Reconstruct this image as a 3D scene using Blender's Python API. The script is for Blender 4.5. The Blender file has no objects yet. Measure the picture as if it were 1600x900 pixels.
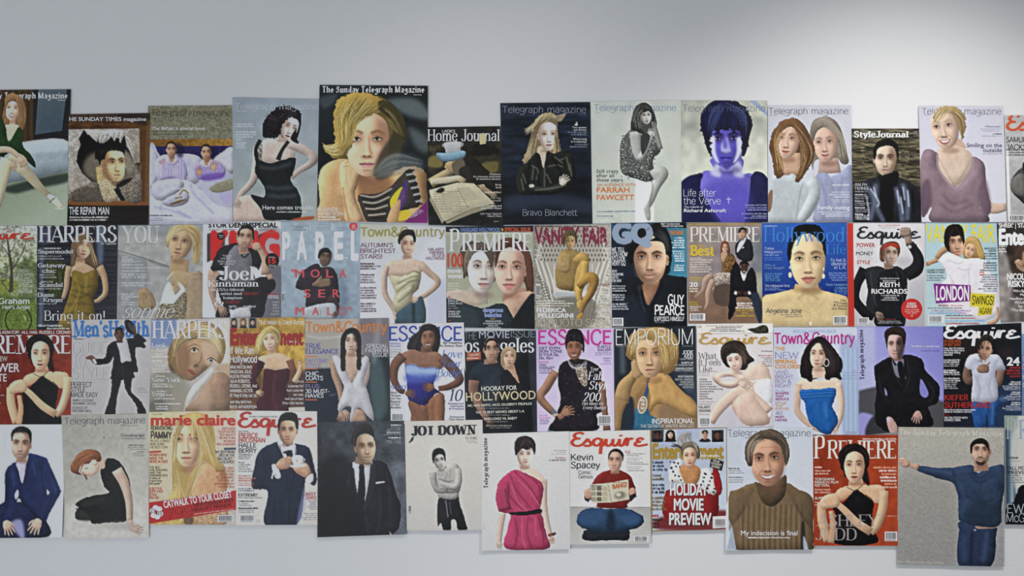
import bpy, math, random
import numpy as np
from mathutils import Vector

# ------------------------------------------------------------------ scene, camera, light
scene = bpy.context.scene
PXM = 0.0016                      # one pixel of the 1600x900 frame is 1.6 mm on the wall
CAMZ = 1.45
CAMD = 2.75
def wx(px): return (px - 800.0) * PXM
def wz(py): return CAMZ - (py - 450.0) * PXM

cam_d = bpy.data.cameras.new('camera'); cam = bpy.data.objects.new('camera', cam_d)
scene.collection.objects.link(cam); scene.camera = cam
cam.location = (0, -CAMD, CAMZ); cam.rotation_euler = (math.pi/2, 0, 0)
cam_d.sensor_width = 36.0; cam_d.lens = 36.0 * CAMD / (1600 * PXM); cam_d.clip_start = 0.05

world = bpy.data.worlds.new('world'); scene.world = world; world.use_nodes = True
bg = world.node_tree.nodes['Background']
bg.inputs[0].default_value = (0.86, 0.93, 1.0, 1); bg.inputs[1].default_value = 0.34

def area(name, loc, aim, size, power, col, sy=None):
    d = bpy.data.lights.new(name, 'AREA'); d.energy = power; d.size = size; d.color = col
    if sy: d.shape = 'RECTANGLE'; d.size_y = sy
    o = bpy.data.objects.new(name, d); scene.collection.objects.link(o); o.location = loc
    o.rotation_euler = (Vector(aim) - Vector(loc)).to_track_quat('-Z', 'Y').to_euler()
    return o
# ceiling spot washing the right half of the wall, softer window daylight from the left
def spot(name, loc, aim, power, col, ang, blend, rad):
    d = bpy.data.lights.new(name, 'SPOT'); d.energy = power; d.color = col
    d.spot_size = math.radians(ang); d.spot_blend = blend; d.shadow_soft_size = rad
    o = bpy.data.objects.new(name, d); scene.collection.objects.link(o); o.location = loc
    o.rotation_euler = (Vector(aim) - Vector(loc)).to_track_quat('-Z', 'Y').to_euler()
    return o
spot('ceiling_spot', (1.05, -1.15, 2.66), (0.93, 0, 1.08), 88, (1.0, 0.96, 0.92), 72, 0.85, 0.10)
spot('ceiling_spot', (-0.1, -1.15, 2.66), (0.0, 0, 1.1), 24, (1.0, 0.96, 0.93), 74, 1.0, 0.10)
area('window_daylight', (-1.2, -3.2, 0.7), (-0.1, 0, -0.2), 1.8, 42, (0.88, 0.93, 1.0), 1.6)

vs = scene.view_settings
vs.view_transform = 'Standard'; vs.look = 'None'; vs.gamma = 1.0; vs.exposure = 0.0
vs.use_curve_mapping = False

# ------------------------------------------------------------------ materials
def mat_plain(name, col, rough=0.6, bump=0, bscale=300, vary=0):
    m = bpy.data.materials.new(name); m.use_nodes = True
    nt = m.node_tree; b = nt.nodes['Principled BSDF']
    b.inputs['Base Color'].default_value = (*col, 1); b.inputs['Roughness'].default_value = rough
    if bump or vary:
        tc = nt.nodes.new('ShaderNodeTexCoord'); n = nt.nodes.new('ShaderNodeTexNoise')
        n.inputs['Scale'].default_value = bscale; n.inputs['Detail'].default_value = 3
        nt.links.new(tc.outputs['Object'], n.inputs['Vector'])
        if bump:
            bp = nt.nodes.new('ShaderNodeBump'); bp.inputs['Strength'].default_value = bump
            bp.inputs['Distance'].default_value = 0.002
            nt.links.new(n.outputs['Fac'], bp.inputs['Height']); nt.links.new(bp.outputs['Normal'], b.inputs['Normal'])
        if vary:
            r = nt.nodes.new('ShaderNodeValToRGB')
            r.color_ramp.elements[0].color = (*[c*(1-vary) for c in col], 1)
            r.color_ramp.elements[1].color = (*[min(1, c*(1+vary)) for c in col], 1)
            nt.links.new(n.outputs['Fac'], r.inputs['Fac']); nt.links.new(r.outputs['Color'], b.inputs['Base Color'])
    return m
def mat_print(name, rough, grain):
    m = bpy.data.materials.new(name); m.use_nodes = True
    nt = m.node_tree; b = nt.nodes['Principled BSDF']
    a = nt.nodes.new('ShaderNodeAttribute'); a.attribute_name = 'ink'
    nt.links.new(a.outputs['Color'], b.inputs['Base Color'])
    b.inputs['Roughness'].default_value = rough
    b.inputs['Specular IOR Level'].default_value = 0.18
    if grain:
        tc = nt.nodes.new('ShaderNodeTexCoord'); n = nt.nodes.new('ShaderNodeTexNoise')
        n.inputs['Scale'].default_value = 7; n.inputs['Detail'].default_value = 2
        nt.links.new(tc.outputs['Object'], n.inputs['Vector'])
        bp = nt.nodes.new('ShaderNodeBump'); bp.inputs['Strength'].default_value = grain
        bp.inputs['Distance'].default_value = 0.01
        nt.links.new(n.outputs['Fac'], bp.inputs['Height']); nt.links.new(bp.outputs['Normal'], b.inputs['Normal'])
    return m
M_WALL = mat_plain('painted_wall', (0.80, 0.80, 0.80), 0.75, 0.35, 330, 0.012)
M_FLOOR = mat_plain('grey_carpet', (0.22, 0.22, 0.23), 0.95, 0.3, 500, 0.1)
M_CEIL = mat_plain('ceiling_paint', (0.8, 0.8, 0.79), 0.9, 0.1, 200, 0.01)
M_PAPER = mat_print('glossy_printed_paper', 0.38, 0.12)
M_INK = mat_print('printed_lettering', 0.35, 0)
M_EDGE = mat_plain('paper_edge', (0.72, 0.71, 0.69), 0.7, 0.05, 900)
M_STEEL = mat_plain('steel_pin', (0.25, 0.25, 0.26), 0.35, 0.02, 900)
M_NOTE = mat_plain('yellow_note_paper', (0.72, 0.66, 0.36), 0.7, 0.05, 500, 0.03)

# ------------------------------------------------------------------ room shell
def slab(name, x0, x1, y0, y1, z0, z1, m):
    v = [(x, y, z) for z in (z0, z1) for y in (y0, y1) for x in (x0, x1)]
    f = [(0,2,3,1), (4,5,7,6), (0,1,5,4), (2,6,7,3), (0,4,6,2), (1,3,7,5)]
    me = bpy.data.meshes.new(name); me.from_pydata(v, [], f); me.materials.append(m)
    o = bpy.data.objects.new(name, me); scene.collection.objects.link(o); o['kind'] = 'structure'
    return o
slab('wall_back', -3.2, 3.2, 0.0, 0.12, 0.0, 2.7, M_WALL)
slab('floor', -3.2, 3.2, -4.5, 0.12, -0.1, 0.0, M_FLOOR)
slab('ceiling', -3.2, 3.2, -2.2, 0.12, 2.7, 2.8, M_CEIL)

# ------------------------------------------------------------------ 2-D print engine
rng = np.random.default_rng(7)
def hexc(h):
    return np.array([int(h[i:i+2], 16) for i in (0, 2, 4)]) / 255.0
def lin(c): return np.where(c <= 0.04045, c/12.92, ((c+0.055)/1.055)**2.4)
def mix(a, b, t): return a*(1-t) + b*t
def P(s):
    if isinstance(s, str):
        return np.array([[float(v) for v in p.split(',')] for p in s.split()])
    return np.asarray(s, float)
def spline(p, closed=True, n=7):
    if len(p) < 3: return p
    if closed: q = np.vstack([p[-1], p, p[0], p[1]])
    else: q = np.vstack([2*p[0]-p[1], p, 2*p[-1]-p[-2]])
    t = np.linspace(0, 1, n, endpoint=False)[:, None]; out = []
    for i in range(1, len(q)-2):
        a, b, c, d = q[i-1], q[i], q[i+1], q[i+2]
        out.append(0.5*((2*b) + (c-a)*t + (2*a-5*b+4*c-d)*t*t + (3*b-a-3*c+d)*t**3))
    r = np.vstack(out)
    return r if closed else np.vstack([r, q[-2]])
def ribbon(p, w):
    """outline of a polyline p with half widths w"""
    d = np.gradient(p, axis=0); d /= np.maximum(np.linalg.norm(d, axis=1), 1e-6)[:, None]
    n = np.stack([-d[:, 1], d[:, 0]], 1) * np.asarray(w)[:, None]
    return np.vstack([p+n, (p-n)[::-1]])
def raster(polys, W, H, pad=0):
    SS = 4
    allp = np.vstack(polys)
    x0 = int(max(0, math.floor(allp[:, 0].min())-1-pad)); x1 = int(min(W, math.ceil(allp[:, 0].max())+2+pad))
    y0 = int(max(0, math.floor(allp[:, 1].min())-1-pad)); y1 = int(min(H, math.ceil(allp[:, 1].max())+2+pad))
    if x1 <= x0 or y1 <= y0: return None
    A = np.vstack(polys); B = np.vstack([np.roll(p, -1, 0) for p in polys])
    w = x1-x0; rows = (y1-y0)*SS
    sgn = np.sign(B[:, 1]-A[:, 1]); lo = np.where(sgn > 0, A[:, 1], B[:, 1]); hi = np.where(sgn > 0, B[:, 1], A[:, 1])
    i0 = np.clip(np.ceil((lo-y0)*SS-0.5), 0, rows).astype(int); i1 = np.clip(np.ceil((hi-y0)*SS-0.5), 0, rows).astype(int)
    cnt = np.maximum(i1-i0, 0)
    if cnt.sum() == 0: return None
    e = np.repeat(np.arange(len(A)), cnt)
    r = np.arange(cnt.sum()) - np.repeat(np.cumsum(cnt)-cnt, cnt) + i0[e]
    y = y0 + (r+0.5)/SS
    x = A[e, 0] + (y-A[e, 1])*(B[e, 0]-A[e, 0])/(B[e, 1]-A[e, 1]) - x0
    x = np.clip(x, 0, w-1e-3); xi = x.astype(int); fr = x-xi
    acc = np.zeros((rows, w+2)); s = sgn[e]
    np.add.at(acc, (r, xi), s*(1-fr)); np.add.at(acc, (r, xi+1), s*fr)
    m = np.clip(np.abs(np.cumsum(acc, 1)[:, :w]), 0, 1)
    return m.reshape(y1-y0, SS, w).mean(1), x0, y0, x1, y1
def box1(a, r, ax):
    n = int(r)*2+1
    if n < 3: return a
    p = [(0, 0), (0, 0)]; p[ax] = (n//2+1, n//2)
    c = np.cumsum(np.pad(a, p, mode='edge'), ax)
    return (c[n:] - c[:-n])/n if ax == 0 else (c[:, n:] - c[:, :-n])/n
def blur(a, r):
    if r < 0.5: return a
    k = max(1, int(round(r*0.75)))
    for _ in range(2): a = box1(box1(a, k, 0), k, 1)
    return a
def vnoise(H, W, cell, seed=0):
    g = np.random.default_rng(seed)
    cy, cx = (cell, cell) if np.isscalar(cell) else cell
    ny, nx = int(H/cy)+3, int(W/cx)+3
    a = g.random((ny, nx))
    yy = np.arange(H)/cy; xx = np.arange(W)/cx
    iy = yy.astype(int); ix = xx.astype(int); fy = yy-iy; fx = xx-ix
    fy = (fy*fy*(3-2*fy))[:, None]; fx = (fx*fx*(3-2*fx))[None]
    a00 = a[iy][:, ix]; a01 = a[iy][:, ix+1]; a10 = a[iy+1][:, ix]; a11 = a[iy+1][:, ix+1]
    return (a00*(1-fx)+a01*fx)*(1-fy) + (a10*(1-fx)+a11*fx)*fy - 0.5

# crop windows of the photograph that the drawings are measured in: x0, y0, pixels per photo pixel
CROP = {
 'A':(0,125,900/235), 'B':(225,125,900/235), 'C':(490,125,900/235), 'D':(775,125,900/235), 'E':(1055,125,900/235), 'F':(1320,125,900/235),
 'G0':(0,340,900/175), 'G1':(185,340,900/175), 'G2':(435,340,900/175), 'G3':(690,340,900/175), 'G4':(945,340,900/175), 'G5':(1185,340,5), 'G6':(1430,340,5),
 'H0':(0,490,900/185), 'H1':(230,490,900/185), 'H2':(470,490,900/190), 'H3':(720,500,5), 'H4':(950,500,5), 'H5':(1200,500,5), 'H6':(1460,490,900/190),
 'I0':(0,635,900/215), 'I1':(225,635,900/215), 'I2':(490,635,900/215), 'I3':(745,650,900/220), 'I4':(1010,650,900/220), 'I5':(1260,650,900/220), 'I6':(1390,640,900/260)}
K = 1.6
COVERS = []
class Cover:
    def __init__(s, crop, corners, base, label, layer, group=None):
        s.ox, s.oy, s.sc = CROP[crop]
        s.q = P(corners)/s.sc + [s.ox, s.oy]             # photo pixels, TL TR BR BL
        mn = s.q.min(0)-1; mx = s.q.max(0)+1
        s.bx, s.by = mn; s.W = int((mx[0]-mn[0])*K)+2; s.H = int((mx[1]-mn[1])*K)+2
        s.c = np.ones((s.H, s.W, 3))*hexc(base); s.cov = np.zeros((s.H, s.W))
        s.items = []; s.label = label; s.layer = layer; s.n = len(COVERS)
        COVERS.append(s)
    def X(s, p): return ((P(p)/s.sc + [s.ox, s.oy]) - [s.bx, s.by])*K
    def L(s, v): return v*K/s.sc
    def put(s, m, x0, y0, x1, y1, col, a):
        m = m*a; c = s.c[y0:y1, x0:x1]
        s.c[y0:y1, x0:x1] = c*(1-m[..., None]) + col*m[..., None]
        v = s.cov[y0:y1, x0:x1]; s.cov[y0:y1, x0:x1] = v + (1-v)*m
    def f(s, pts, col, a=1, soft=0, sh=0, sm=1, rad=None, lt=(-.5, -.6), g=None, nz=0, raw=None, jit=None, cr=.22):
        """filled shape; sh = printed modelling towards light lt, g = (colour, x0,y0,x1,y1) gradient"""
        if raw is None:
            p = s.X(pts)
            if sm:
                p = spline(p)
                if sh:                                   # uneven outline of cloth and hair
                    d = np.roll(p, -1, 0)-np.roll(p, 1, 0); d /= np.maximum(np.linalg.norm(d, axis=1), 1e-6)[:, None]
                    gj = np.random.default_rng(int(abs(p[0].sum())*10) % 99991)
                    am = .010*max(np.ptp(p[:, 0]), np.ptp(p[:, 1])) if jit is None else jit*K/s.sc
                    am = min(am, 1.0) if jit is None else am
                    p = p + np.stack([-d[:, 1], d[:, 0]], 1)*(gj.normal(0, 1, len(p))*am*.55)[:, None]
            raw = [p]
        soft = s.L(soft)
        R = raster(raw, s.W, s.H, int(soft*2.2))
        if R is None: return
        m, x0, y0, x1, y1 = R
        if soft > 0.5: m = blur(m, soft)
        c = hexc(col) if isinstance(col, str) else col
        c = np.broadcast_to(c, m.shape+(3,)).copy()
        if g:
            c2 = hexc(g[0]); a0 = s.X([[g[1], g[2]], [g[3], g[4]]]); d = a0[1]-a0[0]
            yy, xx = np.mgrid[y0:y1, x0:x1]
            t = np.clip(((xx-a0[0, 0])*d[0] + (yy-a0[0, 1])*d[1])/(d@d), 0, 1)[..., None]
            c = c*(1-t) + c2*t
        if sh:
            r = s.L(rad) if rad else max(2.0, 0.16*min(x1-x0, y1-y0))
            mm = np.pad(m, int(r*2), mode='constant'); b = blur(mm, r)
            gy, gx = np.gradient(b); k = int(r*2)
            sl = (slice(k, -k), slice(k, -k)) if k else (slice(None), slice(None))
            d = -(gx[sl]*lt[0] + gy[sl]*lt[1])*r*1.6
            c = c*(1 + sh*(d*0.85 - np.clip(1-b[sl], 0, 1)*0.6))[..., None]
        if sh and cr and raw is not None and min(m.shape) > 12:
            q = max(3.0, .09*min(m.shape)); n1 = vnoise(m.shape[0], m.shape[1], (q*1.3, q), x0*3+y0) + .6*vnoise(m.shape[0], m.shape[1], (q*.5, q*.4), x0*5+y0)
            c = c*(1 + cr*sh*.55*n1)[..., None] + (.10*cr*n1)[..., None]
        if nz: c = c*(1 + nz*vnoise(m.shape[0], m.shape[1], 2.2, x0*7+y0))[..., None]
        s.put(m, x0, y0, x1, y1, np.clip(c, 0, 1), a)
    def s(s, pts, w, col, a=1, soft=0, w2=None, sm=1, sh=0, **k):
        """brush line, width w tapering to w2 (or a list of widths)"""
        p = s.X(pts); n = len(p)
        ws = np.interp(np.linspace(0, 1, n), np.linspace(0, 1, len(w)), w) if not np.isscalar(w) else np.linspace(w, w if w2 is None else w2, n)
        if sm and n > 2:
            p2 = spline(p, False); ws = np.interp(np.linspace(0, n-1, len(p2)), np.arange(n), ws); p = p2
        k.setdefault('cr', .12); s.f(None, col, a, soft, sh, raw=[ribbon(p, s.L(ws)/2)], **k)
    def b(s, x, y, rx, ry, col, a=.5, ang=0, hard=0):
        t = np.linspace(0, 2*np.pi, 20, endpoint=False); ca, sa = math.cos(math.radians(ang)), math.sin(math.radians(ang))
        e = np.stack([np.cos(t)*rx, np.sin(t)*ry], 1)
        e = np.stack([e[:, 0]*ca-e[:, 1]*sa, e[:, 0]*sa+e[:, 1]*ca], 1) + [x, y]
        s.f(e, col, a, 0 if hard else min(rx, ry)*0.55)
    def hr(s, A, B, n, cols, w=1.5, a=.5, jit=.04, cut=.0):
        """n printed hair strands between two guide lines"""
        A = s.X(A); B = s.X(B); m = max(len(A), len(B), 3)
        rs = lambda p: spline(p, False, 5)
        A, B = rs(A), rs(B); M = 12
        ri = lambda p: np.stack([np.interp(np.linspace(0, len(p)-1, M), np.arange(len(p)), p[:, k]) for k in (0, 1)], 1)
        A, B = ri(A), ri(B); g = np.random.default_rng(n*31+int(A.sum()) % 9999)
        cols = cols.split()
        for ci, col in enumerate(cols):
            polys = []
            for i in range(max(1, n//len(cols))):
                t = g.random(); dt = g.normal(0, jit, M).cumsum()*.35
                tt = np.clip(t+dt, -.03, 1.03)[:, None]; p = A*(1-tt)+B*tt
                i0 = int(g.integers(0, 4)); i1 = M-int(g.integers(0, 4))
                p = p[i0:i1]
                ww = np.sin(np.linspace(.25, np.pi-.15, len(p)))*s.L(w)*g.uniform(.5, 1.2)/2
                r = ribbon(p, ww)
                if np.sum(r[:, 0]*np.roll(r[:, 1], -1)-r[:, 1]*np.roll(r[:, 0], -1)) < 0: r = r[::-1]
                polys.append(r)
            s.f(None, col, a, raw=polys)
    def nz(s, amp, cell, seed=1, tint=None, cy=None):
        """mottled print: value noise over the whole sheet"""
        n = vnoise(s.H, s.W, (s.L(cy or cell), s.L(cell)), seed+s.n)[..., None]
        s.c = np.clip(s.c*(1+amp*n*2), 0, 1) if tint is None else np.clip(mix(s.c, hexc(tint), np.clip(n*2*amp, 0, 1)), 0, 1)
    def g(s, x0, y0, x1, n, lh, col, a=.8, al='l', seed=0, h=.55):
        """small print too fine to read: broken rows of specks"""
        r = np.random.default_rng(seed+int(x0*3+y0)); polys = []
        for i in range(n):
            y = y0+i*lh; L = (x1-x0)*r.uniform(.65, 1); a0 = x0 if al == 'l' else (x1-L if al == 'r' else (x0+x1-L)/2)
            x = a0
            while x < a0+L:
                wl = r.uniform(.5, 1.0)*lh*.42
                hh = lh*h*r.uniform(.75, 1.1)
                polys.append(s.X([[x, y+lh*.8], [x+wl, y+lh*.8], [x+wl, y+lh*.8-hh], [x, y+lh*.8-hh]]))
                x += wl*(1.28 if r.random() > .2 else 1.9)
        s.f(None, col, a, raw=polys)
    def face(s, ex, ey, cx, cy, skin, w=1.27, yaw=0, lit=-1, k=.35, hair='2a2320', lip='a4585a', smile=0, eye='2e2824',
             jaw=1, beard=0, bcol='4a3a30', ears='', top=.78, sock=.35, iris=None, bk=.85, nose=1, blush=0, fh=1, lipw=1, m=0):
        E = np.array([ex, ey], float); D = np.array([cx-ex, cy-ey], float); d = np.hypot(*D); D /= d; R = np.array([D[1], -D[0]])
        sk = hexc(skin); dark = sk*np.array([.60, .50, .46]); lite = np.clip(sk*1.14+.05, 0, 1)
        H = lambda c: ''.join('%02x' % int(np.clip(v, 0, 1)*255) for v in c)
        dk, li = H(dark), H(lite)
        hw = w/2
        def T(p): p = P(p); return E + d*(p[:, :1]*R + p[:, 1:]*D)
        def F(p):                                    # feature points: slide with the turn of the head
            p = P(p).copy(); t = yaw
            p[:, 0] = p[:, 0]*(1-.18*abs(t)) + t*.30*(1-.25*np.abs(p[:, 1]-.2))
            return T(p)
        c = T([[-.1*lit, 1.12]])[0]; s.b(c[0], c[1], d*.4, d*.14, H(dark*.95), .45)
        for e in ears:
            sg = -1 if e == 'l' else 1
            c = T([[sg*(hw+.03), .13]])[0]
            s.b(c[0], c[1], d*.09, d*.2, H(sk*.86), 1, math.degrees(math.atan2(D[1], D[0]))-90, 1)
            s.b(c[0], c[1], d*.05, d*.11, dk, .5)
        j = jaw
        o = [[-hw*.80, -.55*fh], [-hw, -.1], [-hw*.97, .3], [-hw*.78*j, .68], [-hw*.42*j, .95], [0, 1.03], [hw*.42*j, .95], [hw*.78*j, .68], [hw*.97, .3], [hw, -.1], [hw*.80, -.55*fh], [0, -top*fh]]
        o = np.array(o); o[4:7, 0] += yaw*.1
        s.f(T(o), skin, sh=.34, rad=d*.2, lt=(lit*.7, -.35), jit=0, cr=0)
        # shadow side of the head
        sd = -lit
        if k: s.f(T([[sd*hw*.45, -.6], [sd*hw*1.0, -.3], [sd*hw*1.0, .3], [sd*hw*.75, .75], [sd*hw*.3, 1.0], [sd*hw*.42, .55], [sd*hw*.55, .2], [sd*hw*.3, -.1]]), dk, k, soft=d*.12)
        if beard:
            s.f(T([[-hw*.95, .35], [-hw*.8*j, .72], [0, 1.05], [hw*.8*j, .72], [hw*.95, .35], [hw*.6, .62], [.2, .56], [0, .54], [-.2, .56], [-hw*.6, .62]]), bcol, beard, soft=d*.07)
        if blush:
            for q in (-1, 1):
                c = F([[q*.36, .34]])[0]; s.b(c[0], c[1], d*.17, d*.12, 'c0504a', blush)
        c = T([[-.1*sd, -.42]])[0]; s.b(c[0], c[1], d*.33, d*.2, li, .35)
        for q in (-1, 1):
            c = F([[q*.33+lit*.04, .26]])[0]; s.b(c[0], c[1], d*.15, d*.1, li, .4 if q == lit else .2)
            c = F([[q*.29, -.03]])[0]; s.b(c[0], c[1], d*.2, d*.13, dk, min(.75, sock*1.25))
        # brows, eyes
        for q in (-1, 1):
            by = .05 if m else 0
            s.s(F([[q*.11, -.17+by], [q*.3, -.235+by*.8], [q*.5, -.15+by*.4]]), [d*(.075+by*.4), d*(.065+by*.5), d*.025], hair, bk*.85, soft=d*.028)
            if m: s.b(*F([[q*.24, -.1]])[0], d*.17, d*.07, dk, .45)
            s.f(F([[q*.18, .008], [q*.285, -.04], [q*.4, -.004], [q*.29, .03]]), H(mix(sk, np.array([.93, .91, .88]), .55)), .7)
            c = F([[q*.285+yaw*.03, -.012]])[0]; s.b(c[0], c[1], d*.052, d*.046, iris or eye, .88, hard=1)
            if iris: s.b(c[0], c[1], d*.03, d*.03, '101010', 1, hard=1)
            s.s(F([[q*.16, .0], [q*.285, -.065], [q*.44, -.015]]), [d*.022, d*(.04 if m else .048), d*.03], eye, .8)
            s.s(F([[q*.17, .035], [q*.29, .06], [q*.42, .015]]), d*.02, eye, .35)
            s.s(F([[q*.15, -.1], [q*.28, -.14], [q*.44, -.09]]), d*.02, dk, .4)
        # nose
        if nose:
            s.s(F([[sd*.05, -.1], [sd*.07, .2], [sd*.13, .43]]), [d*.04, d*.07, d*.1], dk, .22+.45*k, soft=d*.03)
            s.s(F([[lit*.01, -.1], [0, .36]]), d*.06, li, .35, soft=d*.03)
            c = F([[0, .40]])[0]; s.b(c[0], c[1], d*.06, d*.05, li, .5)
            c = F([[0, .49]])[0]; s.b(c[0], c[1], d*.17, d*.05, H(dark*.85), .65)
            for q in (-1, 1):
                c = F([[q*.075, .465]])[0]; s.b(c[0], c[1], d*.032, d*.02, H(dark*.55), .8, hard=1)
        # mouth
        lw = .2*min(lipw, 1.2); fl = lipw**1.6
        if m: lip = H(mix(hexc(lip), sk, .35))
        if smile < 2:
            u = -.03*smile
            s.f(F([[-lw, .68+u], [-.07, .68-.045*fl], [0, .68-.03*fl], [.07, .68-.045*fl], [lw, .68+u], [0, .70]]), lip, .95, soft=d*.008)
            s.f(F([[-lw, .68+u], [0, .695], [lw, .68+u], [.1, .69+.085*fl], [0, .69+.095*fl], [-.1, .69+.085*fl]]), H(np.clip(hexc(lip)*1.13, 0, 1)), .9, soft=d*.01)
            s.s(F([[-lw*1.08, .675+u*1.6], [-.08, .69], [0, .695], [.08, .69], [lw*1.08, .675+u*1.6]]), d*.028, H(hexc(lip)*.42), .85)
            c = F([[.02*lit, .745]])[0]; s.b(c[0], c[1], d*.07, d*.022, 'f0d0c8', .3)
        else:
            lw = .27*lipw
            s.f(F([[-lw, .60], [-.1, .625], [0, .635], [.1, .625], [lw, .60], [.17, .76], [0, .81], [-.17, .76]]), lip, .95)
            s.f(F([[-lw*.85, .625], [0, .66], [lw*.85, .625], [.14, .715], [0, .745], [-.14, .715]]), 'f2ece4', 1)
            s.s(F([[-lw*.8, .64], [-.13, .73], [0, .755], [.13, .73], [lw*.8, .64]]), d*.022, H(hexc(lip)*.45), .6)
            for q in (-1, 1): s.s(F([[q*.17, .42], [q*.3, .5], [q*.36, .64]]), d*.035, dk, .45, soft=d*.02)
        c = F([[0, .86]])[0]; s.b(c[0], c[1], d*.13, d*.035, dk, .4)
    def hand(s, x, y, ang, size, skin, flip=1, n=4, curl=.0, spread=16):
        """open hand: palm at x,y, fingers along ang"""
        sk = hexc(skin); dk = ''.join('%02x' % int(v*255) for v in sk*[.62, .52, .48])
        a = math.radians(ang); u = np.array([math.cos(a), math.sin(a)]); v = np.array([-u[1], u[0]])*flip; o = np.array([x, y], float)
        for i in range(n):
            t = (i-(n-1)/2); b = math.radians(t*spread*flip/ max(1, n-1)*2)+a
            w = np.array([math.cos(b), math.sin(b)]); L = size*(.95, 1.1, 1.05, .85)[i % 4]
            p0 = o+v*t*size*.26+u*size*.2; p1 = p0+w*L*.55; p2 = p1+(w*math.cos(curl)+v*math.sin(curl))*L*.5
            s.s([p0, p1, p2], size*.30, dk, .7, w2=size*.16); s.s([p0, p1, p2], size*.24, skin, 1, w2=size*.13, sh=.3)
        s.f([o-u*size*.55+v*size*.35, o+u*size*.4+v*size*.52, o+u*size*.4-v*size*.5, o-u*size*.55-v*size*.35], skin, sh=.25)
        s.s([o-u*size*.3-v*size*.4, o+u*size*.15-v*size*.75, o+u*size*.55-v*size*.8], size*.28, skin, 1, w2=size*.15, sh=.3)
    def finish(s):
        """crisper print: local sharpening, a little more contrast, fine grain"""
        b = np.stack([blur(s.c[..., k], 2.2) for k in range(3)], -1)
        b2 = np.stack([blur(s.c[..., k], 9) for k in range(3)], -1)
        c = s.c + .6*(s.c-b) + .25*(b-b2)
        g = np.random.default_rng(s.n).normal(0, 1, s.c.shape[:2])
        c = c + (0.010*g + .016*vnoise(s.H, s.W, 3.1, s.n) + .014*vnoise(s.H, s.W, 7.3, s.n+50))[..., None]
        c = np.clip(c, 0, 1); s.c = np.clip(c + .10*(c-.45)*(1-np.abs(2*c-1)), 0, 1)
    # ---- lettering
    def t(s, txt, x0, y0, x1, cap, col, font='b', w=0, y1=None, a=1, sl=0, name='cover_line', al=None, under=False, fit=True):
        """text on a base line from (x0,y0) to (x1,y1), cap height cap"""
        s.items.append(dict(txt=txt, p0=(x0, y0), p1=(x1, y0 if y1 is None else y1), cap=cap, col=hexc(col), font=font, w=w, a=a, sl=sl, name=name, under=under))
    def T(s, *a, **k):
        k.setdefault('name', 'masthead'); k['under'] = True; s.cov[:] = 0 if not any(i.get('under') for i in s.items) else s.cov
        s.t(*a, **k)
    def TT(s, *a, **k): s.t(*a, **dict(k, name='masthead'))
    def tl(s, txt, x0, y, x1, cap, lh, col, **k):
        """several rows; each row is 'text' or 'text@x0,x1'"""
        for i, r in enumerate(txt.split('|')):
            if '@' in r:
                r, e = r.split('@'); e0, e1 = [float(v) for v in e.split(',')]
            else: e0, e1 = x0, x1
            s.t(r, e0, y+i*lh, e1, cap, col, **k)
    def bar(s, x0, y0, x1, y1):
        s.items.append(dict(bar=(x0, y0, x1, y1), name='barcode'))
    def rect(s, pts, col, name):
        s.items.append(dict(poly=P(pts), col=hexc(col), name=name))
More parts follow.
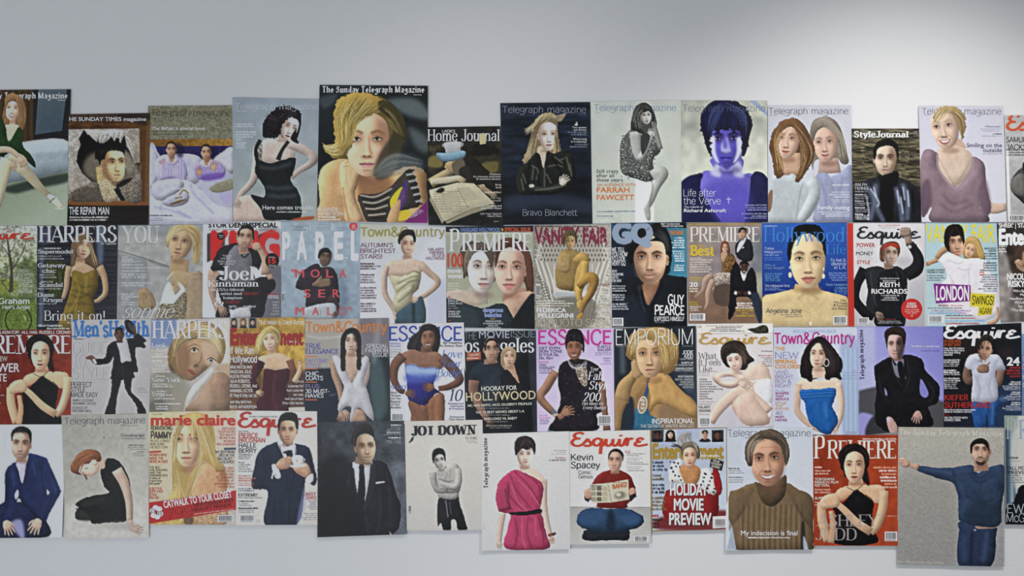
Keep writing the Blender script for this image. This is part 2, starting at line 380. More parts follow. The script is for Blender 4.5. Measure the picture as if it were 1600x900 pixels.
# ------------------------------------------------------------------ lettering: stroke skeletons and the built-in face
# per glyph: advance, then strokes; '~' = curved, '-' = thin, '=' = no serif; points x,y with cap height 1
SK = {
'A':(.70,"=-0,0 .34,1|.34,1 .70,0|=-.12,.32 .57,.32|S0,0|S.7,0"), 'B':(.62,".1,0 .1,1|~.1,1 .36,1 .5,.9 .5,.66 .36,.54 .1,.53|~.1,.53 .4,.53 .57,.42 .57,.13 .4,0 .1,0"),
'C':(.66,"~.62,.78 .5,.97 .32,1 .12,.84 .05,.5 .12,.16 .32,0 .5,.03 .63,.24"), 'D':(.70,".1,0 .1,1|~.1,1 .36,1 .57,.86 .65,.5 .57,.14 .36,0 .1,0"),
'E':(.58,".1,0 .1,1|=-.1,1 .54,1|=-.1,.52 .44,.52|=-.1,0 .56,0|V.54,1|W.56,0"), 'F':(.55,".1,0 .1,1|=-.1,1 .52,1|=-.1,.5 .42,.5|V.52,1"),
'G':(.72,"~.62,.8 .5,.97 .34,1 .13,.84 .05,.5 .13,.16 .34,0 .52,.05 .64,.2|=.64,.05 .64,.44|=-.42,.44 .7,.44"), 'H':(.72,".1,0 .1,1|.62,0 .62,1|=-.1,.52 .62,.52"),
'I':(.22,".11,0 .11,1"), 'J':(.46,"=.36,1 .36,.2|~.36,.22 .3,.03 .17,0 .05,.08 .05,.2|S.36,1"), 'K':(.68,".1,0 .1,1|=-.1,.38 .58,1|.26,.58 .66,0|S.58,1"),
'L':(.54,".1,0 .1,1|=-.1,0 .52,0|W.52,0"), 'M':(.88,"=-.1,0 .1,1|=.1,1 .43,.05|=-.43,.05 .77,1|.77,0 .77,1|S.1,0|S.1,1"),
'N':(.74,"=-.1,0 .1,1|=.1,1 .63,0|=-.63,0 .63,1|S.1,0|S.1,1|S.63,1"), 'O':(.74,"~.37,1 .15,.88 .05,.5 .15,.12 .37,0 .59,.12 .69,.5 .59,.88 .37,1"),
'P':(.60,".1,0 .1,1|~.1,1 .38,1 .55,.9 .55,.58 .38,.47 .1,.47"), 'Q':(.74,"~.37,1 .15,.88 .05,.5 .15,.12 .37,0 .59,.12 .69,.5 .59,.88 .37,1|=.42,.24 .7,-.12"),
'R':(.66,".1,0 .1,1|~.1,1 .38,1 .54,.9 .54,.62 .38,.51 .1,.51|=.34,.5 .64,0"), 'S':(.56,"~.49,.8 .4,.97 .25,1 .09,.88 .1,.68 .27,.54 .44,.42 .51,.24 .42,.06 .25,0 .1,.06 .05,.22"),
'T':(.62,".31,0 .31,1|=-.03,1 .59,1|V.05,1|V.57,1"), 'U':(.70,"=.1,1 .1,.3|~.1,.32 .16,.06 .35,0 .54,.06 .6,.32|=-.6,.3 .6,1|S.1,1|S.6,1"),
'V':(.68,"=.03,1 .34,0|=-.34,0 .65,1|S.03,1|S.65,1"), 'W':(.98,"=.03,1 .27,0|=-.27,0 .49,.9|=.49,.9 .72,0|=-.72,0 .95,1|S.03,1|S.95,1"),
'X':(.66,".03,1 .63,0|-.03,0 .63,1"), 'Y':(.64,"=.03,1 .32,.46|=-.61,1 .32,.46|=.32,0 .32,.46|S.03,1|S.61,1|S.32,0"), 'Z':(.60,"=-.08,1 .55,1|=.55,1 .05,0|=-.05,0 .56,0|V.08,1|W.56,0"),
'a':(.50,"~.08,.5 .18,.65 .32,.65 .4,.54 .4,.4|=.4,.5 .4,.0|~.4,.4 .2,.36 .07,.27 .07,.1 .18,0 .3,.04 .4,.16"), 'b':(.55,".1,0 .1,1|~.1,.46 .24,.66 .42,.6 .5,.33 .42,.06 .24,0 .1,.18"),
'c':(.47,"~.43,.5 .34,.64 .22,.64 .09,.53 .05,.33 .09,.12 .22,.01 .35,.03 .44,.17"), 'd':(.56,".46,0 .46,1|~.46,.46 .32,.66 .14,.6 .06,.33 .14,.06 .32,0 .46,.18"),
'e':(.50,"=-.07,.36 .45,.36|~.45,.36 .42,.56 .26,.66 .1,.55 .05,.33 .1,.1 .26,0 .38,.04 .45,.17"), 'f':(.33,"=.14,0 .14,.75|~.14,.72 .17,.94 .28,1.01 .36,.96|=-.02,.63 .32,.63|S.14,0"),
'g':(.53,"~.26,.66 .1,.58 .06,.4 .12,.24 .26,.18 .4,.24 .45,.42 .4,.58 .26,.66|=.45,.62 .45,-.05|~.45,0 .42,-.22 .26,-.29 .1,-.24 .07,-.14"), 'h':(.56,".1,0 .1,1|~.1,.44 .24,.64 .38,.63 .46,.46|.46,0 .46,.48"),
'i':(.22,".11,0 .11,.65|=.11,.84 .11,.97"), 'j':(.22,"=.12,.65 .12,-.08|~.12,-.06 .08,-.25 -.04,-.27|=.12,.84 .12,.97"), 'k':(.53,".1,0 .1,1|=-.1,.26 .44,.65|.22,.4 .52,0"), 'l':(.22,".11,0 .11,1"),
'm':(.86,".1,0 .1,.65|~.1,.44 .23,.64 .35,.63 .43,.46|.43,0 .43,.48|~.43,.44 .56,.64 .68,.63 .76,.46|.76,0 .76,.48"), 'n':(.56,".1,0 .1,.65|~.1,.44 .24,.64 .38,.63 .46,.46|.46,0 .46,.48"),
'o':(.54,"~.27,.66 .11,.57 .05,.33 .11,.09 .27,0 .43,.09 .49,.33 .43,.57 .27,.66"), 'p':(.56,".1,-.28 .1,.65|~.1,.46 .24,.66 .42,.6 .5,.33 .42,.06 .24,0 .1,.18"),
'q':(.56,".46,-.28 .46,.65|~.46,.46 .32,.66 .14,.6 .06,.33 .14,.06 .32,0 .46,.18"), 'r':(.36,".1,0 .1,.65|~.1,.42 .18,.6 .3,.66 .36,.6"), 's':(.43,"~.38,.52 .3,.65 .17,.65 .07,.55 .1,.41 .22,.34 .35,.27 .39,.14 .3,.01 .16,0 .05,.13"),
't':(.35,"=.14,.88 .14,.16|~.14,.18 .18,.02 .28,0 .35,.06|=-.02,.64 .33,.64"), 'u':(.56,"=.1,.65 .1,.2|~.1,.22 .16,.02 .3,.01 .45,.2|.45,0 .45,.65|S.1,.65"), 'v':(.50,"=.03,.65 .25,0|=-.25,0 .47,.65|S.03,.65|S.47,.65"),
'w':(.74,"=.03,.65 .2,0|=-.2,0 .37,.6|=.37,.6 .54,0|=-.54,0 .71,.65|S.03,.65|S.71,.65"), 'x':(.50,".04,.65 .46,0|-.04,0 .46,.65"), 'y':(.50,"=.03,.65 .25,.02|~.47,.65 .25,.02 .16,-.22 .03,-.27|S.03,.65|S.47,.65"), 'z':(.46,"=-.06,.65 .42,.65|=.42,.65 .04,0|=-.04,0 .43,0"),
'0':(.58,"~.29,1 .11,.85 .06,.5 .11,.15 .29,0 .47,.15 .52,.5 .47,.85 .29,1"), '1':(.40,".22,0 .22,1|=-.06,.8 .22,1"), '2':(.56,"~.07,.74 .13,.94 .28,1 .44,.92 .47,.72 .36,.46 .06,0|=-.06,0 .5,0"), '3':(.56,"~.07,.8 .16,.97 .3,1 .44,.9 .44,.66 .24,.54|~.24,.54 .46,.46 .5,.2 .38,.02 .22,0 .06,.16"),
'4':(.58,"=.42,0 .42,1|=-.42,1 .04,.27|=-.04,.27 .54,.27"), '5':(.56,"=-.12,1 .46,1|=.12,1 .09,.54|~.09,.54 .26,.62 .46,.5 .48,.2 .34,.01 .18,0 .05,.14"), '7':(.52,"=-.05,1 .49,1|=.49,1 .18,0"), '9':(.58,"~.5,.66 .4,.42 .2,.42 .08,.58 .09,.86 .28,1 .46,.9 .5,.66 .46,.28 .3,.02 .12,.03"),
'&':(.76,"~.72,.44 .6,.14 .36,0 .12,.06 .06,.26 .2,.5 .42,.7 .4,.92 .26,1 .14,.9 .18,.7 .4,.36 .72,0"), '!':(.22,"=.11,.3 .11,1|=.11,0 .11,.13"), "'":(.18,"=.09,.75 .09,1"), '.':(.2,"=.1,0 .1,.12"), ',':(.2,"=.11,.1 .06,-.14"), ':':(.2,"=.1,0 .1,.12|=.1,.5 .1,.62"), '-':(.34,"=-.04,.36 .3,.36"), '"':(.3,"=.08,.75 .08,1|=.2,.75 .2,1"), '?':(.46,"~.05,.78 .12,.96 .26,1 .4,.88 .36,.66 .22,.5 .22,.3|=.22,0 .22,.12"), '+':(.5,"=-.05,.4 .45,.4|=.25,.1 .25,.8"), '(':(.28,"~.24,1.05 .1,.75 .1,.2 .24,-.1"), 'ö':(.54,"~.27,.66 .11,.57 .05,.33 .11,.09 .27,0 .43,.09 .49,.33 .43,.57 .27,.66|=.16,.82 .16,.95|=.38,.82 .38,.95"),
}
LOGO = "~1.75,3.5 1.35,3.8 .75,3.6 .55,3.1 .85,2.65 1.35,2.55|~1.2,2.58 .55,2.4 .25,1.75 .5,1.15 1.1,1.0 1.65,1.4 2.1,2.2 2.3,2.55|~2.3,2.55 2.35,2.1 2.7,1.55 2.5,1.05 2.0,1.0 1.85,1.2|~3.95,2.35 3.55,2.6 3.1,2.25 2.95,1.6 3.2,1.1 3.6,1.15 3.95,1.7|=4.02,2.55 3.98,1.2 3.85,-.75|~4.0,1.0 4.3,1.3 4.6,2.5|~4.62,2.5 4.55,1.5 4.75,1.05 5.1,1.15 5.4,1.7|~5.48,2.5 5.42,1.5 5.6,1.05 5.9,1.15 6.2,1.8|~6.3,2.5 6.25,1.5 6.4,1.05 6.7,1.15 7.0,1.9|=6.45,3.05 6.48,3.35|~6.9,1.7 7.05,2.3 7.2,2.6 7.32,2.4 7.3,1.7 7.2,1.0|~7.28,1.8 7.5,2.4 7.8,2.58 8.0,2.4|~9.35,2.3 9.0,2.65 8.6,2.4 8.65,2.0 9.05,1.85|~8.95,1.88 8.4,1.7 8.3,1.2 8.7,1.0 9.2,1.1 9.9,1.35"
def nibw(n, a, b, ang):
    ca, sa = math.cos(ang), math.sin(ang)
    e1 = n[:, 0]*ca+n[:, 1]*sa; e2 = -n[:, 0]*sa+n[:, 1]*ca
    return np.sqrt((a*e1)**2+(b*e2)**2)
def strip(p, a, b, ang):
    d = np.gradient(p, axis=0); d /= np.maximum(np.linalg.norm(d, axis=1), 1e-6)[:, None]
    n = np.stack([-d[:, 1], d[:, 0]], 1); h = nibw(n, a, b, ang)[:, None]
    v = np.empty((2*len(p), 2)); v[0::2] = p+n*h; v[1::2] = p-n*h
    t = []
    for i in range(len(p)-1): t += [(2*i, 2*i+1, 2*i+2), (2*i+1, 2*i+3, 2*i+2)]
    return v, np.array(t)
def skel(spec, font, w, low=False):
    """strokes of one glyph -> vertices, triangles"""
    V = []; Tn = []; k = 0
    if font == 'd': a, b, ang, sf = w/2, max(.012, w*.16), 0, 1
    elif font == 'r': a, b, ang, sf = w/2, w*.34, 0, 1          # sturdier slab serif
    elif font == 'k': a, b, ang, sf = w/2, w*.09, math.radians(40), 0
    else: a = b = w/2; ang = 0; sf = 0
    def add(v, t):
        nonlocal k
        V.append(np.column_stack([v, np.full(len(v), len(V)*1e-3)])); Tn.append(t+k); k += len(v)
    def rectv(x0, y0, x1, y1): add(np.array([[x0, y0], [x1, y0], [x1, y1], [x0, y1]]), np.array([(0, 1, 2), (0, 2, 3)]))
    for st in spec.split('|'):
        if not st: continue
        if st[0] in 'SVW':
            if sf:
                x, y = [float(v) for v in st[1:].split(',')]; sw = w*.5+.09
                if st[0] == 'S': rectv(x-sw, y-b if y < .1 else y-2*b+b, x+sw, y+b)
                elif st[0] == 'V': add(np.array([[x, y], [x-.05, y], [x, y-.22]]), np.array([(0, 1, 2)]))
                else: add(np.array([[x, y], [x-.06, y], [x+.02, y+.24]]), np.array([(0, 1, 2)]))
            continue
        cur = st[0] == '~'; ns = st[0] == '='
        body = st[1:] if (cur or ns) else st
        thin = body[0] == '-' and sf
        if body[0] == '-' : body = body[1:]
        p = P(body)
        if font == 'l' and low:                       # large x-height
            y = p[:, 1]; p[:, 1] = np.where(y <= 0, y, np.where(y <= .66, y*1.12, .739+(y-.66)*.768))
        if cur:
            p = spline(p, False, 6) if font != 'k' else (np.vstack([p[::2], p[-1:]]) if len(p) > 5 and len(p) % 2 == 0 else (p[::2] if len(p) > 5 else p))
            
            v, t = strip(p, a, b, ang)
        else:
            d = p[-1]-p[0]
            q = np.vstack([p[0], (p[0]+p[1])/2, p[1]]) if len(p) == 2 else p
            if abs(d[1]) < .01:                       # horizontals sit inside the cap height
                q = q + [0, -b if p[0, 1] > .9 or abs(p[0, 1]-.65) < .02 else (b if p[0, 1] < .05 else 0)]
            v, t = strip(q, a*.34 if thin and abs(d[1]) > .01 else a, b, ang)
            if sf and not ns:
                sw = w*.5+.075
                for e in p:
                    if abs(e[1]) < .02 or abs(e[1]-1) < .02 or abs(e[1]-.65) < .02 or abs(e[1]+.28) < .02:
                        y = e[1]
                        if y < .02: rectv(e[0]-sw, y, e[0]+sw, y+2*b)
                        elif abs(y-1) < .02 and len(spec) and spec.startswith('.1,0 .1,1') or y == 1: rectv(e[0]-sw, y-2*b, e[0]+sw, y)
                        else: rectv(e[0]-sw, y-2*b, e[0], y)
        add(v, t)
        if font == 'k' and not cur and abs(d[1]) > .3:
            r_ = w*.62
            for e in p:
                c0 = e + [0, r_*.5 if e[1] < .5 else -r_*.5]
                add(np.array([c0+[-r_, r_*.25], c0+[0, -r_*.8], c0+[r_, -r_*.25], c0+[0, r_*.8]]), np.array([(0, 1, 2), (0, 2, 3)]))
    if not V: return np.zeros((0, 3)), np.zeros((0, 3), int)
    return np.vstack(V), np.vstack(Tn)
BF = {}
def builtin(txt, w):
    key = (txt, w)
    if key not in BF:
        cu = bpy.data.curves.new('lettering', 'FONT'); cu.body = txt; cu.offset = w; cu.resolution_u = 3
        ob = bpy.data.objects.new('lettering', cu); scene.collection.objects.link(ob)
        dg = bpy.context.evaluated_depsgraph_get(); me = ob.evaluated_get(dg).to_mesh()
        me.calc_loop_triangles()
        v = np.zeros(len(me.vertices)*3); me.vertices.foreach_get('co', v)
        t = np.zeros(len(me.loop_triangles)*3, int); me.loop_triangles.foreach_get('vertices', t)
        BF[key] = (v.reshape(-1, 3)[:, :2].copy(), t.reshape(-1, 3).copy())
        ob.evaluated_get(dg).to_mesh_clear(); bpy.data.objects.remove(ob); bpy.data.curves.remove(cu)
    return BF[key]
GC = {}
def shape_text(txt, font, w):
    """-> verts (cap height 1, y up), tris"""
    if font == 'e':
        v, t = skel(LOGO, 'l', w)
        return np.column_stack([(v[:, :2] - [0, 1])/2.75, v[:, 2]]), t
    if font == 'b':
        v, t = builtin(txt, 0); cap = builtin('H', 0)[0][:, 1].max(); v = np.column_stack([v/cap, np.zeros(len(v))])
        if w > 0:                                    # heavier face: overlapping copies around the outline
            nk = 4 if w < .04 else 8; e = w*1.15
            offs = [(0, 0)]+[(e*math.cos(q*6.2832/nk+.785), e*.8*math.sin(q*6.2832/nk+.785)) for q in range(nk)]
            n = len(v); v = np.vstack([v+[o[0], o[1], i*1e-3] for i, o in enumerate(offs)]); t = np.vstack([t+n*i for i in range(len(offs))])
        return v, t
    V = []; Tn = []; k = 0; x = 0
    for ch in txt:
        if ch == ' ': x += .34; continue
        if ch not in SK: x += .3; continue
        if (ch, font, w) not in GC: GC[(ch, font, w)] = skel(SK[ch][1], font, w, ch.islower())
        v, t = GC[(ch, font, w)]
        V.append(v+[x, 0, 0]); Tn.append(t+k); k += len(v)
        x += SK[ch][0] + (w*.5 - .02 if font == 'l' else w*.42 + .03)
    return np.vstack(V), np.vstack(Tn)
def refine(v, t, L):
    """split long triangles so that the print colour can change across a letter"""
    for _ in range(14):
        e = np.stack([np.linalg.norm(v[t[:, (i+1) % 3]]-v[t[:, i]], axis=1) for i in range(3)], 1)
        m = e.max(1) > L
        if not m.any(): break
        big = t[m]; k = e[m].argmax(1); r = np.arange(len(big))
        a, b, c = big[r, k], big[r, (k+1) % 3], big[r, (k+2) % 3]
        mid = (v[a]+v[b])/2; n = len(v)+np.arange(len(big)); v = np.vstack([v, mid])
        t = np.vstack([t[~m], np.stack([a, n, c], 1), np.stack([n, b, c], 1)])
    return v, t
# ================================================================== row 1
c = Cover('A', "-95,62 428,57 405,872 -108,868", '7c8a78', 'red-haired woman in a green dress on a bed, leftmost cover of the top row', 2)
c.f("-110,50 430,50 430,400 -110,400", '3a2c1a', sm=0)
for i in range(16): c.s([(-60+i*18, 50), (-62+i*18, 400)], 6, '241a10' if i % 2 else '4c3a22', .6, soft=2)
c.f("205,50 435,50 420,350 205,370", '1c1e20', sm=0); c.f("235,52 405,50 375,305 215,328", '47565f', sm=0, g=('3a4a58', 230, 60, 380, 300))
c.T('The Sunday Telegraph Magazine', -200, 112, 410, 34, 'c8c8c4', 'k', .25)
c.f("-110,600 50,620 410,540 420,880 -110,880", '76836f', sm=0, g=('8c9a88', 0, 640, 200, 880))
c.f("40,640 410,555 408,610 220,650 90,680", '26302a', .9, soft=8)
c.f("-60,420 110,380 330,352 420,380 416,500 410,545 200,590 50,622 -60,640", '8797a0', sh=.35, lt=(.2, -.9))
c.f("110,384 330,354 416,382 410,420 130,440", 'a2b2bc', .7, soft=10)
c.f("-110,380 40,400 10,470 -110,480", '8797a0')
c.f("40,100 90,80 150,130 158,220 140,300 100,290 70,260 30,290 20,230 30,160", '7c6040', sh=.3)
c.s("80,225 78,275", 34, 'b89a84')
c.f("25,275 110,270 130,310 100,370 60,385 30,330", 'c2a690', sh=.2)
c.face(78, 168, 74, 240, 'd0b4a2', w=1.2, lit=-1, k=.3, hair='7a5a40', lip='8c3038', smile=2)
c.f("36,140 60,100 110,92 150,140 160,230 145,300 118,280 115,200 105,140 70,130 45,160 35,240 22,250", '806244', sh=.3)
c.hr("60,105 35,150 25,250", "45,140 40,180 30,260", 16, 'a8845c 5a4028', 3, .5); c.hr("80,100 120,170 120,280", "110,95 158,180 150,290", 40, 'b08c64 54402c', 3, .5)
c.f("0,220 40,290 58,368 110,290 135,305 145,400 190,450 216,500 212,525 170,490 150,470 60,440 0,480 -110,470 -110,230", '1e3a1a', sh=.35)
for p in ("20,300 50,400 120,420", "60,380 120,440 200,500", "-20,300 20,420 10,470"): c.s(p, 6, '122610', .6, soft=3)
c.s("105,500 170,560 240,640 320,715", [80, 66, 48, 26], 'a8a288', sh=.45, lt=(-.6, -.5)); c.s("50,470 30,560 10,650 -10,760", [85, 75, 60, 40], 'b4ae94', sh=.4)
c.s("60,450 130,480 150,520", [60, 60, 50], 'b0a88e', sh=.3)
c.s("-20,420 60,420 130,470", [40, 36, 28], 'ac9a84', sh=.3); c.hand(130, 480, 55, 34, 'b49e88'); c.hand(85, 510, 100, 30, 'a8927c')
c.s("290,690 330,720 375,770", [22, 40, 26], 'c8c0a8', sh=.3); c.s("300,735 320,715 335,705", 6, '3a362c', .8); c.s("335,770 375,772 392,760", 6, 'd8d0b8', .9)
c.g(350, 118, 405, 1, 9, 'c0c0bc', .7)

c = Cover('A', "415,207 903,200 893,868 408,870", '4a3016', 'man seen through torn paper in a brown wooden frame, cover in top row', 2.3)
c.nz(.25, 60, 2, cy=12)
c.f("400,195 910,195 910,240 400,250", '3a2a1e', soft=4); c.f("700,200 905,200 905,270 760,250", '241a14', .8, soft=10)
c.f("415,298 848,292 846,728 412,725", '9a9690', sm=0, g=('7c7468', 420, 300, 840, 720)); c.nz(.12, 16, 5)
c.f("838,285 905,280 897,740 845,740", '4e3418', sm=0, soft=3); c.f("880,290 905,290 895,740 872,740", '6a4a28', .6, soft=4)
c.f("405,725 850,728 850,752 405,745", '6a4420', soft=2); c.f("405,755 900,752 900,875 400,875", '16110d', sm=0, soft=2)
c.f("476,352 508,296 530,330 545,322 560,352 585,372 592,352 600,378 625,380 650,362 672,340 688,368 700,345 718,350 722,385 735,350 750,332 762,400 790,440 806,500 842,495 838,560 800,600 760,612 735,640 690,610 560,615 498,560 462,490 470,430 488,390", '0b0908', sm=0)
c.f("500,520 540,450 620,430 760,430 805,500 838,505 832,565 780,605 740,640 600,620 520,575", '716a5c', .85, soft=16); c.f("740,420 790,450 812,520 770,560 740,500", '8c8474', .6, soft=14)
c.f("505,296 560,352 586,374 592,350 602,380 650,364 670,338 640,306 600,300", 'a8a49c', sm=0, sh=.3); c.f("600,380 612,340 640,330 660,350 672,338 690,368 702,345 720,352 724,386 736,348 752,330 740,300 660,300 620,310", 'b4b0aa', sm=0, sh=.3)
for p in ("610,375 625,330", "640,362 655,320", "680,360 690,315", "712,350 720,310", "590,370 600,330"): c.s(p, 5, '4c4842', .7, soft=2); c.s([(x+8, y-6) for x, y in P(p)], 4, 'dcd8d2', .7, soft=1)
c.f("752,332 778,345 800,420 815,500 790,450 768,390", 'c0bcb4', sm=0, sh=.3); c.s("762,350 790,420 812,490", 6, '5c564e', .7, soft=2)
c.s("600,520 615,590 640,650", [40, 60, 110], 'b09468', sh=.2)
c.face(684, 494, 690, 606, 'ccae82', w=1.2, yaw=.62, lit=1, k=.75, m=1, hair='14100c', eye='14100c', lip='96685c', ears='l', sock=.55, jaw=1.15, beard=.15)
c.f("574,470 580,425 620,405 680,398 735,405 752,430 746,455 735,432 690,424 655,430 640,446 632,475 612,482 604,510 590,480", '100c0a', sh=.3); c.f("600,420 680,375 745,385 752,420 700,405 640,410", '0c0908'); c.hr("590,430 650,395 745,405", "605,460 660,425 740,430", 26, '3a3026 000000', 3, .5)
c.f("414,690 470,655 560,612 598,625 620,680 640,726 412,726", '5f574c', sh=.35, nz=.7); c.f("598,620 650,600 690,640 720,690 690,726 632,726", 'a49478', sh=.35, nz=.4); c.f("700,640 760,595 840,572 846,726 755,726 730,690", '6c645a', sh=.35, nz=.7)
c.f("684,655 715,640 732,680 756,722 728,725", '14110e', sm=0); c.f("700,630 745,600 800,585 760,625 715,645", '100d0b', .9, soft=3); c.f("450,665 560,620 600,660 590,722 440,722", '463f36', .55, soft=8)
for p in ("430,470 440,560 425,640", "820,540 835,600", "430,330 460,400", "500,620 580,640"): c.s(p, 16, 'c4c0b8', .4, soft=8)
c.nz(.1, 7, 9)
c.t('THE SUNDAY TIMES magazine', 395, 247, 880, 22, 'd8d4cc', 'b', .03, name='masthead')
c.t('THE REPAIR MAN', 420, 806, 658, 44, 'e8e4dc', 'b', .035)
c.g(422, 815, 720, 1, 15, 'd8d4cc', .9); c.g(422, 830, 735, 1, 15, 'd8d4cc', .9)

c = Cover('B', "27,157 537,153 533,862 38,865", '6f6e5c', 'cover of two men in striped pyjamas sitting in a white bed, top row', 2)
c.f("20,355 540,355 540,400 20,400", '6a4a1c', sm=0, g=('8c6a2c', 40, 360, 500, 360)); c.f("20,398 540,395 540,470 20,470", '262054', sm=0); c.nz(.15, 9, 3)
c.f("38,400 90,440 110,500 90,600 200,620 270,600 300,520 420,480 540,420 540,870 30,870", 'a0a2b8', sh=.1)
c.f("420,480 460,440 538,415 540,560 470,520", 'b2b2c4', sh=.5); c.f("38,420 80,440 92,520 80,600 38,640", 'a8aabe', sh=.4); c.f("90,462 330,458 320,620 100,610", 'a6a8bc', sh=.3)
c.f("130,480 160,465 210,460 250,500 262,570 240,615 180,590 110,600 95,560 100,490", 'a49ec4', sh=.45, rad=14); c.f("300,530 340,492 420,480 480,520 490,560 440,590 330,592", '9488b4', sh=.45, rad=14); c.f("350,570 470,555 480,585 400,605 350,600", '6448a0', .8, soft=5)
for i in range(9): c.s([(122+i*15, 478), (116+i*16, 590)], 2.2, '6c6294', .55); c.s([(318+i*18, 505), (320+i*19, 585)], 2.2, '5e5088', .5)
for x, y in ((167, 415), (375, 432)):
    c.s([(x, y+36), (x+2, y+72)], [36, 44], '9a7860', sh=.2); c.f([(x-38, y+62), (x-14, y+48), (x, y+82), (x+24, y+48), (x+44, y+66), (x+20, y+92), (x-20, y+92)], 'b4aed2', sh=.4)
    c.f([(x-12, y+50), (x+16, y+50), (x+3, y+84)], 'a07c66'); c.face(x, y, x+2, y+48, 'ac8670', w=1.2, lit=-1, k=.45, hair='2a1e18', lip='8a5450', m=1, ears='lr', beard=.25)
    c.f([(x-30, y), (x-34, y-22), (x-20, y-44), (x+6, y-48), (x+28, y-32), (x+31, y-2), (x+25, y-18), (x+12, y-30), (x-6, y-33), (x-20, y-28), (x-25, y-12)], '3a2a1e', sh=.3)
c.f([(195, 380), (240, 400), (235, 460), (200, 455)], '16122c', .7, soft=8); c.f([(402, 400), (440, 420), (430, 470), (405, 460)], '16122c', .7, soft=8); c.s("96,500 112,478 128,486", [16, 26, 20], 'b4aed2', sh=.4)
c.hand(335, 555, 265, 26, 'b08a74'); c.hand(420, 525, 275, 30, 'b8927c'); c.s("95,500 130,480", 26, 'a48ca0'); c.s("105,610 150,605 185,598", 14, 'a07a64', sh=.3)
c.f("130,670 230,600 330,640 400,730 540,800 540,870 30,870 40,700", 'b2b4c6', sh=.25); c.f("60,620 200,590 240,640 120,720 60,700", 'aaacc0', sh=.4)
for p in ("330,640 380,700 460,760", "60,760 160,780 260,820", "280,620 300,680 420,800", "450,680 540,640", "120,720 100,780", "200,780 320,850"): c.s(p, 10, '74789a', .5, soft=6)
for p in ("100,690 180,650 280,660", "340,660 420,740 530,780", "60,800 200,830 330,840"): c.s(p, 12, 'd0d2de', .5, soft=7)
c.f("400,640 540,590 540,650 430,675", '82806e', sh=.2); c.g(430, 610, 530, 4, 11, '55554c', .5); c.f("460,690 540,680 540,730 480,740", '9a94b8', .8)
c.f("115,735 170,690 260,680 270,720 230,750 160,760", '9a9ab0', sh=.5); c.s("160,745 210,730 255,715", [10, 18, 8], '6a5228'); c.s("215,690 240,660 270,680", 8, '7a6a3c'); c.s("190,710 230,700", 9, '84703c')
c.t('Telegraph magazine', 42, 215, 522, 36, '2c2c26', 'l', .06, name='masthead')
c.t('The Baftas: a special issue', 48, 299, 368, 18, 'd4d4d0', 'b', .02)
c.g(48, 303, 330, 1, 13, '4c4c42', .8); c.g(48, 318, 255, 1, 13, '4c4c42', .8); c.g(48, 228, 105, 1, 8, '3a3a34', .6); c.g(40, 805, 172, 1, 12, '303048', .9); c.g(40, 822, 130, 2, 12, '505068', .5)

c = Cover('B', "532,107 1050,117 1035,840 537,845", '7c8894', 'woman with dark curls in a black strappy dress, pale blue cover, top row', 2.3)
c.f("530,100 1060,100 1060,850 530,850", '808c98', sm=0, g=('8a9494', 700, 120, 760, 840)); c.nz(.05, 60, 3)
c.TT('Telegraph magazine', 548, 178, 1042, 36, 'a9b4c2', 'l', .06)
c.f("715,330 720,260 760,200 830,160 900,170 940,220 940,280 915,360 880,350 840,360 760,350", '1c181c')
c.s("780,330 790,390", [80, 100], 'a2948e'); c.f("700,370 780,345 860,355 900,380 890,480 700,490 690,420", 'b4a69e', sh=.3)
c.s("860,380 960,420 1020,470 990,510 930,545 885,590", [52, 56, 50, 40, 34, 26], 'ac9e98', sh=.5); c.s("685,400 675,520 650,610 580,690 560,760", [56, 54, 46, 36, 30], 'ab9d96', sh=.5)
c.f("536,770 580,700 680,700 740,800 730,845 540,845", 'b2a096', sh=.3); c.hand(562, 730, 100, 30, 'a4948c')
c.face(876, 282, 848, 358, 'c2b4ae', w=1.2, yaw=.3, lit=1, k=.35, hair='201a1c', lip='6a3034', sock=.4)
c.f("715,335 716,270 745,215 800,165 860,155 915,175 945,215 925,235 885,225 850,245 825,290 815,335 780,350 745,350", '1a161a', sh=.4, jit=7); c.f("880,345 915,290 912,340 930,382 895,370", '1c181c')
for i in range(26):
    x = 735+(i*37) % 90; y = 200+(i*53) % 150; c.s([(x, y), (x+14, y+10), (x+4, y+24), (x-10, y+16)], 4, ('3a3438', '0c0a0c', '504a4e')[i % 3], .5)
c.hr("790,180 860,165 930,210", "830,260 880,220 930,230", 30, '3e383c 0a080a 5a5256', 3, .5)
c.f("685,480 760,500 905,465 895,560 880,600 930,680 945,740 935,830 850,840 730,835 700,770 640,690 720,700 722,640 670,560", '161a1c', sh=.6, rad=24)
c.s("700,360 672,420 685,500", [26, 22, 26], '14181a'); c.s("868,368 830,420 805,480", [22, 20, 30], '14181a')
for i in range(12): c.b(690+(i % 3)*8-i, 370+i*11, 7, 5, '2e3234', .8, hard=1); c.b(862-i*5, 376+i*9, 6, 5, '2e3234', .8, hard=1)
for p in ("690,520 780,530 890,500", "730,640 800,650 910,640", "740,690 820,700 920,690"): c.s(p, 22, '4a545a', .45, soft=9)
c.f("900,830 1010,815 1010,835 900,845", '8c4a28', soft=3)
c.t('Here comes trouble', 712, 776, 1015, 25, 'd8dce0', 'b', .015); c.g(795, 783, 985, 1, 15, 'c0c4cc', .8)
c.g(552, 260, 660, 2, 13, 'b4bcc8', .8); c.g(552, 305, 690, 3, 15, 'b4bcc8', .8); c.g(552, 352, 580, 1, 13, 'b4bcc8', .7); c.g(552, 372, 630, 3, 13, 'b4bcc8', .7); c.g(552, 183, 620, 1, 8, 'b4bcc8', .6)

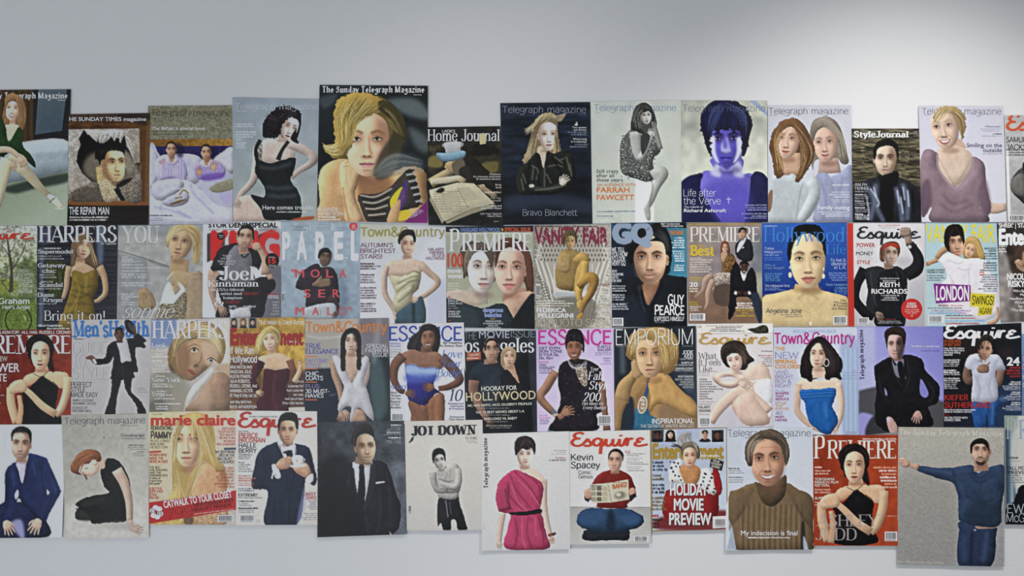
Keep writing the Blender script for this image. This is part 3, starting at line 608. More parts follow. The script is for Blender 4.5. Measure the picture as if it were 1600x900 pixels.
c = Cover('C', "38,32 685,37 683,857 22,843", '171d1f', 'largest cover of the top row, blonde bare-shouldered woman resting her chin on her fist', 2.6)
c.nz(.5, 160, 3)
c.T('The Sunday Telegraph Magazine', 56, 77, 665, 36, 'd0cec6', 'k', .25)
c.f("440,120 600,110 684,180 684,240 560,215 470,160", '8494988'[:6], .55, soft=18); c.f("570,280 684,350 684,440 610,400", '8a989c', .4, soft=18); c.f("40,110 140,90 120,140 60,170", '55606a', .5, soft=10)
c.f("140,150 200,90 300,80 420,110 520,200 560,330 530,400 480,560 420,600 240,520 150,480 120,470 60,400 130,380 125,260", '5c5024', soft=3)
c.f("30,600 60,520 150,475 260,490 330,560 420,570 560,520 660,540 680,640 640,860 20,860 40,740", 'bd9468', sh=.6, rad=50, lt=(-.8, -.4)); c.f("250,560 350,590 470,590 440,700 300,720", '6a4a30', .7, soft=20)
c.f("165,500 245,480 285,540 265,620 250,700 300,845 200,850 180,740 162,620", 'c8a47c', sh=.5, lt=(-.8, -.4)); c.s("190,500 230,480 270,520", 10, '8a6040', .5, soft=5); c.s("178,520 215,515", 5, '8a6040', .5); c.s("175,640 190,740 215,845", 12, '6a4628', .5, soft=6)
c.face(322, 358, 322, 572, 'ceab8c', w=1.22, yaw=-.02, lit=-1, k=.55, hair='5a4426', eye='26241f', lip='a4686a', sock=.42, iris='4c5448', jaw=.98, nose=1)
c.f("360,560 400,440 470,330 480,250 440,200 560,300 540,420 480,560 400,600", '2c2c20', .75, soft=10)
c.f("132,150 190,95 280,78 370,95 420,140 425,195 350,210 270,258 238,320 240,380 205,440 160,470 100,450 60,395 130,380 122,270", '9c8242', sh=.4, rad=40, jit=8)
c.f("400,125 470,140 530,220 562,330 548,365 500,325 470,255 420,205 390,175", '3a351c', sh=.2, soft=4)
c.hr("190,95 140,220 150,400 60,390", "400,190 275,252 245,340 190,460", 170, 'cfbb74 6c5626 e2d69c 4c3e1c b49a50', 4.5, .6)
c.hr("250,90 220,170 190,270", "420,140 340,195 250,270", 60, '2a2614 443a18 c8b878', 3.5, .55); c.hr("150,370 90,400 50,372", "190,450 120,455 60,425", 40, 'e2d69c 8c7838 d8c890', 4, .6); c.hr("130,380 100,400 60,385", "205,440 150,470 90,450", 26, 'd8c890 7c6830', 4, .6)
c.hr("420,150 490,220 548,350", "410,200 470,280 510,330", 44, '8c7c48 b4a46c 241f10', 3.5, .5)
c.hr("350,560 470,440 660,480", "330,600 500,570 650,530", 50, '9aa2a2 525c60 707a7c', 4, .35); c.f("360,570 400,490 520,440 640,480 640,540 480,570", '6a7478', .5, soft=20)
c.f("270,690 380,680 460,640 560,540 600,560 640,740 560,780 440,850 330,850 290,780", '38342f', sh=.3)
for i in range(8): c.s([(280+i*8, 690+i*20), (370, 700+i*18), (470-i*6, 650+i*25)], 9, '141414' if i % 2 else '9a9284', .85)
for i in range(11): c.s([(548+i*7, 550+i*20), (605+i*5, 540+i*20)], 11, ('1c1c1e', '8a9094')[i % 2], .9)
c.f("460,720 530,640 545,700 510,760 480,800", 'c8aa20', .95); c.f("510,790 580,780 570,830 500,840", 'c0a228', .9); c.f("530,650 560,600 555,720 500,800 490,760", '4c2e74', .85); c.f("440,850 470,760 520,720 500,850", 'b08a64', sh=.3)
c.f("535,860 690,715 690,860", '6a2262', sm=0); c.f("30,700 180,690 180,840 20,845", '8c7450', .35, soft=16)
c.tl('BLONDE@30,150|AMBITION@30,178', 0, 785, 0, 21, 27, 'e8e6de', w=.02)
c.g(30, 813, 175, 2, 15, 'e8e6de', .8)
for i in range(3): c.t('SWEET NOTHING'[:5+i*3], 580+i*14, 830-i*4, 640+i*10, 10, 'c8a8c8', 'b', 0, y1=775+i*6)
c.g(600, 86, 665, 1, 10, 'c8c8c0', .7)

c = Cover('C', "675,285 1118,278 1135,878 688,868", '1c1c1a', 'man in a pale top hat reading a newspaper, small cover in top row', 2.2)
c.f("690,380 1130,380 1130,560 690,560", '2c281e', sm=0, soft=8); c.nz(.35, 24, 3)
for i in range(5): c.s([(690, 400+i*6), (780, 398+i*6)], 2, '7a6a3c', .5)
c.f("690,470 740,450 770,470 770,520 690,520", '6c6438', soft=5); c.f("1010,500 1100,490 1095,550 1010,560", '5e5630', soft=6); c.f("900,420 980,380 1100,410 1110,440 930,460", '14120e', .9, soft=5)
c.f("850,470 930,440 1020,520 1090,600 1130,680 1130,760 950,700 870,600", '211c17', sh=.4); c.f("780,300 900,285 960,300 950,420 880,440", '22201c', .8, soft=5)
c.s("700,620 780,570 830,540 790,510", [60, 50, 44, 30], '9a8a68', sh=.5); c.f("790,500 850,480 880,540 840,560 800,530", 'a08a68', sh=.4)
c.f("830,500 890,470 910,540 880,590 840,560", '5c5648', soft=3); c.f("870,540 930,520 940,620 900,630", '2a2622', soft=4)
c.f("780,380 830,370 880,375 880,420 900,425 890,450 800,445 790,420", '9aa0a4', sh=.3); c.f("735,440 800,440 900,425 905,460 860,480 770,490", '6e8ca0', sh=.4, lt=(0, -1)); c.f("780,380 885,372 886,400 784,405", 'a6aaac', .7)
c.s("700,610 800,600 870,590 900,610", [34, 40, 34, 24], 'b0a890', sh=.4); c.hand(880, 600, 20, 24, 'a89a80'); c.hand(1010, 640, 160, 26, 'a4947c'); c.s("1000,640 1090,700", 30, '8a7a64', sh=.4)
c.f("692,660 860,615 960,620 1085,740 950,770 790,845 770,840 700,700", 'b0aa90', sm=0, sh=.15); c.f("700,690 780,845 770,860 695,720", '8a8470', sm=0)
c.g(720, 660, 940, 9, 15, '6c6858', .5, seed=4); c.f("735,665 765,645 785,655 770,675 740,675", '24221e', soft=2)
c.f("770,690 850,660 880,740 800,780", 'a49e86', .9, sm=0); c.f("860,650 930,640 1000,710 920,730", 'a49e86', .9, sm=0); c.s("860,645 890,700 930,770", 2, '5c5848', .8); c.s("770,690 850,662 880,740 800,778 770,690", 2, '6c6656', .7, sm=0)
c.f("790,850 950,770 1085,745 1080,760 950,800 800,860", '827c68', sm=0)
c.T('Home Journal', 682, 366, 1115, 68, 'd2d4d0', 'd', .13); c.t('LADIES', 770, 315, 848, 15, 'c8cac8', 'l', .12)
c.tl('Madonna@1055,1120|An intimate interview@955,1120|& exclusive photos@975,1120', 0, 570, 0, 10, 14, 'c8c8c0', w=.01)
c.g(1075, 620, 1120, 2, 16, 'b8a8a0', .8, 'r'); c.g(990, 665, 1120, 1, 16, 'c0b4a8', .8, 'r'); c.tl('You Too@1060,1120|Yourself?@1050,1122', 0, 712, 0, 10, 15, 'b8b0b0'); c.tl('Good Cooking and@985,1125|Cozy Deck Decor@1000,1127', 0, 758, 0, 10, 15, 'd8d8d4', w=.015); c.tl("Lift Your Spirits!@1000,1125|Here's How@1042,1125", 0, 806, 0, 10, 14, 'd0d0d0')
c.g(1080, 840, 1125, 1, 14, 'b0b0b0', .6)

c = Cover('D', "25,140 562,133 575,862 42,868", '1a2230', 'blonde woman in a black leather jacket, arms folded, dark blue cover, top row', 2)
c.f("20,560 580,560 580,870 20,870", '10141c', sm=0, soft=40); c.nz(.35, 120, 3, cy=26); c.nz(.2, 50, 5, cy=12)
c.f("60,700 300,680 560,720 560,800 300,760 60,790", '2c3648', .8, soft=24)
c.T('Telegraph magazine', 38, 198, 538, 40, '8c8ca0', 'l', .06)
c.hr("330,220 370,240 420,200", "300,240 380,250 400,230", 26, 'b4a888 7a6c52', 4, .7)
c.f("170,490 190,420 212,340 225,270 260,215 320,198 365,235 368,300 372,380 395,450 350,480 300,440 230,440 190,500", '7a6a4c', soft=2)
c.f("255,400 310,400 330,440 290,530 250,450", 'b4a490', sh=.3)
c.face(312, 326, 314, 420, 'd8cabe', w=1.16, yaw=.12, lit=1, k=.3, hair='8a7656', eye='26221f', lip='9a5c5a', ears='l', sock=.45)
c.f("215,300 240,235 280,205 330,198 362,225 366,262 340,240 300,242 268,270 252,320 246,380 232,430 208,490 178,505 158,480 185,430 205,360", 'a49472', sh=.4, jit=5)
c.f("350,320 362,290 372,380 398,455 372,468 352,488 338,440 345,390", '9c8a68', sh=.3, jit=4)
c.hr("280,205 222,300 165,480", "320,238 258,290 215,490", 110, 'dcd2b6 6a5a3e c4b694 4a3c26', 3, .65); c.hr("350,320 362,400 350,485", "370,320 385,410 402,458", 40, 'dcd2b6 6a5a3e 4a3c26', 3, .6); c.hr("270,225 210,270 160,318", "262,250 220,290 172,322", 30, 'd4c8a8 8c7c5c', 3, .7); c.hr("320,205 370,215 425,200", "340,235 385,240 410,225", 34, 'd4c8a8 7a6c50', 3.5, .7); c.hr("230,270 190,285 158,290", "240,300 200,320 180,340", 18, 'c8bc9c', 2.5, .6)
c.f("235,440 262,450 285,530 305,430 345,440 420,420 448,450 462,560 440,640 350,680 200,690 150,680 135,600 150,520 190,490", '1c1f1b', sh=.6, rad=22)
c.s("165,520 150,600 165,680", [40, 60, 50], '23261f', sh=.6); c.s("430,440 450,560 410,650", [46, 50, 60], '20231d', sh=.6); c.s("440,600 340,660 210,655", [50, 50, 40], '272a24', sh=.7, lt=(0, -1))
c.f("268,440 280,520 296,440", 'b8a898')
for p in ("210,510 250,540 240,600", "310,520 360,510 400,520", "290,520 290,640", "160,560 180,620", "420,460 440,540", "230,660 330,650 420,630", "380,480 410,470", "150,590 165,660", "300,560 330,620", "350,460 400,500", "225,520 215,600", "440,500 452,580"): c.s(p, 7, '8a8c80', .55, soft=3)
for p in ("200,500 190,600 210,640", "330,460 390,560 370,600", "250,560 260,640"): c.s(p, 10, '06070a', .6, soft=4)
c.hand(400, 610, -55, 36, 'c4b4a4', curl=.2); c.s("200,640 215,632 225,640", 18, 'b8a898')
c.t('Bravo Blanchett', 160, 812, 486, 36, '8e94a4', 'l', .06)
c.g(490, 202, 538, 1, 8, '8c8ca0', .6); c.tl('Two queens@455,540|one throne@463,540', 0, 290, 0, 10, 14, 'd0d0d0', w=.02); c.g(420, 306, 542, 2, 14, '8890a0', .7, 'r'); c.tl('Whose body@460,543|is it anyway?@448,543', 0, 360, 0, 11, 15, 'd0d0d0', w=.02); c.g(440, 380, 543, 2, 14, '8890a0', .7, 'r'); c.f("468,275 485,248 488,275", 'd0d0d0', sm=0)

c = Cover('D', "566,133 1105,122 1108,850 577,858", 'c0c6bc', 'woman in a sequin dress on a white block, black and white cover, top row', 2.3)
c.f("560,110 1110,110 1110,870 560,870", 'c4cac0', sm=0, g=('b4bcb2', 600, 300, 1100, 800)); c.nz(.03, 80, 3)
c.T('Telegraph magazine', 585, 187, 1075, 38, '6a7cb0', 'l', .06); c.g(588, 195, 630, 1, 8, '7a86a8', .6)
c.f("755,570 940,590 945,850 750,850", 'ccd2ca', sm=0); c.f("830,600 945,590 900,850 830,850", 'dce0da', soft=6); c.f("750,575 830,590 830,850 750,850", 'b4bcb2', .7, sm=0)
c.f("805,300 820,200 850,150 900,140 940,190 960,260 940,310 890,330 840,310", '4a4c4a')
c.f("740,480 745,380 790,310 830,300 870,330 960,340 985,420 940,480 950,560 960,590 900,610 830,590 755,560", '5c5f5c', sh=.4)
r_ = np.random.default_rng(5); e_ = [(745+v[0]*205, 320+v[1]*275) for v in r_.random((420, 2))]
e_ = [p for p in e_ if not (p[0] > 820 and p[1] < 480 and p[0] < 900)]
c.f(None, 'd4d6d2', .75, raw=[c.X([(x, y), (x+6, y), (x+6, y+4), (x, y+4)]) for x, y in e_[::2]]); c.f(None, '161816', .8, raw=[c.X([(x, y), (x+6, y), (x+6, y+5), (x, y+5)]) for x, y in e_[1::2]])
c.s("830,310 840,420 860,480", [70, 58, 44], 'a8aaa6', sh=.5); c.s("855,480 890,420 930,330", [40, 36, 28], 'b4b6b2', sh=.5); c.s("985,415 965,350 940,250", [26, 30, 22], '8e908c', sh=.5)
c.f("870,330 920,330 905,400 875,450 865,400", '3c3e3c')
c.s("930,575 985,545 1000,570 960,640 925,730 900,770", [60, 60, 56, 44, 32, 26], 'a6a8a4', sh=.5); c.f("885,770 915,750 922,830 900,835", '9c9e9a', sh=.4); c.s("930,600 935,650 918,740", 8, '4a4c4a', .5, soft=4)
c.face(895, 212, 898, 264, 'c4c4c0', w=1.25, yaw=.25, lit=1, k=.4, hair='3a3a3a', lip='4a4444', smile=1, sock=.6, nose=1)
c.f("805,290 815,210 840,155 890,138 930,165 940,200 915,190 885,195 860,215 858,270 880,310 880,325 840,310", '3c3e3c', sh=.4); c.hr("850,150 820,220 830,300", "890,190 862,230 880,320", 60, 'a8aaa6 161816 70726e', 3, .6); c.hr("890,145 940,190 960,260", "880,170 930,210 940,300", 30, '8c8e8a 1a1c1a', 3, .55)
c.hand(925, 320, -90, 24, 'bcbeba', curl=.4)
c.tl('Still crazy@600,732|after all@600,705|these years@600,758', 0, 557, 0, 21, 26, '2c302e', w=.005)
c.t('AN AUDIENCE WITH', 602, 636, 832, 16, 'c87838', 'b', .01); c.tl('FARRAH@602,797|FAWCETT@602,825', 0, 674, 0, 31, 45, 'd0702c', w=.03)
c.g(602, 780, 865, 1, 13, '5a6e90', .9); c.g(602, 792, 780, 1, 10, '8c98a4', .5); c.g(602, 808, 710, 1, 13, '5a6e90', .9); c.g(602, 822, 760, 1, 10, '8c98a4', .5)

c = Cover('E', "30,123 548,125 552,852 38,852", 'b8bcae', 'cover of a dark-haired man tinted blue, bare chest with a cross pendant, top row', 2)
c.f("20,110 560,110 560,600 20,600", 'b6baac', sm=0, g=('c8ccbc', 20, 120, 20, 560)); c.f("30,250 200,230 160,330 30,340", '8e928a', .5, soft=22); c.f("440,230 560,240 560,330 450,330", '8e928a', .5, soft=22); c.nz(.08, 40, 3)
c.f("440,125 480,125 550,190 550,220", '8c9ec0', .8, sm=0)
c.TT('Telegraph magazine', 42, 190, 535, 40, '5a6080', 'l', .06, a=.8)
c.f("230,440 390,440 380,560 470,580 480,860 130,860 150,570 240,540", '6a66b4')
c.f("215,470 395,470 400,560 460,600 450,860 160,860 155,580 225,540", '6c64c0', sh=.3); c.f("210,540 260,500 270,580 220,570", 'c8cce4', .8, soft=10); c.f("345,480 390,500 410,580 350,570", 'c0c4e0', .8, soft=10)
c.f("30,620 160,560 150,650 230,790 260,860 30,860", '1a1c48', sh=.2); c.f("465,555 555,600 556,860 420,860 440,700", '1c1e4a', sh=.2); c.f("180,640 420,620 430,860 260,860", '4e46b4', .6, soft=30)
c.f("150,260 160,190 230,125 330,125 420,180 460,260 445,330 420,440 395,450 380,340 250,310 210,400 220,460 190,420 165,330", '14163a')
c.face(300, 352, 305, 520, '5850b8', w=1.18, lit=-1, k=.2, m=1, hair='10123a', eye='0c0e34', lip='2c2890', sock=.6, iris='1c1c60', ears='', jaw=1.05)
c.f("205,350 235,340 240,430 262,500 235,480 210,420", 'ccd0ec', .95, soft=5); c.f("395,350 365,350 365,430 345,500 370,480 398,420", 'ccd0ec', .9, soft=6); c.f("275,380 305,340 325,400 330,430 300,440 272,425", 'b8bcf0', .75, soft=6); c.f("270,505 305,540 345,505 340,540 280,545", '9c98e0', .7, soft=7)
c.f("280,345 300,340 310,400 290,410", '4438a8', .6, soft=5)
c.f("150,265 165,205 205,150 260,126 340,126 405,155 445,215 458,275 446,330 425,370 446,398 412,405 400,440 396,350 385,315 365,300 350,325 330,295 305,315 280,292 255,325 235,300 215,330 208,395 222,455 190,420 178,350 160,320", '12143a', sh=.4, jit=9)
c.hr("280,130 200,200 180,380", "330,140 260,230 220,330", 60, '34407a 080a20 5a6aa0', 3, .5); c.hr("300,130 420,200 430,390", "300,160 380,240 395,320", 60, '34407a 080a20 5a6aa0', 3, .5); c.hr("270,180 250,260 240,330", "360,180 370,260 370,310", 40, '2c2c7c 0c0e2c', 3, .5)
c.s("318,700 318,742", 3, 'c0c4e8', .9); c.s("302,714 334,714", 3, 'c0c4e8', .9)
c.tl('Life after@48,243|the Verve@48,270', 0, 697, 0, 42, 48, 'd4d8e4', font='l', w=.055); c.t('The rebirth of', 50, 766, 165, 11, 'c8cce0', 'b', .02); c.t('Richard Ashcroft', 50, 791, 303, 19, 'e0e4f0', 'b', .03)
c.tl('Jacques and Lolita@418,545', 0, 753, 0, 9, 10, 'b0b8e0', w=.02); c.g(410, 758, 545, 2, 13, '8c94d0', .8, 'r'); c.tl('A country tale for the@395,545|new millennium@455,545', 0, 805, 0, 9, 14, 'b0b8e0', w=.02); c.g(390, 820, 545, 1, 13, '8c94d0', .8, 'r')

c = Cover('E', "552,153 1048,153 1058,850 553,850", 'c4c6d0', 'two women leaning together, wavy brown and grey blonde hair, cover in top row', 2.2)
c.T('Telegraph magazine', 556, 206, 1032, 38, '4c4c54', 'l', .06); c.g(560, 210, 615, 1, 8, '5c5c64', .6)
c.f("805,300 830,240 900,222 960,250 1000,330 1030,480 1000,500 960,470 840,480 820,540 800,400", '7c7468')
c.s("915,470 920,560", [110, 140], 'b09284', sh=.3)
c.f("850,560 900,555 930,578 990,550 1040,510 1060,560 1060,852 830,852 860,650 840,590", '9298b4', sh=.3, rad=30)
for p in ("870,620 900,720 880,840", "1000,580 980,700 1010,840", "930,600 950,700"): c.s(p, 10, '6a708e', .4, soft=6)
c.face(895, 372, 905, 488, 'cdaa98', w=1.22, yaw=-.2, lit=-1, k=.2, hair='6a5a4c', lip='a0605c', smile=1, sock=.3)
c.f("815,330 820,260 870,225 930,228 980,280 1000,370 1035,490 990,500 965,430 965,350 930,290 880,285 840,320 815,400 800,350", '847c70', sh=.4); c.hr("840,240 900,225 1000,340 1030,480", "820,320 880,280 960,340 985,480", 80, 'c4bcac 5a5248 a49a88', 3, .55)
c.f("560,400 590,310 640,250 720,232 780,290 815,370 830,450 800,520 740,600 700,560 650,480 640,560 600,590 580,480", '5c4028')
c.s("690,440 695,570", [110, 120], 'c09a80', sh=.3)
c.f("553,620 600,560 660,580 700,560 760,600 830,570 862,640 850,740 760,852 553,852", 'b4bcc0', sh=.35, rad=26); c.f("553,690 580,660 575,760 553,790", '8a6a54')
for i in range(34): c.s([(565, 600+i*8), (700, 612+i*8), (850, 590+i*8)], 2, '8c969c', .35)
c.s("800,600 830,680 770,800 740,850", [80, 70, 60, 60], 'b8c0c4', sh=.4); c.s("760,620 740,700 720,840", 8, '7c868c', .5, soft=4)
c.face(668, 350, 660, 466, 'd6b39c', w=1.22, yaw=-.15, lit=-1, k=.25, hair='6a4a34', lip='a4584e', smile=.6, sock=.28)
c.f("562,370 590,300 640,245 710,232 765,270 800,350 832,420 815,500 775,560 740,612 715,600 740,520 750,420 740,340 700,285 660,290 620,330 600,400 615,480 650,560 620,590 590,560 580,480 570,420", '7a5634', sh=.4, jit=6)
c.hr("640,250 590,350 600,470 610,580", "690,290 615,380 640,500 650,570", 70, 'b48c5c 4a321c d0ac7c', 3.5, .55); c.hr("690,240 780,340 825,440 770,560", "710,285 745,400 740,500 725,600", 90, 'b48c5c 4a321c c8a474 3a2616', 3.5, .55)
c.t('Family outing', 850, 776, 1040, 24, 'e4e6ee', 'b', .015); c.g(905, 622, 1038, 1, 14, 'd4d8e4', .8, 'r'); c.g(915, 665, 1038, 3, 14, 'd4d8e4', .7, 'r'); c.g(915, 712, 1038, 2, 12, 'd4d8e4', .5, 'r'); c.g(840, 784, 1038, 3, 12, 'd4d8e4', .8, 'r')

c = Cover('F', "35,292 440,292 455,853 45,852", '4c4636', 'cover of a man in a black leather jacket against a woven branch fence, top row', 2)
c.nz(.5, 60, 3, cy=9); c.nz(.5, 24, 7, cy=5)
for i in range(12): c.s([(40, 345+i*26), (150+(i*37) % 90, 335+i*26), (300, 352+i*24), (450, 345+i*26)], 7, ('2a261c', '7c7458', '8c8464')[i % 3], .55, soft=2)
for i in range(16): c.s([(90+(i*83) % 330, 330+(i*47) % 240), (130+(i*83) % 330, 310+(i*61) % 260)], 2, 'a09878', .5)
c.f("30,640 450,640 460,860 40,860", '24221e', .8, soft=20); c.T('StyleJournal', 50, 344, 378, 35, 'e8e8e8', 'r', .2)
c.f("80,640 190,580 300,580 400,620 445,700 450,852 60,852", '23242a', sh=.4); c.f("200,570 240,550 310,545 318,600 290,700 280,852 200,852 210,650", '0e0e12', sh=.3)
c.face(240, 468, 240, 572, 'ceb8a0', w=1.2, lit=-1, k=.65, m=1, hair='16120e', eye='12100c', lip='8a6458', ears='l', sock=.55, beard=.2, top=.85)
c.f("168,470 170,410 200,365 260,352 310,385 320,440 315,490 300,420 270,395 220,400 190,420 182,470", '14110d', sh=.4); c.hr("190,390 230,360 300,380", "200,410 250,380 300,410", 26, '3e3626 080604', 3, .5)
c.f("215,580 250,562 300,555 310,600 250,620", '0a0a0e'); 
for p in ("130,640 170,720 150,840", "180,620 190,760 230,850", "340,620 370,700 370,840", "300,640 330,760 340,850"): c.s(p, 28, '6c7690', .75, soft=9)
for p in ("150,650 200,730 190,760", "345,640 355,720", "310,660 322,740", "120,680 140,780 135,840", "170,640 185,700", "372,660 380,760", "330,700 345,800"): c.s(p, 9, 'c0c8dc', .75, soft=4)
for p in ("110,640 120,760", "400,650 410,800", "260,620 250,850"): c.s(p, 14, '08080a', .7, soft=5)
c.tl('RALPH@58,128|FIENNES@58,138', 0, 636, 0, 17, 22, 'c8ccd4', font='l', w=.1); c.g(58, 662, 155, 1, 12, 'c8ccd4', .7)
for i, n in enumerate((2, 1, 1, 1)): c.g(58, 680+i*39, 120, 1, 13, 'e4e8ec', .95); c.g(58, 693+i*39, 155, 2, 11, 'b4b8c0', .7)
c.g(58, 805, 165, 3, 11, 'd4d8dc', .8); c.g(408, 305, 436, 4, 9, 'c8c8c0', .6)

c = Cover('F', "437,155 943,158 962,850 455,850", 'c8c8d6', 'cover of a laughing short-haired blonde woman in a mauve V-neck knit, top row', 2.3)
c.f("430,150 970,150 970,860 430,860", 'cccbda', sm=0, g=('d4d4de', 800, 200, 860, 840))
c.T('Telegraph magazine', 455, 208, 930, 38, '5c5e70', 'l', .06); c.g(470, 206, 510, 1, 8, '6c6e80', .5)
c.s("570,390 640,400 670,440", [100, 120, 130], 'c4a690'); c.f("540,440 600,400 690,400 760,460 750,560 650,640 590,610 550,540", 'd2b8a4', sh=.25)
c.s("840,760 900,770 960,760", [70, 62, 46], 'caae9a', sh=.4); c.f("455,690 500,680 510,730 470,800 455,800", 'b4a8a4', .8, soft=6)
c.f("455,450 545,435 552,520 600,600 655,645 720,590 760,520 765,460 830,510 842,640 870,760 845,815 800,760 850,852 520,852 515,760 455,810", '8c7680', sh=.45, rad=34)
c.f("455,640 500,600 515,740 460,800", '5c4a5a', .7, soft=10); c.f("790,660 840,600 870,760 840,810 800,740", '6a5664', .7, soft=10)
for i in range(24): c.s([(530, 560+i*12), (660, 650+i*9), (800, 560+i*12)], 2, '6c5864', .3)
for p in ("560,740 650,790 760,740", "580,680 640,740 740,720", "520,830 650,852 830,820"): c.s(p, 16, '5e4c58', .45, soft=9)
c.s("548,440 556,530 605,606 655,648 718,592 756,520 764,462", 16, '9c8892', .8); 
for i in range(30): c.s([(548+i*3.6, 470+i*6), (562+i*3.3, 464+i*6)], 2, '6c5a66', .5); c.s([(762-i*3.6, 470+i*6), (748-i*3.3, 464+i*6)], 2, '6c5a66', .5)
c.face(592, 276, 612, 410, 'd8bba6', w=1.2, yaw=-.3, lit=-1, k=.2, hair='a48a64', lip='a84e4c', smile=2, sock=.28, ears='r')
c.f("522,255 528,205 570,162 640,158 705,200 720,270 700,350 690,365 688,300 665,230 620,200 560,215 535,250", 'b49a6c', sh=.4, jit=7); c.hr("560,170 530,220 525,270", "650,170 600,220 545,250", 50, 'd8c498 8c7448 ecdcb4', 3, .6); c.hr("640,165 710,230 700,350", "620,200 670,260 690,350", 50, 'd8c498 8c7448 6a5634', 3, .6)
c.tl('Smiling on the@724,934|outside@822,934', 0, 404, 0, 24, 29, '3c3c5c', w=.012); c.g(780, 438, 934, 1, 12, '8c8ca0', .7, 'r'); c.t('Williams sisters', 833, 285, 925, 10, '5c5e78', 'b', .01, a=.8); c.g(790, 288, 930, 2, 12, '8c8ca4', .6, 'r'); c.g(860, 318, 930, 1, 13, '4c4e68', .8, 'r'); c.g(770, 331, 930, 1, 12, '8c8ca4', .6, 'r')

c = Cover('F', "950,212 1450,215 1470,855 968,852", 'b4b4b4', 'grey cover with orange script masthead, cut off at the right, top row', 2)
c.f("950,500 1460,450 1470,860 950,860", 'a4a4a4', sm=0, soft=40); c.nz(.05, 20, 3)
c.f("985,640 1000,580 1060,520 1150,470 1250,520 1300,700 1200,852 1090,760 1010,690", '3c3c3a', sh=.6); c.f("985,640 1000,590 1060,560 1085,640 1070,700 1010,680", '6c6864', sh=.5); c.f("1060,500 1150,440 1250,500 1250,640 1100,640 1075,590", '2a2c2a', sh=.4)
c.t('Esquire', 958, 300, 1430, 84, 'd05028', 'e', .42, name='masthead'); c.tl('SAMUEL L@960,1130|JACKSON@960,1140', 0, 374, 0, 32, 45, '2e2e30', font='l', w=.12); c.g(962, 412, 1090, 3, 15, '3c3c3e', .8)
c.bar(975, 808, 1075, 848); c.f("962,440 975,440 985,800 972,800", 'e4e4e8', .8, soft=3)
# ================================================================== row 2
c = Cover('G0', "-330,65 303,67 298,900 -340,900", '90988a', 'green garden cover with a tree and bicycle wheel, leftmost in second row', 1)
c.f("-340,60 310,60 310,450 -340,450", 'a0a498', sm=0, g=('7c8a64', 0, 100, 0, 440)); c.nz(.3, 40, 3); c.nz(.25, 14, 5)
c.f("-340,560 300,640 300,900 -340,900", '4a5c28', sm=0, soft=30); c.f("-340,480 120,500 140,600 -340,640", '6c7828', .8, soft=24); c.f("150,380 300,360 300,640 180,640", '46522c', .7, soft=24); c.f("60,720 300,680 300,900 40,900", '586c2c', .9, soft=14); c.nz(.18, 10, 8)
c.s("92,600 95,420 80,300 60,160", [36, 26, 20, 10], '3e3a30', .9); c.s("95,430 150,340 200,240 210,180", [16, 12, 8, 4], '46423a', .9); c.s("80,320 30,240 0,210", [12, 7, 4], '4a463e', .8); c.s("85,280 120,220 110,150", [8, 5, 3], '4a463e', .8); c.s("190,260 240,220 280,200", [6, 3, 2], '565248', .7); c.s("200,240 180,190 200,150", 3, '565248', .7)
c.s("10,505 50,560 90,610", 5, '24221c'); c.s("20,510 45,505", 6, '24221c')
t_ = np.linspace(0, 2*np.pi, 26); c.s([(152+104*math.cos(a), 825+110*math.sin(a)) for a in t_], 10, '16180e', 1); c.s("150,830 75,690", 3, '24241c', .8); c.s("195,785 215,830", 10, 'a0a890', .8, soft=2)
for i in range(10): c.s([(152, 828), (152+100*math.cos(i*.63), 828+104*math.sin(i*.63))], 1.2, '2c2e20', .5)
c.f("145,415 270,415 270,610 145,610", '6c7862', .45, sm=0)
c.t('Esquire', -330, 172, 282, 72, 'a62c24', 'e', .42, name='masthead'); c.tl('GREAT@148,235|ESCAPES@148,270', 0, 440, 0, 24, 31, 'b8bcb0', font='l', w=.08); c.g(150, 478, 268, 8, 16, 'b4b8ac', .7)
c.tl('Heather@-140,-10|Graham@-10,242', 0, 692, 0, 42, 0, 'd8dcd4', font='l', w=.15); c.t("Hell's Angel", 24, 734, 243, 28, 'd8dcd4', 'l', .13)

c = Cover('G0', "303,65 950,62 940,900 300,900", '2c303c', 'cover of a long-haired woman in a gold strapless dress by dark planks, second row', 1.3)
c.f("300,60 955,60 945,900 300,900", '1c1e26', sm=0, g=('282a32', 300, 100, 900, 800))
for i in range(9): c.s([(300, 120+i*95), (950, 128+i*95)], 5, '0c0d12', .8, soft=2)
c.nz(.3, 120, 2, cy=7); c.f("780,60 830,60 830,340 790,360", '6c809c', .6, soft=14); c.f("310,65 420,65 420,200 310,210", '4a5470', .5, soft=14); c.s("335,240 340,500 330,880", 36, '7c94ac', .45, soft=12)
c.f("360,380 450,340 540,400 530,560 450,640 390,600", '343c1c', .9, soft=12)
for i in range(16): c.s([(400+i*8, 640), (420+(i*29) % 110, 480), (380+(i*53) % 150, 350)], 5, ('4a5426', '1c2210')[i % 2], .6)
c.TT('HARPERS', 316, 196, 942, 128, 'c2c8ce', 'd', .17); c.t('& Queen', 818, 218, 938, 24, 'b0b6bc', 'd', .12)
c.f("570,260 590,180 640,125 700,130 740,180 760,280 790,370 770,420 700,380 620,380 570,400 575,330", '5c4a34', sh=.3)
c.s("650,320 645,380", [60, 90], 'a08468'); c.f("590,390 660,360 740,400 790,440 780,480 590,480 570,430", 'a88c70', sh=.3)
c.s("560,390 545,470 535,570 510,650", [50, 46, 40, 30], 'a0866c', sh=.4); c.s("800,390 840,480 850,600 800,660 760,675", [66, 50, 44, 36, 24], 'a4886c', sh=.5)
c.face(683, 218, 660, 326, 'b89c84', w=1.14, yaw=.1, lit=1, k=.45, hair='4a3624', lip='7c4844', sock=.5)
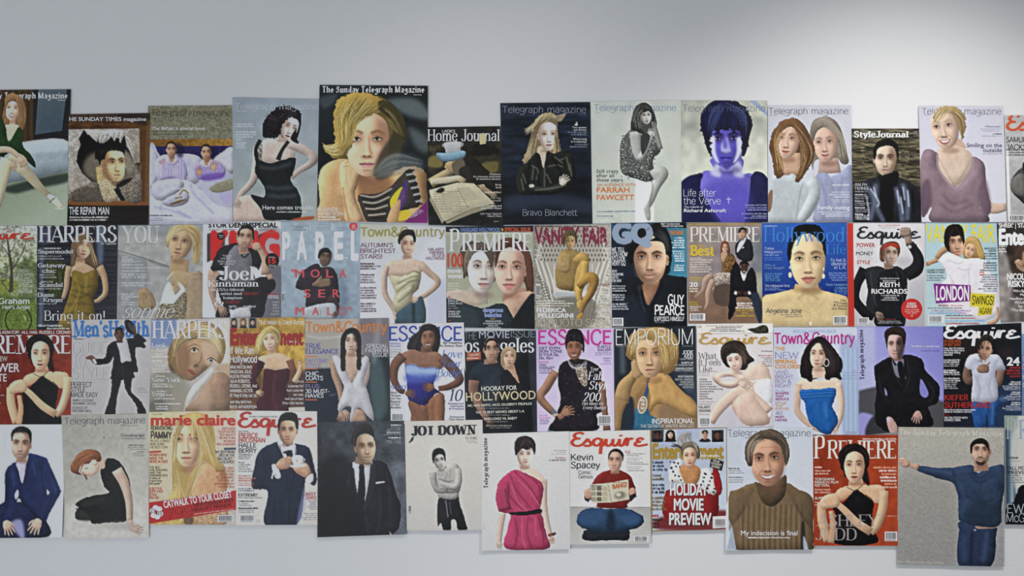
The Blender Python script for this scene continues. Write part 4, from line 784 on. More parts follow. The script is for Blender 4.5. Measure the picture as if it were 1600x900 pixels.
c.f("575,400 590,300 600,200 640,135 690,125 735,170 760,270 800,370 790,400 760,410 735,330 730,250 700,180 650,190 620,250 612,330 600,380", '6a543a', sh=.3); c.hr("640,140 595,240 580,390", "670,170 615,260 605,380", 40, '9c8462 3c2c1c', 3.5, .55); c.hr("700,140 750,260 800,400", "700,190 735,300 750,400", 50, '9c8462 3c2c1c b4a07c', 3.5, .55)
c.f("590,425 680,445 780,425 790,560 750,660 765,760 740,900 480,900 520,740 560,620 580,520", '6c5a20', sh=.55, rad=40)
for p in ("600,520 680,560 770,540", "570,620 650,640 740,600", "540,700 640,690 750,700", "520,780 620,760 740,780", "580,580 700,620 760,640"): c.s(p, 14, '3a300e', .5, soft=7)
for p in ("600,470 640,600 560,760", "700,470 690,600", "620,660 600,860"): c.s(p, 16, 'a08c3c', .45, soft=9)
c.g(355, 235, 500, 1, 22, 'b8bcb8', .8)
for tx, y, h in (('Supermodel@308,592', 288, 30), ('Getaway@308,530', 400, 32), ('chic@345,452', 444, 32), ('Scandal@320,510', 556, 32), ('Diane@305,440', 636, 32), ('Kruger@352,515', 676, 32)): c.tl(tx, 0, y, 0, h, 0, 'c4c8c8', font='r', w=.15)
c.g(310, 300, 570, 2, 20, 'a8acac', .7); c.g(320, 450, 490, 2, 20, 'a8acac', .6); c.g(335, 505, 450, 1, 20, 'a8acac', .8); c.g(310, 562, 495, 1, 18, 'a8acac', .7); c.g(310, 684, 490, 1, 18, 'a8acac', .7)
c.t('Bring it on!', 358, 826, 845, 78, 'd2d4cc', 'd', .11); c.g(312, 855, 580, 1, 26, 'd0d0c8', .9); c.g(380, 880, 600, 1, 20, 'c0c0b8', .8)

c = Cover('G1', "0,62 683,55 677,860 0,860", '8c8e8e', 'hazy pale cover of a short-haired blonde woman looking down, hand raised, second row', 1)
c.f("0,55 690,55 690,860 0,860", '848a90', sm=0, g=('949490', 0, 60, 200, 800)); c.f("0,280 220,330 220,860 0,860", '7c8084', .8, soft=10); c.f("260,340 425,395 420,420 260,360", '6a6c68', .8); c.f("0,130 200,90 380,200 420,380 220,330 0,270", '9a9c98', .8, soft=12)
c.s("0,265 220,330 430,400", 7, '5c5c58', .8); c.s("222,330 222,700", 5, '6a6a68', .7); c.s("215,60 215,260", 4, '747678', .6); c.nz(.07, 40, 3)
c.T('YOU', 25, 200, 335, 130, 'd0d2d0', 'd', .14); c.t('MAGAZINE', 130, 232, 330, 13, 'b4b6b6', 'l', .1)
c.f("430,300 520,440 560,480 670,450 690,860 330,860 350,650 420,560 440,480", '8a7e6a', sh=.3)
c.s("500,330 490,420 500,540", [150, 150, 130], '9c8462', sh=.2); c.f("440,430 560,440 620,460 570,540 500,580 440,520", '9e8a6c', sh=.2, soft=4)
c.face(506, 185, 478, 330, 'ab9274', w=1.25, yaw=-.22, lit=-1, k=.35, hair='8a7654', lip='8c5c4c', sock=.5, eye='3c3226')
c.f("378,200 395,130 440,70 560,55 640,80 670,160 660,300 640,380 600,340 600,200 540,110 470,120 430,150 410,220 395,240", 'b09c70', sh=.3); c.hr("470,65 400,140 385,230", "560,80 480,115 420,200", 44, 'd0c096 8a7448 e0d4b0', 4, .55); c.hr("560,60 650,120 650,340", "540,110 600,200 605,340", 60, 'd0c096 8a7448 6c5a38', 4, .55)
c.f("350,640 400,520 440,560 460,620 520,560 540,600 500,700 420,760 340,720", 'ccc6b4', sh=.4); c.f("480,520 530,560 520,600", 'd8d4c4', .9, soft=4)
c.f("345,700 440,690 540,600 560,800 540,860 300,860", '6e6654', sh=.2, nz=.9); c.f("570,480 680,460 680,860 550,860 560,620", '8c7c64', sh=.3)
c.s("440,440 390,500", 12, 'b8b0a0', .9); c.s("600,460 680,455", 6, '5c5444', .7)
c.f("160,600 200,565 260,590 300,680 270,740 190,740 160,690", '8e7a5e', sh=.4); c.s("250,600 280,660 300,720", [18, 24, 30], '8a745a', sh=.3)
for i in range(3): c.s([(175+i*22, 600), (185+i*22, 660)], 5, '6a563e', .6, soft=2)
c.tl('SEXY@30,82|BRIDGE@30,120|INFIDELITY@30,190', 0, 325, 0, 15, 18, 'd4d4d0', font='l', w=.15); c.g(30, 370, 290, 1, 18, 'c0c0bc', .6); c.t('20 REASONS WHY HENDON ROCKS', 30, 412, 420, 16, 'd4d4d0', 'l', .14); c.g(30, 420, 255, 1, 18, 'c0c0bc', .6); c.tl('THE BABY TO HOST@30,235|BEAUTY & BARKS@30,232', 0, 466, 0, 17, 21, 'd4d4d0', font='l', w=.14); c.t('PINK AND PROVOCATIVE', 28, 534, 280, 16, 'd4d4d0', 'l', .16); c.g(28, 536, 215, 1, 18, 'c0c0bc', .6); c.g(28, 570, 110, 2, 18, '6c6c68', .6); c.tl('NEW LIFE@28,130|ECONOMY@28,165|FOOD@28,85', 0, 624, 0, 17, 21, 'd4d4d0', font='l', w=.15); c.g(28, 672, 160, 2, 18, 'c0c0bc', .6)
c.t('sophie', 40, 806, 455, 120, 'd0ccc0', 'd', .07, sl=.45)

c = Cover('G1', "683,38 1310,30 1310,802 677,802", 'c0c0c4', 'cover of a man in a grey baseball tee before huge red block letters, second row', 1.3)
c.f("680,30 950,30 900,810 670,810", 'c8c8cc', sm=0); c.f("1100,130 1315,100 1315,480 1150,480", '8a8a94', .8, soft=18); c.f("1150,470 1315,400 1315,810 1050,810", '5c5c66', soft=14); c.f("1080,420 1180,390 1180,490 1090,490", 'd0d0d8', soft=8)
c.t('STOR DENIMSPECIAL', 725, 80, 1282, 38, '1a1a1c', 'b', .05); c.t('JEANSEN, JACKORNA', 728, 103, 948, 12, '3c3c40', 'd', .14); c.t('& SKJORTORNA', 1105, 103, 1275, 12, '3c3c40', 'd', .14)
for x in (760, 930, 1150): c.f([(x-44, 150), (x+20, 120), (x+20, 330), (x-44, 360)], '38383c', .9, sm=0)
c.f("715,130 760,120 860,120 860,330 750,335 715,360", '3c3c40', .95, sm=0, soft=2)
c.T('KING', 742, 332, 1300, 212, 'c02020', 'b', .09)
c.b(828, 150, 30, 30, '18181a', 1, hard=1); c.g(808, 138, 850, 3, 9, 'e0e0e0', .8, 'c')
c.f("720,470 735,420 760,420 800,430 830,480 800,560 790,640 840,720 870,790 800,790 760,700 725,580", '9c8474', sh=.5); c.s("760,430 790,440", 20, '5c4c4c', .5, soft=4)
c.f("1130,480 1240,490 1265,560 1200,640 1160,800 1060,800 1060,700 900,720 900,800 780,800 860,640 1000,560", '1c1c20', sh=.4); c.f("800,470 1000,480 1080,560 1040,720 900,740 850,720 810,620", '1f1f24', sh=.4); c.f("940,735 1040,725 1060,800 925,800", 'a8a8b0', sh=.3)
c.f("745,415 790,290 830,240 900,215 960,205 1080,250 1150,260 1160,330 1130,420 1100,400 980,420 830,430", '1e1e22', sh=.4); c.f("880,300 960,220 1060,280 1080,420 1090,520 870,520 850,470", '66666e', sh=.35); c.s("975,270 1010,320 1050,290", 12, '18181a')
c.s("1000,230 1010,290", [80, 70], '9c8070'); c.s("1185,460 1180,340 1130,240 1110,230", [70, 56, 44, 40], 'a08676', sh=.5); c.f("1085,210 1130,200 1150,250 1110,265 1080,245", 'a88c7c', sh=.4); c.s("1200,480 1240,470", 40, '9c8070', sh=.3)
c.face(1020, 152, 1008, 254, 'ac8e7c', w=1.18, yaw=.05, lit=-1, k=.4, m=1, hair='1c1816', lip='8c6058', ears='l', sock=.4, beard=.3)
c.f("962,160 965,110 1000,65 1060,62 1092,100 1094,180 1080,170 1075,112 1050,92 1015,90 985,102 972,150", '1a1614', sh=.3)
c.hand(830, 740, 60, 44, '94796a')
c.b(1238, 345, 56, 60, '141416', 1, hard=1); c.t('15', 1208, 368, 1268, 40, 'c02424', 'b', .06); c.g(1205, 312, 1272, 1, 11, 'd0d0d0', .8, 'c'); c.g(1205, 378, 1272, 2, 11, 'd0d0d0', .8, 'c')
c.t('"Vinner@838,915'.split('@')[0], 838, 314, 915, 15, 'd0d0d0', 'd', .13); c.tl('OSCAR@825,905|flyttar jag hem@800,945|till Sverige"@818,940', 0, 336, 0, 14, 21, 'c8c8c8', font='d', w=.13)
c.t('Joel', 815, 500, 1098, 106, 'e4e4e0', 'd', .17); c.t('Kinnaman', 722, 554, 1130, 50, 'e4e4e0', 'd', .16)
c.tl('om USA:s ödesval,@742,1015|mötet med@825,995|kompisen@845,998', 0, 588, 0, 21, 33, 'e0e0dc', font='d', w=.15); c.t('OBAMA', 1002, 620, 1132, 20, 'a02c2c', 'd', .15); c.t('&', 775, 712, 850, 74, 'e4e4e0', 'd', .14); c.t('GARZON', 868, 688, 980, 20, 'a02c2c', 'd', .15); c.t('gris ... rumor', 890, 722, 1110, 21, 'e0e0dc', 'd', .15)
c.g(1200, 605, 1285, 1, 20, 'a02c2c', .9); c.g(1200, 622, 1290, 2, 15, 'd0d0d0', .7); c.g(1220, 665, 1290, 5, 24, 'b0b0b4', .5, 'r'); c.g(1190, 115, 1295, 1, 10, '5c5c60', .7)

c = Cover('G2', "25,30 655,45 657,815 25,805", '8c9ba8', 'pale blue cover of a pointing man with red capitals across him, second row', 1)
c.f("10,20 670,20 670,820 10,820", '8fa0ae', sm=0, g=('7c8c9c', 200, 100, 640, 800)); c.f("440,420 560,560 540,800 460,800", '5c6c80', .7, soft=20); c.nz(.06, 30, 3)
for x in (258, 434): c.s([(x, 45), (x, 105)], 5, 'b4bcc4', .9)
c.g(100, 60, 240, 1, 14, '6c7480', .6, 'c'); c.t('DANNY', 136, 86, 204, 12, '4c545e', 'd', .13); c.g(98, 92, 240, 1, 14, '4c545e', .8, 'c'); c.g(300, 45, 400, 1, 14, '5c646e', .7, 'c'); c.g(272, 60, 415, 3, 14, '7c848e', .5, 'c'); c.g(450, 75, 560, 2, 16, '6c747e', .6, 'c')
c.b(604, 70, 34, 33, 'b84448', 1, hard=1); c.g(588, 55, 622, 3, 12, 'e0d8d8', .8, 'c')
[c.T(ch, x0, 332, x1, 208, 'c6ccd2', 'b', .09 if ch == 'L' else .06, name='masthead_letter') for ch, x0, x1 in (('P', 32, 100), ('A', 148, 232), ('P', 297, 372), ('E', 447, 525), ('L', 583, 648))]; c.g(525, 312, 560, 1, 20, 'c6ccd2', .8)
c.f("140,560 165,480 220,410 310,370 350,400 430,400 475,470 490,600 490,680 460,690 440,620 430,730 330,735 225,725 225,600 200,585", '2c242e', sh=.5); c.s("400,690 440,640 480,740 440,800", [50, 44, 30, 30], '382c30', sh=.3)
c.f("220,725 440,690 445,810 215,810", '98a2aa', sh=.3); c.s("340,740 345,810", 6, '6c7680', .6)
c.face(382, 312, 368, 390, '645248', w=1.2, yaw=-.1, lit=-1, k=.4, m=1, hair='1c1818', lip='5c4440', ears='l', sock=.4, beard=.25)
c.f("320,330 325,280 350,250 390,242 420,265 428,310 415,290 385,280 350,290 335,320", '1e1a1c', sh=.3)
c.s("300,540 330,500 350,470", [40, 26, 14], '7a6654', sh=.4); c.f("270,540 330,500 410,490 415,545 330,560", '6c5a4c', sh=.5)
for i in range(4): c.s([(330, 505+i*15), (415, 492+i*15)], 11, '7c6856', sh=.3)
c.hand(460, 770, 110, 30, '5c4a40')
for tx, y, xs in (('"MOLA', 480, (105, 135, 260, 385, 490)), ('SER', 640, (205, 322, 437)), ('MALO"', 782, (137, 272, 390, 480, 560))):
    for ch, x in zip(tx, xs):
        c.t(ch, x, y, x+(30 if ch == '"' else 74 if ch in 'MO' else 56), 62, 'b8484e', 'b', .035, a=1 if y < 700 or x < 350 else .75, name='headline_letter')
c.bar(30, 600, 48, 690)

c = Cover('G2', "657,50 1345,75 1350,860 657,860", 'b4b8c0', 'smiling brunette in a strapless cream bodice under an olive masthead, second row', 1.3)
c.f("650,40 1360,40 1360,870 650,870", 'b0b4ba', sm=0, g=('c6c8d2', 800, 60, 1000, 850)); c.f("650,40 1000,40 1000,140 650,130", 'a4a890', .5, soft=20); c.f("1150,300 1350,200 1350,860 1200,860", 'c2c6d4', .7, soft=24); c.f("1200,600 1340,500 1340,850 1180,850", '9aa0b8', .5, soft=24); c.f("680,110 1000,100 990,200 680,170", 'b4b89c', .5, soft=20)
c.T('Town&Country', 662, 150, 1340, 72, '8c8444', 'l', .13)
c.s("1040,290 1035,370", [60, 90], 'b49884'); c.f("850,400 900,350 1010,340 1080,330 1160,370 1150,440 1080,470 900,470 850,480", 'c0a896', sh=.3)
c.s("870,390 850,500 860,620 930,740 960,850", [50, 50, 46, 40, 50], 'b8a294', sh=.5); c.s("1140,370 1210,440 1285,520 1200,610 1130,650", [60, 54, 46, 40, 34], 'b8a08e', sh=.5)
c.f("890,470 990,470 1080,430 1145,440 1130,560 1080,620 1075,690 960,770 920,680 940,600", 'a8a488', sh=.5); c.f("960,760 1080,680 1160,640 1175,850 960,860 945,800", '36505c', sh=.3); c.s("1085,690 1090,850", 26, '1a242c', .8, soft=8)
for p in ("1030,460 1090,430 1140,450", "960,530 1060,480 1140,470", "950,600 1050,520 1130,500", "960,680 1060,600 1090,540"): c.s(p, 12, '5c5a3c', .6, soft=5); 
for p in ("980,500 1060,470", "940,560 1030,520", "950,640 1060,560"): c.s(p, 14, 'd4d2bc', .6, soft=6)
c.hand(1100, 655, 180, 34, 'bca48e', curl=.2)
c.face(1045, 212, 1040, 306, 'c4a490', w=1.2, yaw=.1, lit=1, k=.35, hair='2c2220', lip='9c5450', smile=2, sock=.4)
c.f("962,200 970,140 1010,98 1070,98 1100,130 1105,190 1090,200 1075,150 1030,145 990,180 980,215", '2e2624', sh=.4)
c.tl("AUTUMN'S@660,922|BRIGHTEST@660,942|STARS!@660,835", 0, 238, 0, 34, 46, '5c2c4c', font='l', w=.12)
for y, n in ((362, 3), (450, 4), (555, 5), (682, 4)): c.g(662, y, 800, n, 20, '4c3848', .85, h=.62)
c.tl('CITY LIFE:@660,770|WASHINGTON@660,822|NOW@660,715', 0, 378, 0, 14, 20, '5c3c50', font='l', w=.16)
c.tl('HILARY@1205,1335|SWANK@1212,1335|ON TOP IN@1235,1335|HOLLYWOOD@1185,1335', 0, 266, 0, 22, 24, '6c3858', font='l', w=.14)

c = Cover('G3', "35,75 735,65 750,895 40,880", '9a9c86', 'cover of two pale women cheek to cheek in dark tops, white masthead, second row', 1)
c.f("30,60 745,60 750,420 30,420", '9ca08a', sm=0, g=('8a9088', 60, 80, 60, 400))
c.f("30,60 740,60 738,115 30,118", '1c2530', sm=0)
c.TT('P', 62, 272, 145, 178, 'd6d6d2', 'd', .17); c.TT('REMIERE', 160, 270, 722, 145, 'd6d6d2', 'd', .17)
c.f("150,260 190,200 260,190 350,230 420,300 430,420 420,520 300,500 200,470 160,380", '4c4438'); c.f("430,230 470,180 560,160 640,190 700,260 735,400 740,580 690,600 640,500 430,500 420,330", '4e342a')
c.s("300,560 280,680", [150, 190], 'a49c96', sh=.2); c.s("600,560 590,680", [160, 210], 'a08070', sh=.2)
c.f("40,600 180,580 300,640 320,700 180,690 40,640", 'b4a494', sh=.2); c.f("500,690 560,640 640,600 740,590 750,640 640,720 560,890 530,895", 'b49480', sh=.25)
c.f("40,650 180,685 330,725 450,690 530,720 545,890 40,895", '1c262c', sh=.3, g=('222e34', 60, 700, 400, 880)); c.f("560,895 620,740 745,610 750,895", '14181c', sh=.2); c.f("90,740 260,720 300,890 100,890", '36444a', .5, soft=20)
c.face(325, 395, 318, 598, 'cac2bc', w=1.12, yaw=.3, lit=-1, k=.25, hair='4c4038', lip='9a6c6a', sock=.42, iris='4c5054', lipw=1.1)
c.f("175,480 180,330 220,240 300,195 390,230 425,310 400,400 380,330 330,270 260,290 215,370 195,470", '5c5044', sh=.3); c.hr("250,200 190,300 180,470", "330,240 230,320 200,460", 50, '8c8070 34281e a89c88', 4, .5); c.hr("290,200 380,260 415,400", "320,250 370,320 395,400", 40, '8c8070 34281e', 4, .5)
c.face(548, 400, 545, 606, 'd0aa98', w=1.2, yaw=-.06, lit=-1, k=.4, hair='4a3228', lip='a46460', sock=.42, iris='3c4448', jaw=1.0, lipw=1.3, ears='r')
c.f("430,400 430,290 460,200 540,165 620,180 680,250 690,330 680,400 655,290 600,230 530,230 470,280 445,370", '5c3a2c', sh=.3); c.f("690,320 725,340 742,520 735,600 690,560 680,460", '54362a', sh=.3); c.hr("520,170 440,260 435,380", "580,230 480,270 450,370", 40, '8a5c48 34201a', 4, .5); c.hr("560,165 690,260 740,580", "590,230 670,320 690,560", 60, '8a5c48 34201a 6c4636', 4, .5)
c.t('VANGUARD HOLLYWOOD', 150, 113, 472, 30, '6c84b8', 'b', .05); c.f("484,82 498,98 484,112", 'd8b030', sm=0); c.t('SPECIAL ISSUE', 505, 111, 715, 30, 'b85030', 'b', .05)
c.t('100', 45, 395, 172, 105, 'b84830', 'b', .05); c.tl('movie@50,158|women@50,172', 0, 444, 0, 38, 42, 'd8d8d4', w=.05)
c.g(50, 520, 160, 4, 20, 'c4c4bc', .7); c.g(52, 625, 75, 1, 18, 'b84830', .9); c.tl('KEVIN@52,110|SMITH &@52,130|CHRIS ROCK@52,170', 0, 658, 0, 13, 19, 'd8d8d8', w=.02); c.g(52, 700, 130, 2, 18, 'a0a4a8', .6); c.g(52, 730, 75, 1, 14, 'b84830', .9); c.tl('SPIKE LEE@55,150|& MARTIN@55,140|SCORSESE@55,155', 0, 762, 0, 13, 19, 'd8d8d8', w=.02); c.g(52, 818, 75, 1, 14, 'b84830', .9)
c.tl('dangerous@332,495|beauties@345,483', 0, 758, 0, 34, 40, '8c9cd0', w=.05); c.g(392, 806, 432, 1, 12, 'c8a040', 1); c.tl('WINONA RYDER@350,480|& ANGELINA JOLIE@335,495|WALK ON@372,452|THE WILD SIDE@355,475', 0, 838, 0, 12, 18, 'd0d4d8', w=.02)

c = Cover('G3', "737,62 1352,57 1357,895 750,895", '9c988e', 'cover of a golden-skinned woman curled in a white wicker peacock chair, second row', 1.3)
c.f("740,60 1360,60 1360,900 740,900", '8c887e', sm=0, g=('a8a49a', 760, 400, 1340, 400)); c.nz(.2, 9, 3)
c.b(1050, 330, 290, 300, 'b0aca2', .9, hard=1); c.b(1050, 300, 240, 240, 'a09c92', 1, hard=1); c.f("800,60 1330,60 1340,220 790,220", '96928a', .4, soft=20)
for i in range(19):
    for j in range(7): c.f([(800+i*28+(j % 2)*14, 96+j*38), (808+i*28+(j % 2)*14, 112+j*38), (800+i*28+(j % 2)*14, 128+j*38), (792+i*28+(j % 2)*14, 112+j*38)], '4a463e', .75, sm=0)
c.T('VANITY FAIR', 745, 210, 1335, 128, '7c2640', 'b', .05)
for a in range(22): c.s([(1050+260*math.cos(a*.145-.02), 330-260*math.sin(a*.145)), (1050+310*math.cos(a*.145-.02), 330-310*math.sin(a*.145))], 5, 'd0ccc4', .7)
for sgn in (-1, 1):
    for i in range(5): c.s([(1055+sgn*(300-i*22), 330+i*8), (1055+sgn*(230-i*20), 560), (1055+sgn*(140-i*10), 880)], 9, ('d2cec6', '88847a')[i % 2], .85)
for i in range(9): c.s([(905+i*38, 370), (905+i*38, 640)], 8, ('c8c4bc', '86827a')[i % 2], .8)
for i in range(12): c.s([(770+i*9, 480+i*22), (800+i*9, 470+i*22)], 6, '34302a', .7)
c.f("920,560 1000,560 1200,600 1200,660 920,640", 'c0bcb4', soft=4); c.f("920,600 1080,610 1090,660 930,650", '9cA4a8'.lower(), .8, soft=3); c.f("900,660 1220,660 1200,870 930,870", '6c685c', .85, soft=10)
c.f("930,560 915,450 940,330 960,270 1040,255 1110,280 1140,340 1100,470 1080,580 1000,585", '8c7648', sh=.4); c.f("930,330 965,280 1040,310 1030,430 960,440 930,400", 'a08858', sh=.4)
c.s("1090,600 1110,450 1150,340 1120,310 1060,360", [60, 66, 76, 60, 40], 'a8894c', sh=.55); c.s("1150,350 1140,480 1100,600 1115,680", [66, 70, 60, 40], 'b49450', sh=.6); c.s("1100,560 1180,480 1225,500 1200,600 1140,700 1110,800", [50, 80, 80, 66, 46, 30], '96743c', sh=.6); c.f("1085,680 1125,660 1120,720 1095,730", 'b49450', sh=.3); c.f("1090,790 1130,760 1125,810 1085,810", 'a8843c', sh=.3)
c.s("1000,380 960,380 950,340", [40, 40, 30], 'a88e60', sh=.3)
c.face(1035, 190, 1032, 250, 'b0946c', w=1.25, yaw=-.1, lit=1, k=.4, hair='54442c', lip='8c5848', sock=.5, smile=1)
c.f("970,190 980,130 1010,100 1060,105 1085,140 1088,210 1075,190 1060,150 1020,150 995,180 985,230", '5c5034', sh=.3); c.hr("990,110 975,180 990,230", "1050,110 1080,160 1080,210", 30, '8c7c54 34290f', 3, .5)
c.g(745, 62, 1340, 1, 18, '3c3830', .85, h=.6); c.bar(757, 535, 792, 650)
c.g(762, 660, 1060, 3, 19, 'd8d4cc', .85); c.tl('FEDERICA@762,1000|PELLEGRINI@775,1058', 0, 760, 0, 34, 44, 'e8e6e0', w=.04); c.t('IO NUOTO SOLA', 762, 872, 1355, 58, 'b8b09c', 'l', .06)
c.t('MODA', 1278, 548, 1350, 18, '7c3440', 'b', .02); c.g(1280, 552, 1350, 1, 24, 'c8c4bc', .8); c.g(1255, 590, 1350, 3, 19, 'd0ccc4', .7, 'r'); c.tl('ERIC ORA@1275,1350|PORPORINA@1250,1350', 0, 676, 0, 13, 18, 'e0dcd4', w=.02); c.g(1260, 708, 1350, 1, 18, 'c8c4bc', .6, 'r'); c.tl('LA FABBRICA@1240,1352|DELLA MODA@1232,1350', 0, 744, 0, 13, 18, 'e0dcd4', w=.02); c.g(1255, 765, 1350, 2, 18, 'c8c4bc', .6, 'r')

c = Cover('G4', "50,42 655,40 662,877 58,880", '1c2c40', 'dark teal cover of a dark-haired man with stubble, pale two-letter masthead, second row', 1)
c.f("40,30 670,30 670,480 300,480 40,480", '2c4a60', sm=0, g=('3a7c96', 300, 200, 640, 300)); c.f("40,180 240,180 220,880 40,880", '18202e', soft=20)
c.f("170,230 230,120 400,60 500,110 535,230 530,340 520,420 480,480 440,460 300,420 200,340", '161618')
c.f("480,40 650,40 655,85 450,80", '121418', sm=0)
c.s("400,460 390,600", [160, 180], 'a0795e', sh=.2)
c.f("60,600 180,490 300,500 330,700 400,620 440,480 560,470 660,520 665,885 60,885", '14181e', sh=.3); c.f("60,700 200,620 300,700 330,880 60,880", '242c3c', .6, soft=24); c.f("300,540 340,700 390,640 440,500 350,560", '9a745a', sh=.3); c.s("270,560 300,700 330,760", 12, '3c4a5c', .5, soft=6); c.s("470,520 420,640 370,780", 12, '0a0c10', .7, soft=6)
c.face(362, 318, 368, 532, 'c8a488', w=1.2, yaw=-.08, lit=1, k=.45, m=1, hair='1a1614', lip='9c6a5c', ears='r', sock=.42, beard=.42, bcol='5c4434', top=.82, iris='3c4650', smile=.6)
c.f("180,330 200,240 240,200 300,190 380,175 420,140 470,160 500,260 505,300 540,320 520,420 510,420 510,300 480,210 400,190 340,200 270,230 235,290 225,340 215,380", '121214', sh=.3)
c.f("370,60 460,50 520,140 540,240 530,330 505,290 490,210 440,150 370,140", '161618', sh=.4); c.hr("380,60 490,130 530,300", "370,130 460,180 500,280", 60, '3c3c42 08080a 5a5a60', 4, .5); c.hr("480,420 520,400 525,440", "470,460 500,470 520,450", 20, '2c2a2a 08080a', 4, .6)
c.t('GQ', 55, 200, 388, 150, '8a9cb4', 'b', .11, name='masthead'); c.tl('MEET THE MEN WHO@450,600|THOUGHT WE WERE GONE@455,628', 0, 58, 0, 11, 17, 'e0e0e0', w=.03)
c.t('THE HUNK', 520, 138, 630, 32, 'd07c28', 'b', .05)
for y, n in ((155, 5), (262, 5), (375, 3)): c.g(535, y, 632, n, 19, 'd0dce4', .85, 'r', h=.65)
c.tl('WE TELL@55,158|YOU HOW@55,182|TO LOOK@55,165|VERY GQ@55,165', 0, 274, 0, 34, 37, 'e0e4e8', font='l', w=.14); c.tl('SEXY@55,98|VALENTINE@55,148|GIFTS@55,108|FOR HER@55,132', 0, 440, 0, 20, 26, 'd8dce0', font='l', w=.15); c.g(55, 540, 185, 3, 19, 'c8ccd4', .8); c.g(55, 612, 175, 3, 19, 'c8ccd4', .8, h=.65); c.g(55, 688, 190, 3, 18, 'c8ccd4', .85, h=.65)
c.s("55,530 100,530", 2, 'c8ccd4', .8); c.s("55,685 190,685", 2, 'c8ccd4', .8)
c.tl('GUY@505,636|PEARCE@400,638', 0, 698, 0, 78, 85, 'e4e6ea', font='l', w=.15); c.t('EXPOSES HIMSELF', 398, 830, 637, 34, 'e4e6ea', 'l', .13); c.g(400, 834, 520, 1, 12, 'c0c4cc', .7); c.bar(62, 805, 148, 872)

c = Cover('G4', "657,45 1258,40 1266,850 670,850", '80726a', 'woman in gold lace with two men in dark suits, cover in second row', 1.3)
c.f("655,40 1260,40 1260,560 655,560", '8e8078', sm=0, g=('7a7480', 700, 100, 1240, 500)); c.f("655,560 1270,560 1270,860 655,860", '7c6250', sm=0, soft=20); c.f("1190,180 1265,180 1265,560 1200,560", '70747c', .9, soft=10); c.f("1150,500 1265,440 1265,640 1180,620", '9c9c88', .8, soft=12); c.nz(.08, 60, 3)
c.T('PREMIERE', 680, 195, 1240, 118, 'd6d2cc', 'd', .15)
c.t("20TH ANNIVERSARY COLLECTORS' EDITION", 678, 62, 1240, 17, 'c09c30', 'b', .03)
c.f("1045,240 1070,190 1120,170 1170,185 1190,260 1185,340 1120,350 1060,320", '20242c', sh=.4); c.f("1075,210 1100,180 1135,165 1110,220 1065,280 1060,260", 'b8bcc4'); c.s("1098,245 1118,238", 8, 'c8ccd4', .9)
c.face(1105, 118, 1098, 170, 'ae8c76', w=1.2, yaw=-.1, lit=-1, k=.3, m=1, hair='1e1a18', lip='8a5c50', ears='r', sock=.4)
c.f("1070,125 1078,90 1110,78 1138,95 1138,130 1125,105 1095,102 1080,125", '1c1816', sh=.3)
c.f("930,280 935,210 965,190 995,215 1005,280 980,300 950,300", '6c4028', sh=.3); c.face(964, 240, 964, 280, 'bc947c', w=1.2, lit=-1, k=.25, hair='54341f', lip='9c4c44', smile=2, sock=.35)
c.f("930,230 940,195 965,188 992,205 1002,265 990,262 982,220 955,212 942,250 935,280", '7c4c30', sh=.3)
c.f("925,290 950,278 990,285 1030,300 1060,360 1075,390 1040,400 1030,430 1010,510 870,520 880,460 940,430 935,350", '6a4e2c', sh=.4, nz=1.0); c.f("935,285 965,275 985,295 950,360 935,340", 'b08c74', sh=.2); c.f("860,470 940,440 1010,450 1000,510 900,560 880,660 860,560", '9c9084', sh=.3, nz=.9)
c.s("870,460 810,500 790,580 720,640", [50, 46, 36, 20], 'ac907e', sh=.4); c.s("870,500 830,600 825,690 800,740", [50, 44, 34, 18], 'a88c7a', sh=.4); c.f("880,560 1010,540 1010,700 890,690", '54463c', soft=6)
c.f("1005,560 1010,440 1050,360 1100,420 1140,440 1180,400 1215,470 1225,600 1260,700 1255,840 1230,830 1180,660 1060,640 1060,700 1030,790 990,810 1000,640", '14151a', sh=.4); c.f("1090,430 1115,510 1140,430", 'c8c8cc'); c.f("1170,640 1225,600 1262,720 1255,840 1230,835", '2c3444', .9, soft=4)
c.face(1118, 398, 1116, 446, '4a3028', w=1.22, lit=-1, k=.2, m=1, hair='120e0c', lip='4c2a28', smile=2, ears='', sock=.4)
c.f("1078,400 1085,360 1120,345 1152,362 1158,400 1145,380 1118,372 1092,380", '141010', sh=.3)
c.s("1040,600 1060,610", 26, 'c0c0c4'); c.s("1150,610 1170,600", 26, 'c0c0c4'); c.hand(1075, 605, 0, 22, '4c3228'); c.hand(1135, 608, 180, 22, '4c3228')
c.t('The', 750, 240, 806, 24, 'c8a830', 'd', .14); c.t('Best', 682, 302, 880, 76, 'd0b030', 'r', .24)
c.g(682, 315, 780, 1, 20, 'd4ccc0', .7); c.g(682, 330, 880, 6, 19, 'd4ccc0', .75, h=.6); c.tl('PREMIERE@680,780|MOMENTS@680,778', 0, 492, 0, 13, 18, 'd0b030', w=.02); c.t('20', 680, 556, 745, 36, 'e8e4dc', 'b', .03); c.g(680, 562, 775, 2, 19, 'dcd8d0', .85); c.tl('BONUS@680,740|GUIDE@680,750', 0, 686, 0, 13, 18, 'd0b030', w=.02); c.g(680, 708, 785, 3, 15, 'dcd8d0', .85)
c.g(1035, 680, 1200, 3, 18, 'dcd8d0', .9, 'c', h=.65); c.tl('THE ACTORS@1045,1195|OF A@1095,1145|GENERATION@1045,1195', 0, 752, 0, 15, 22, 'd0b030', w=.03); c.bar(682, 770, 805, 828)

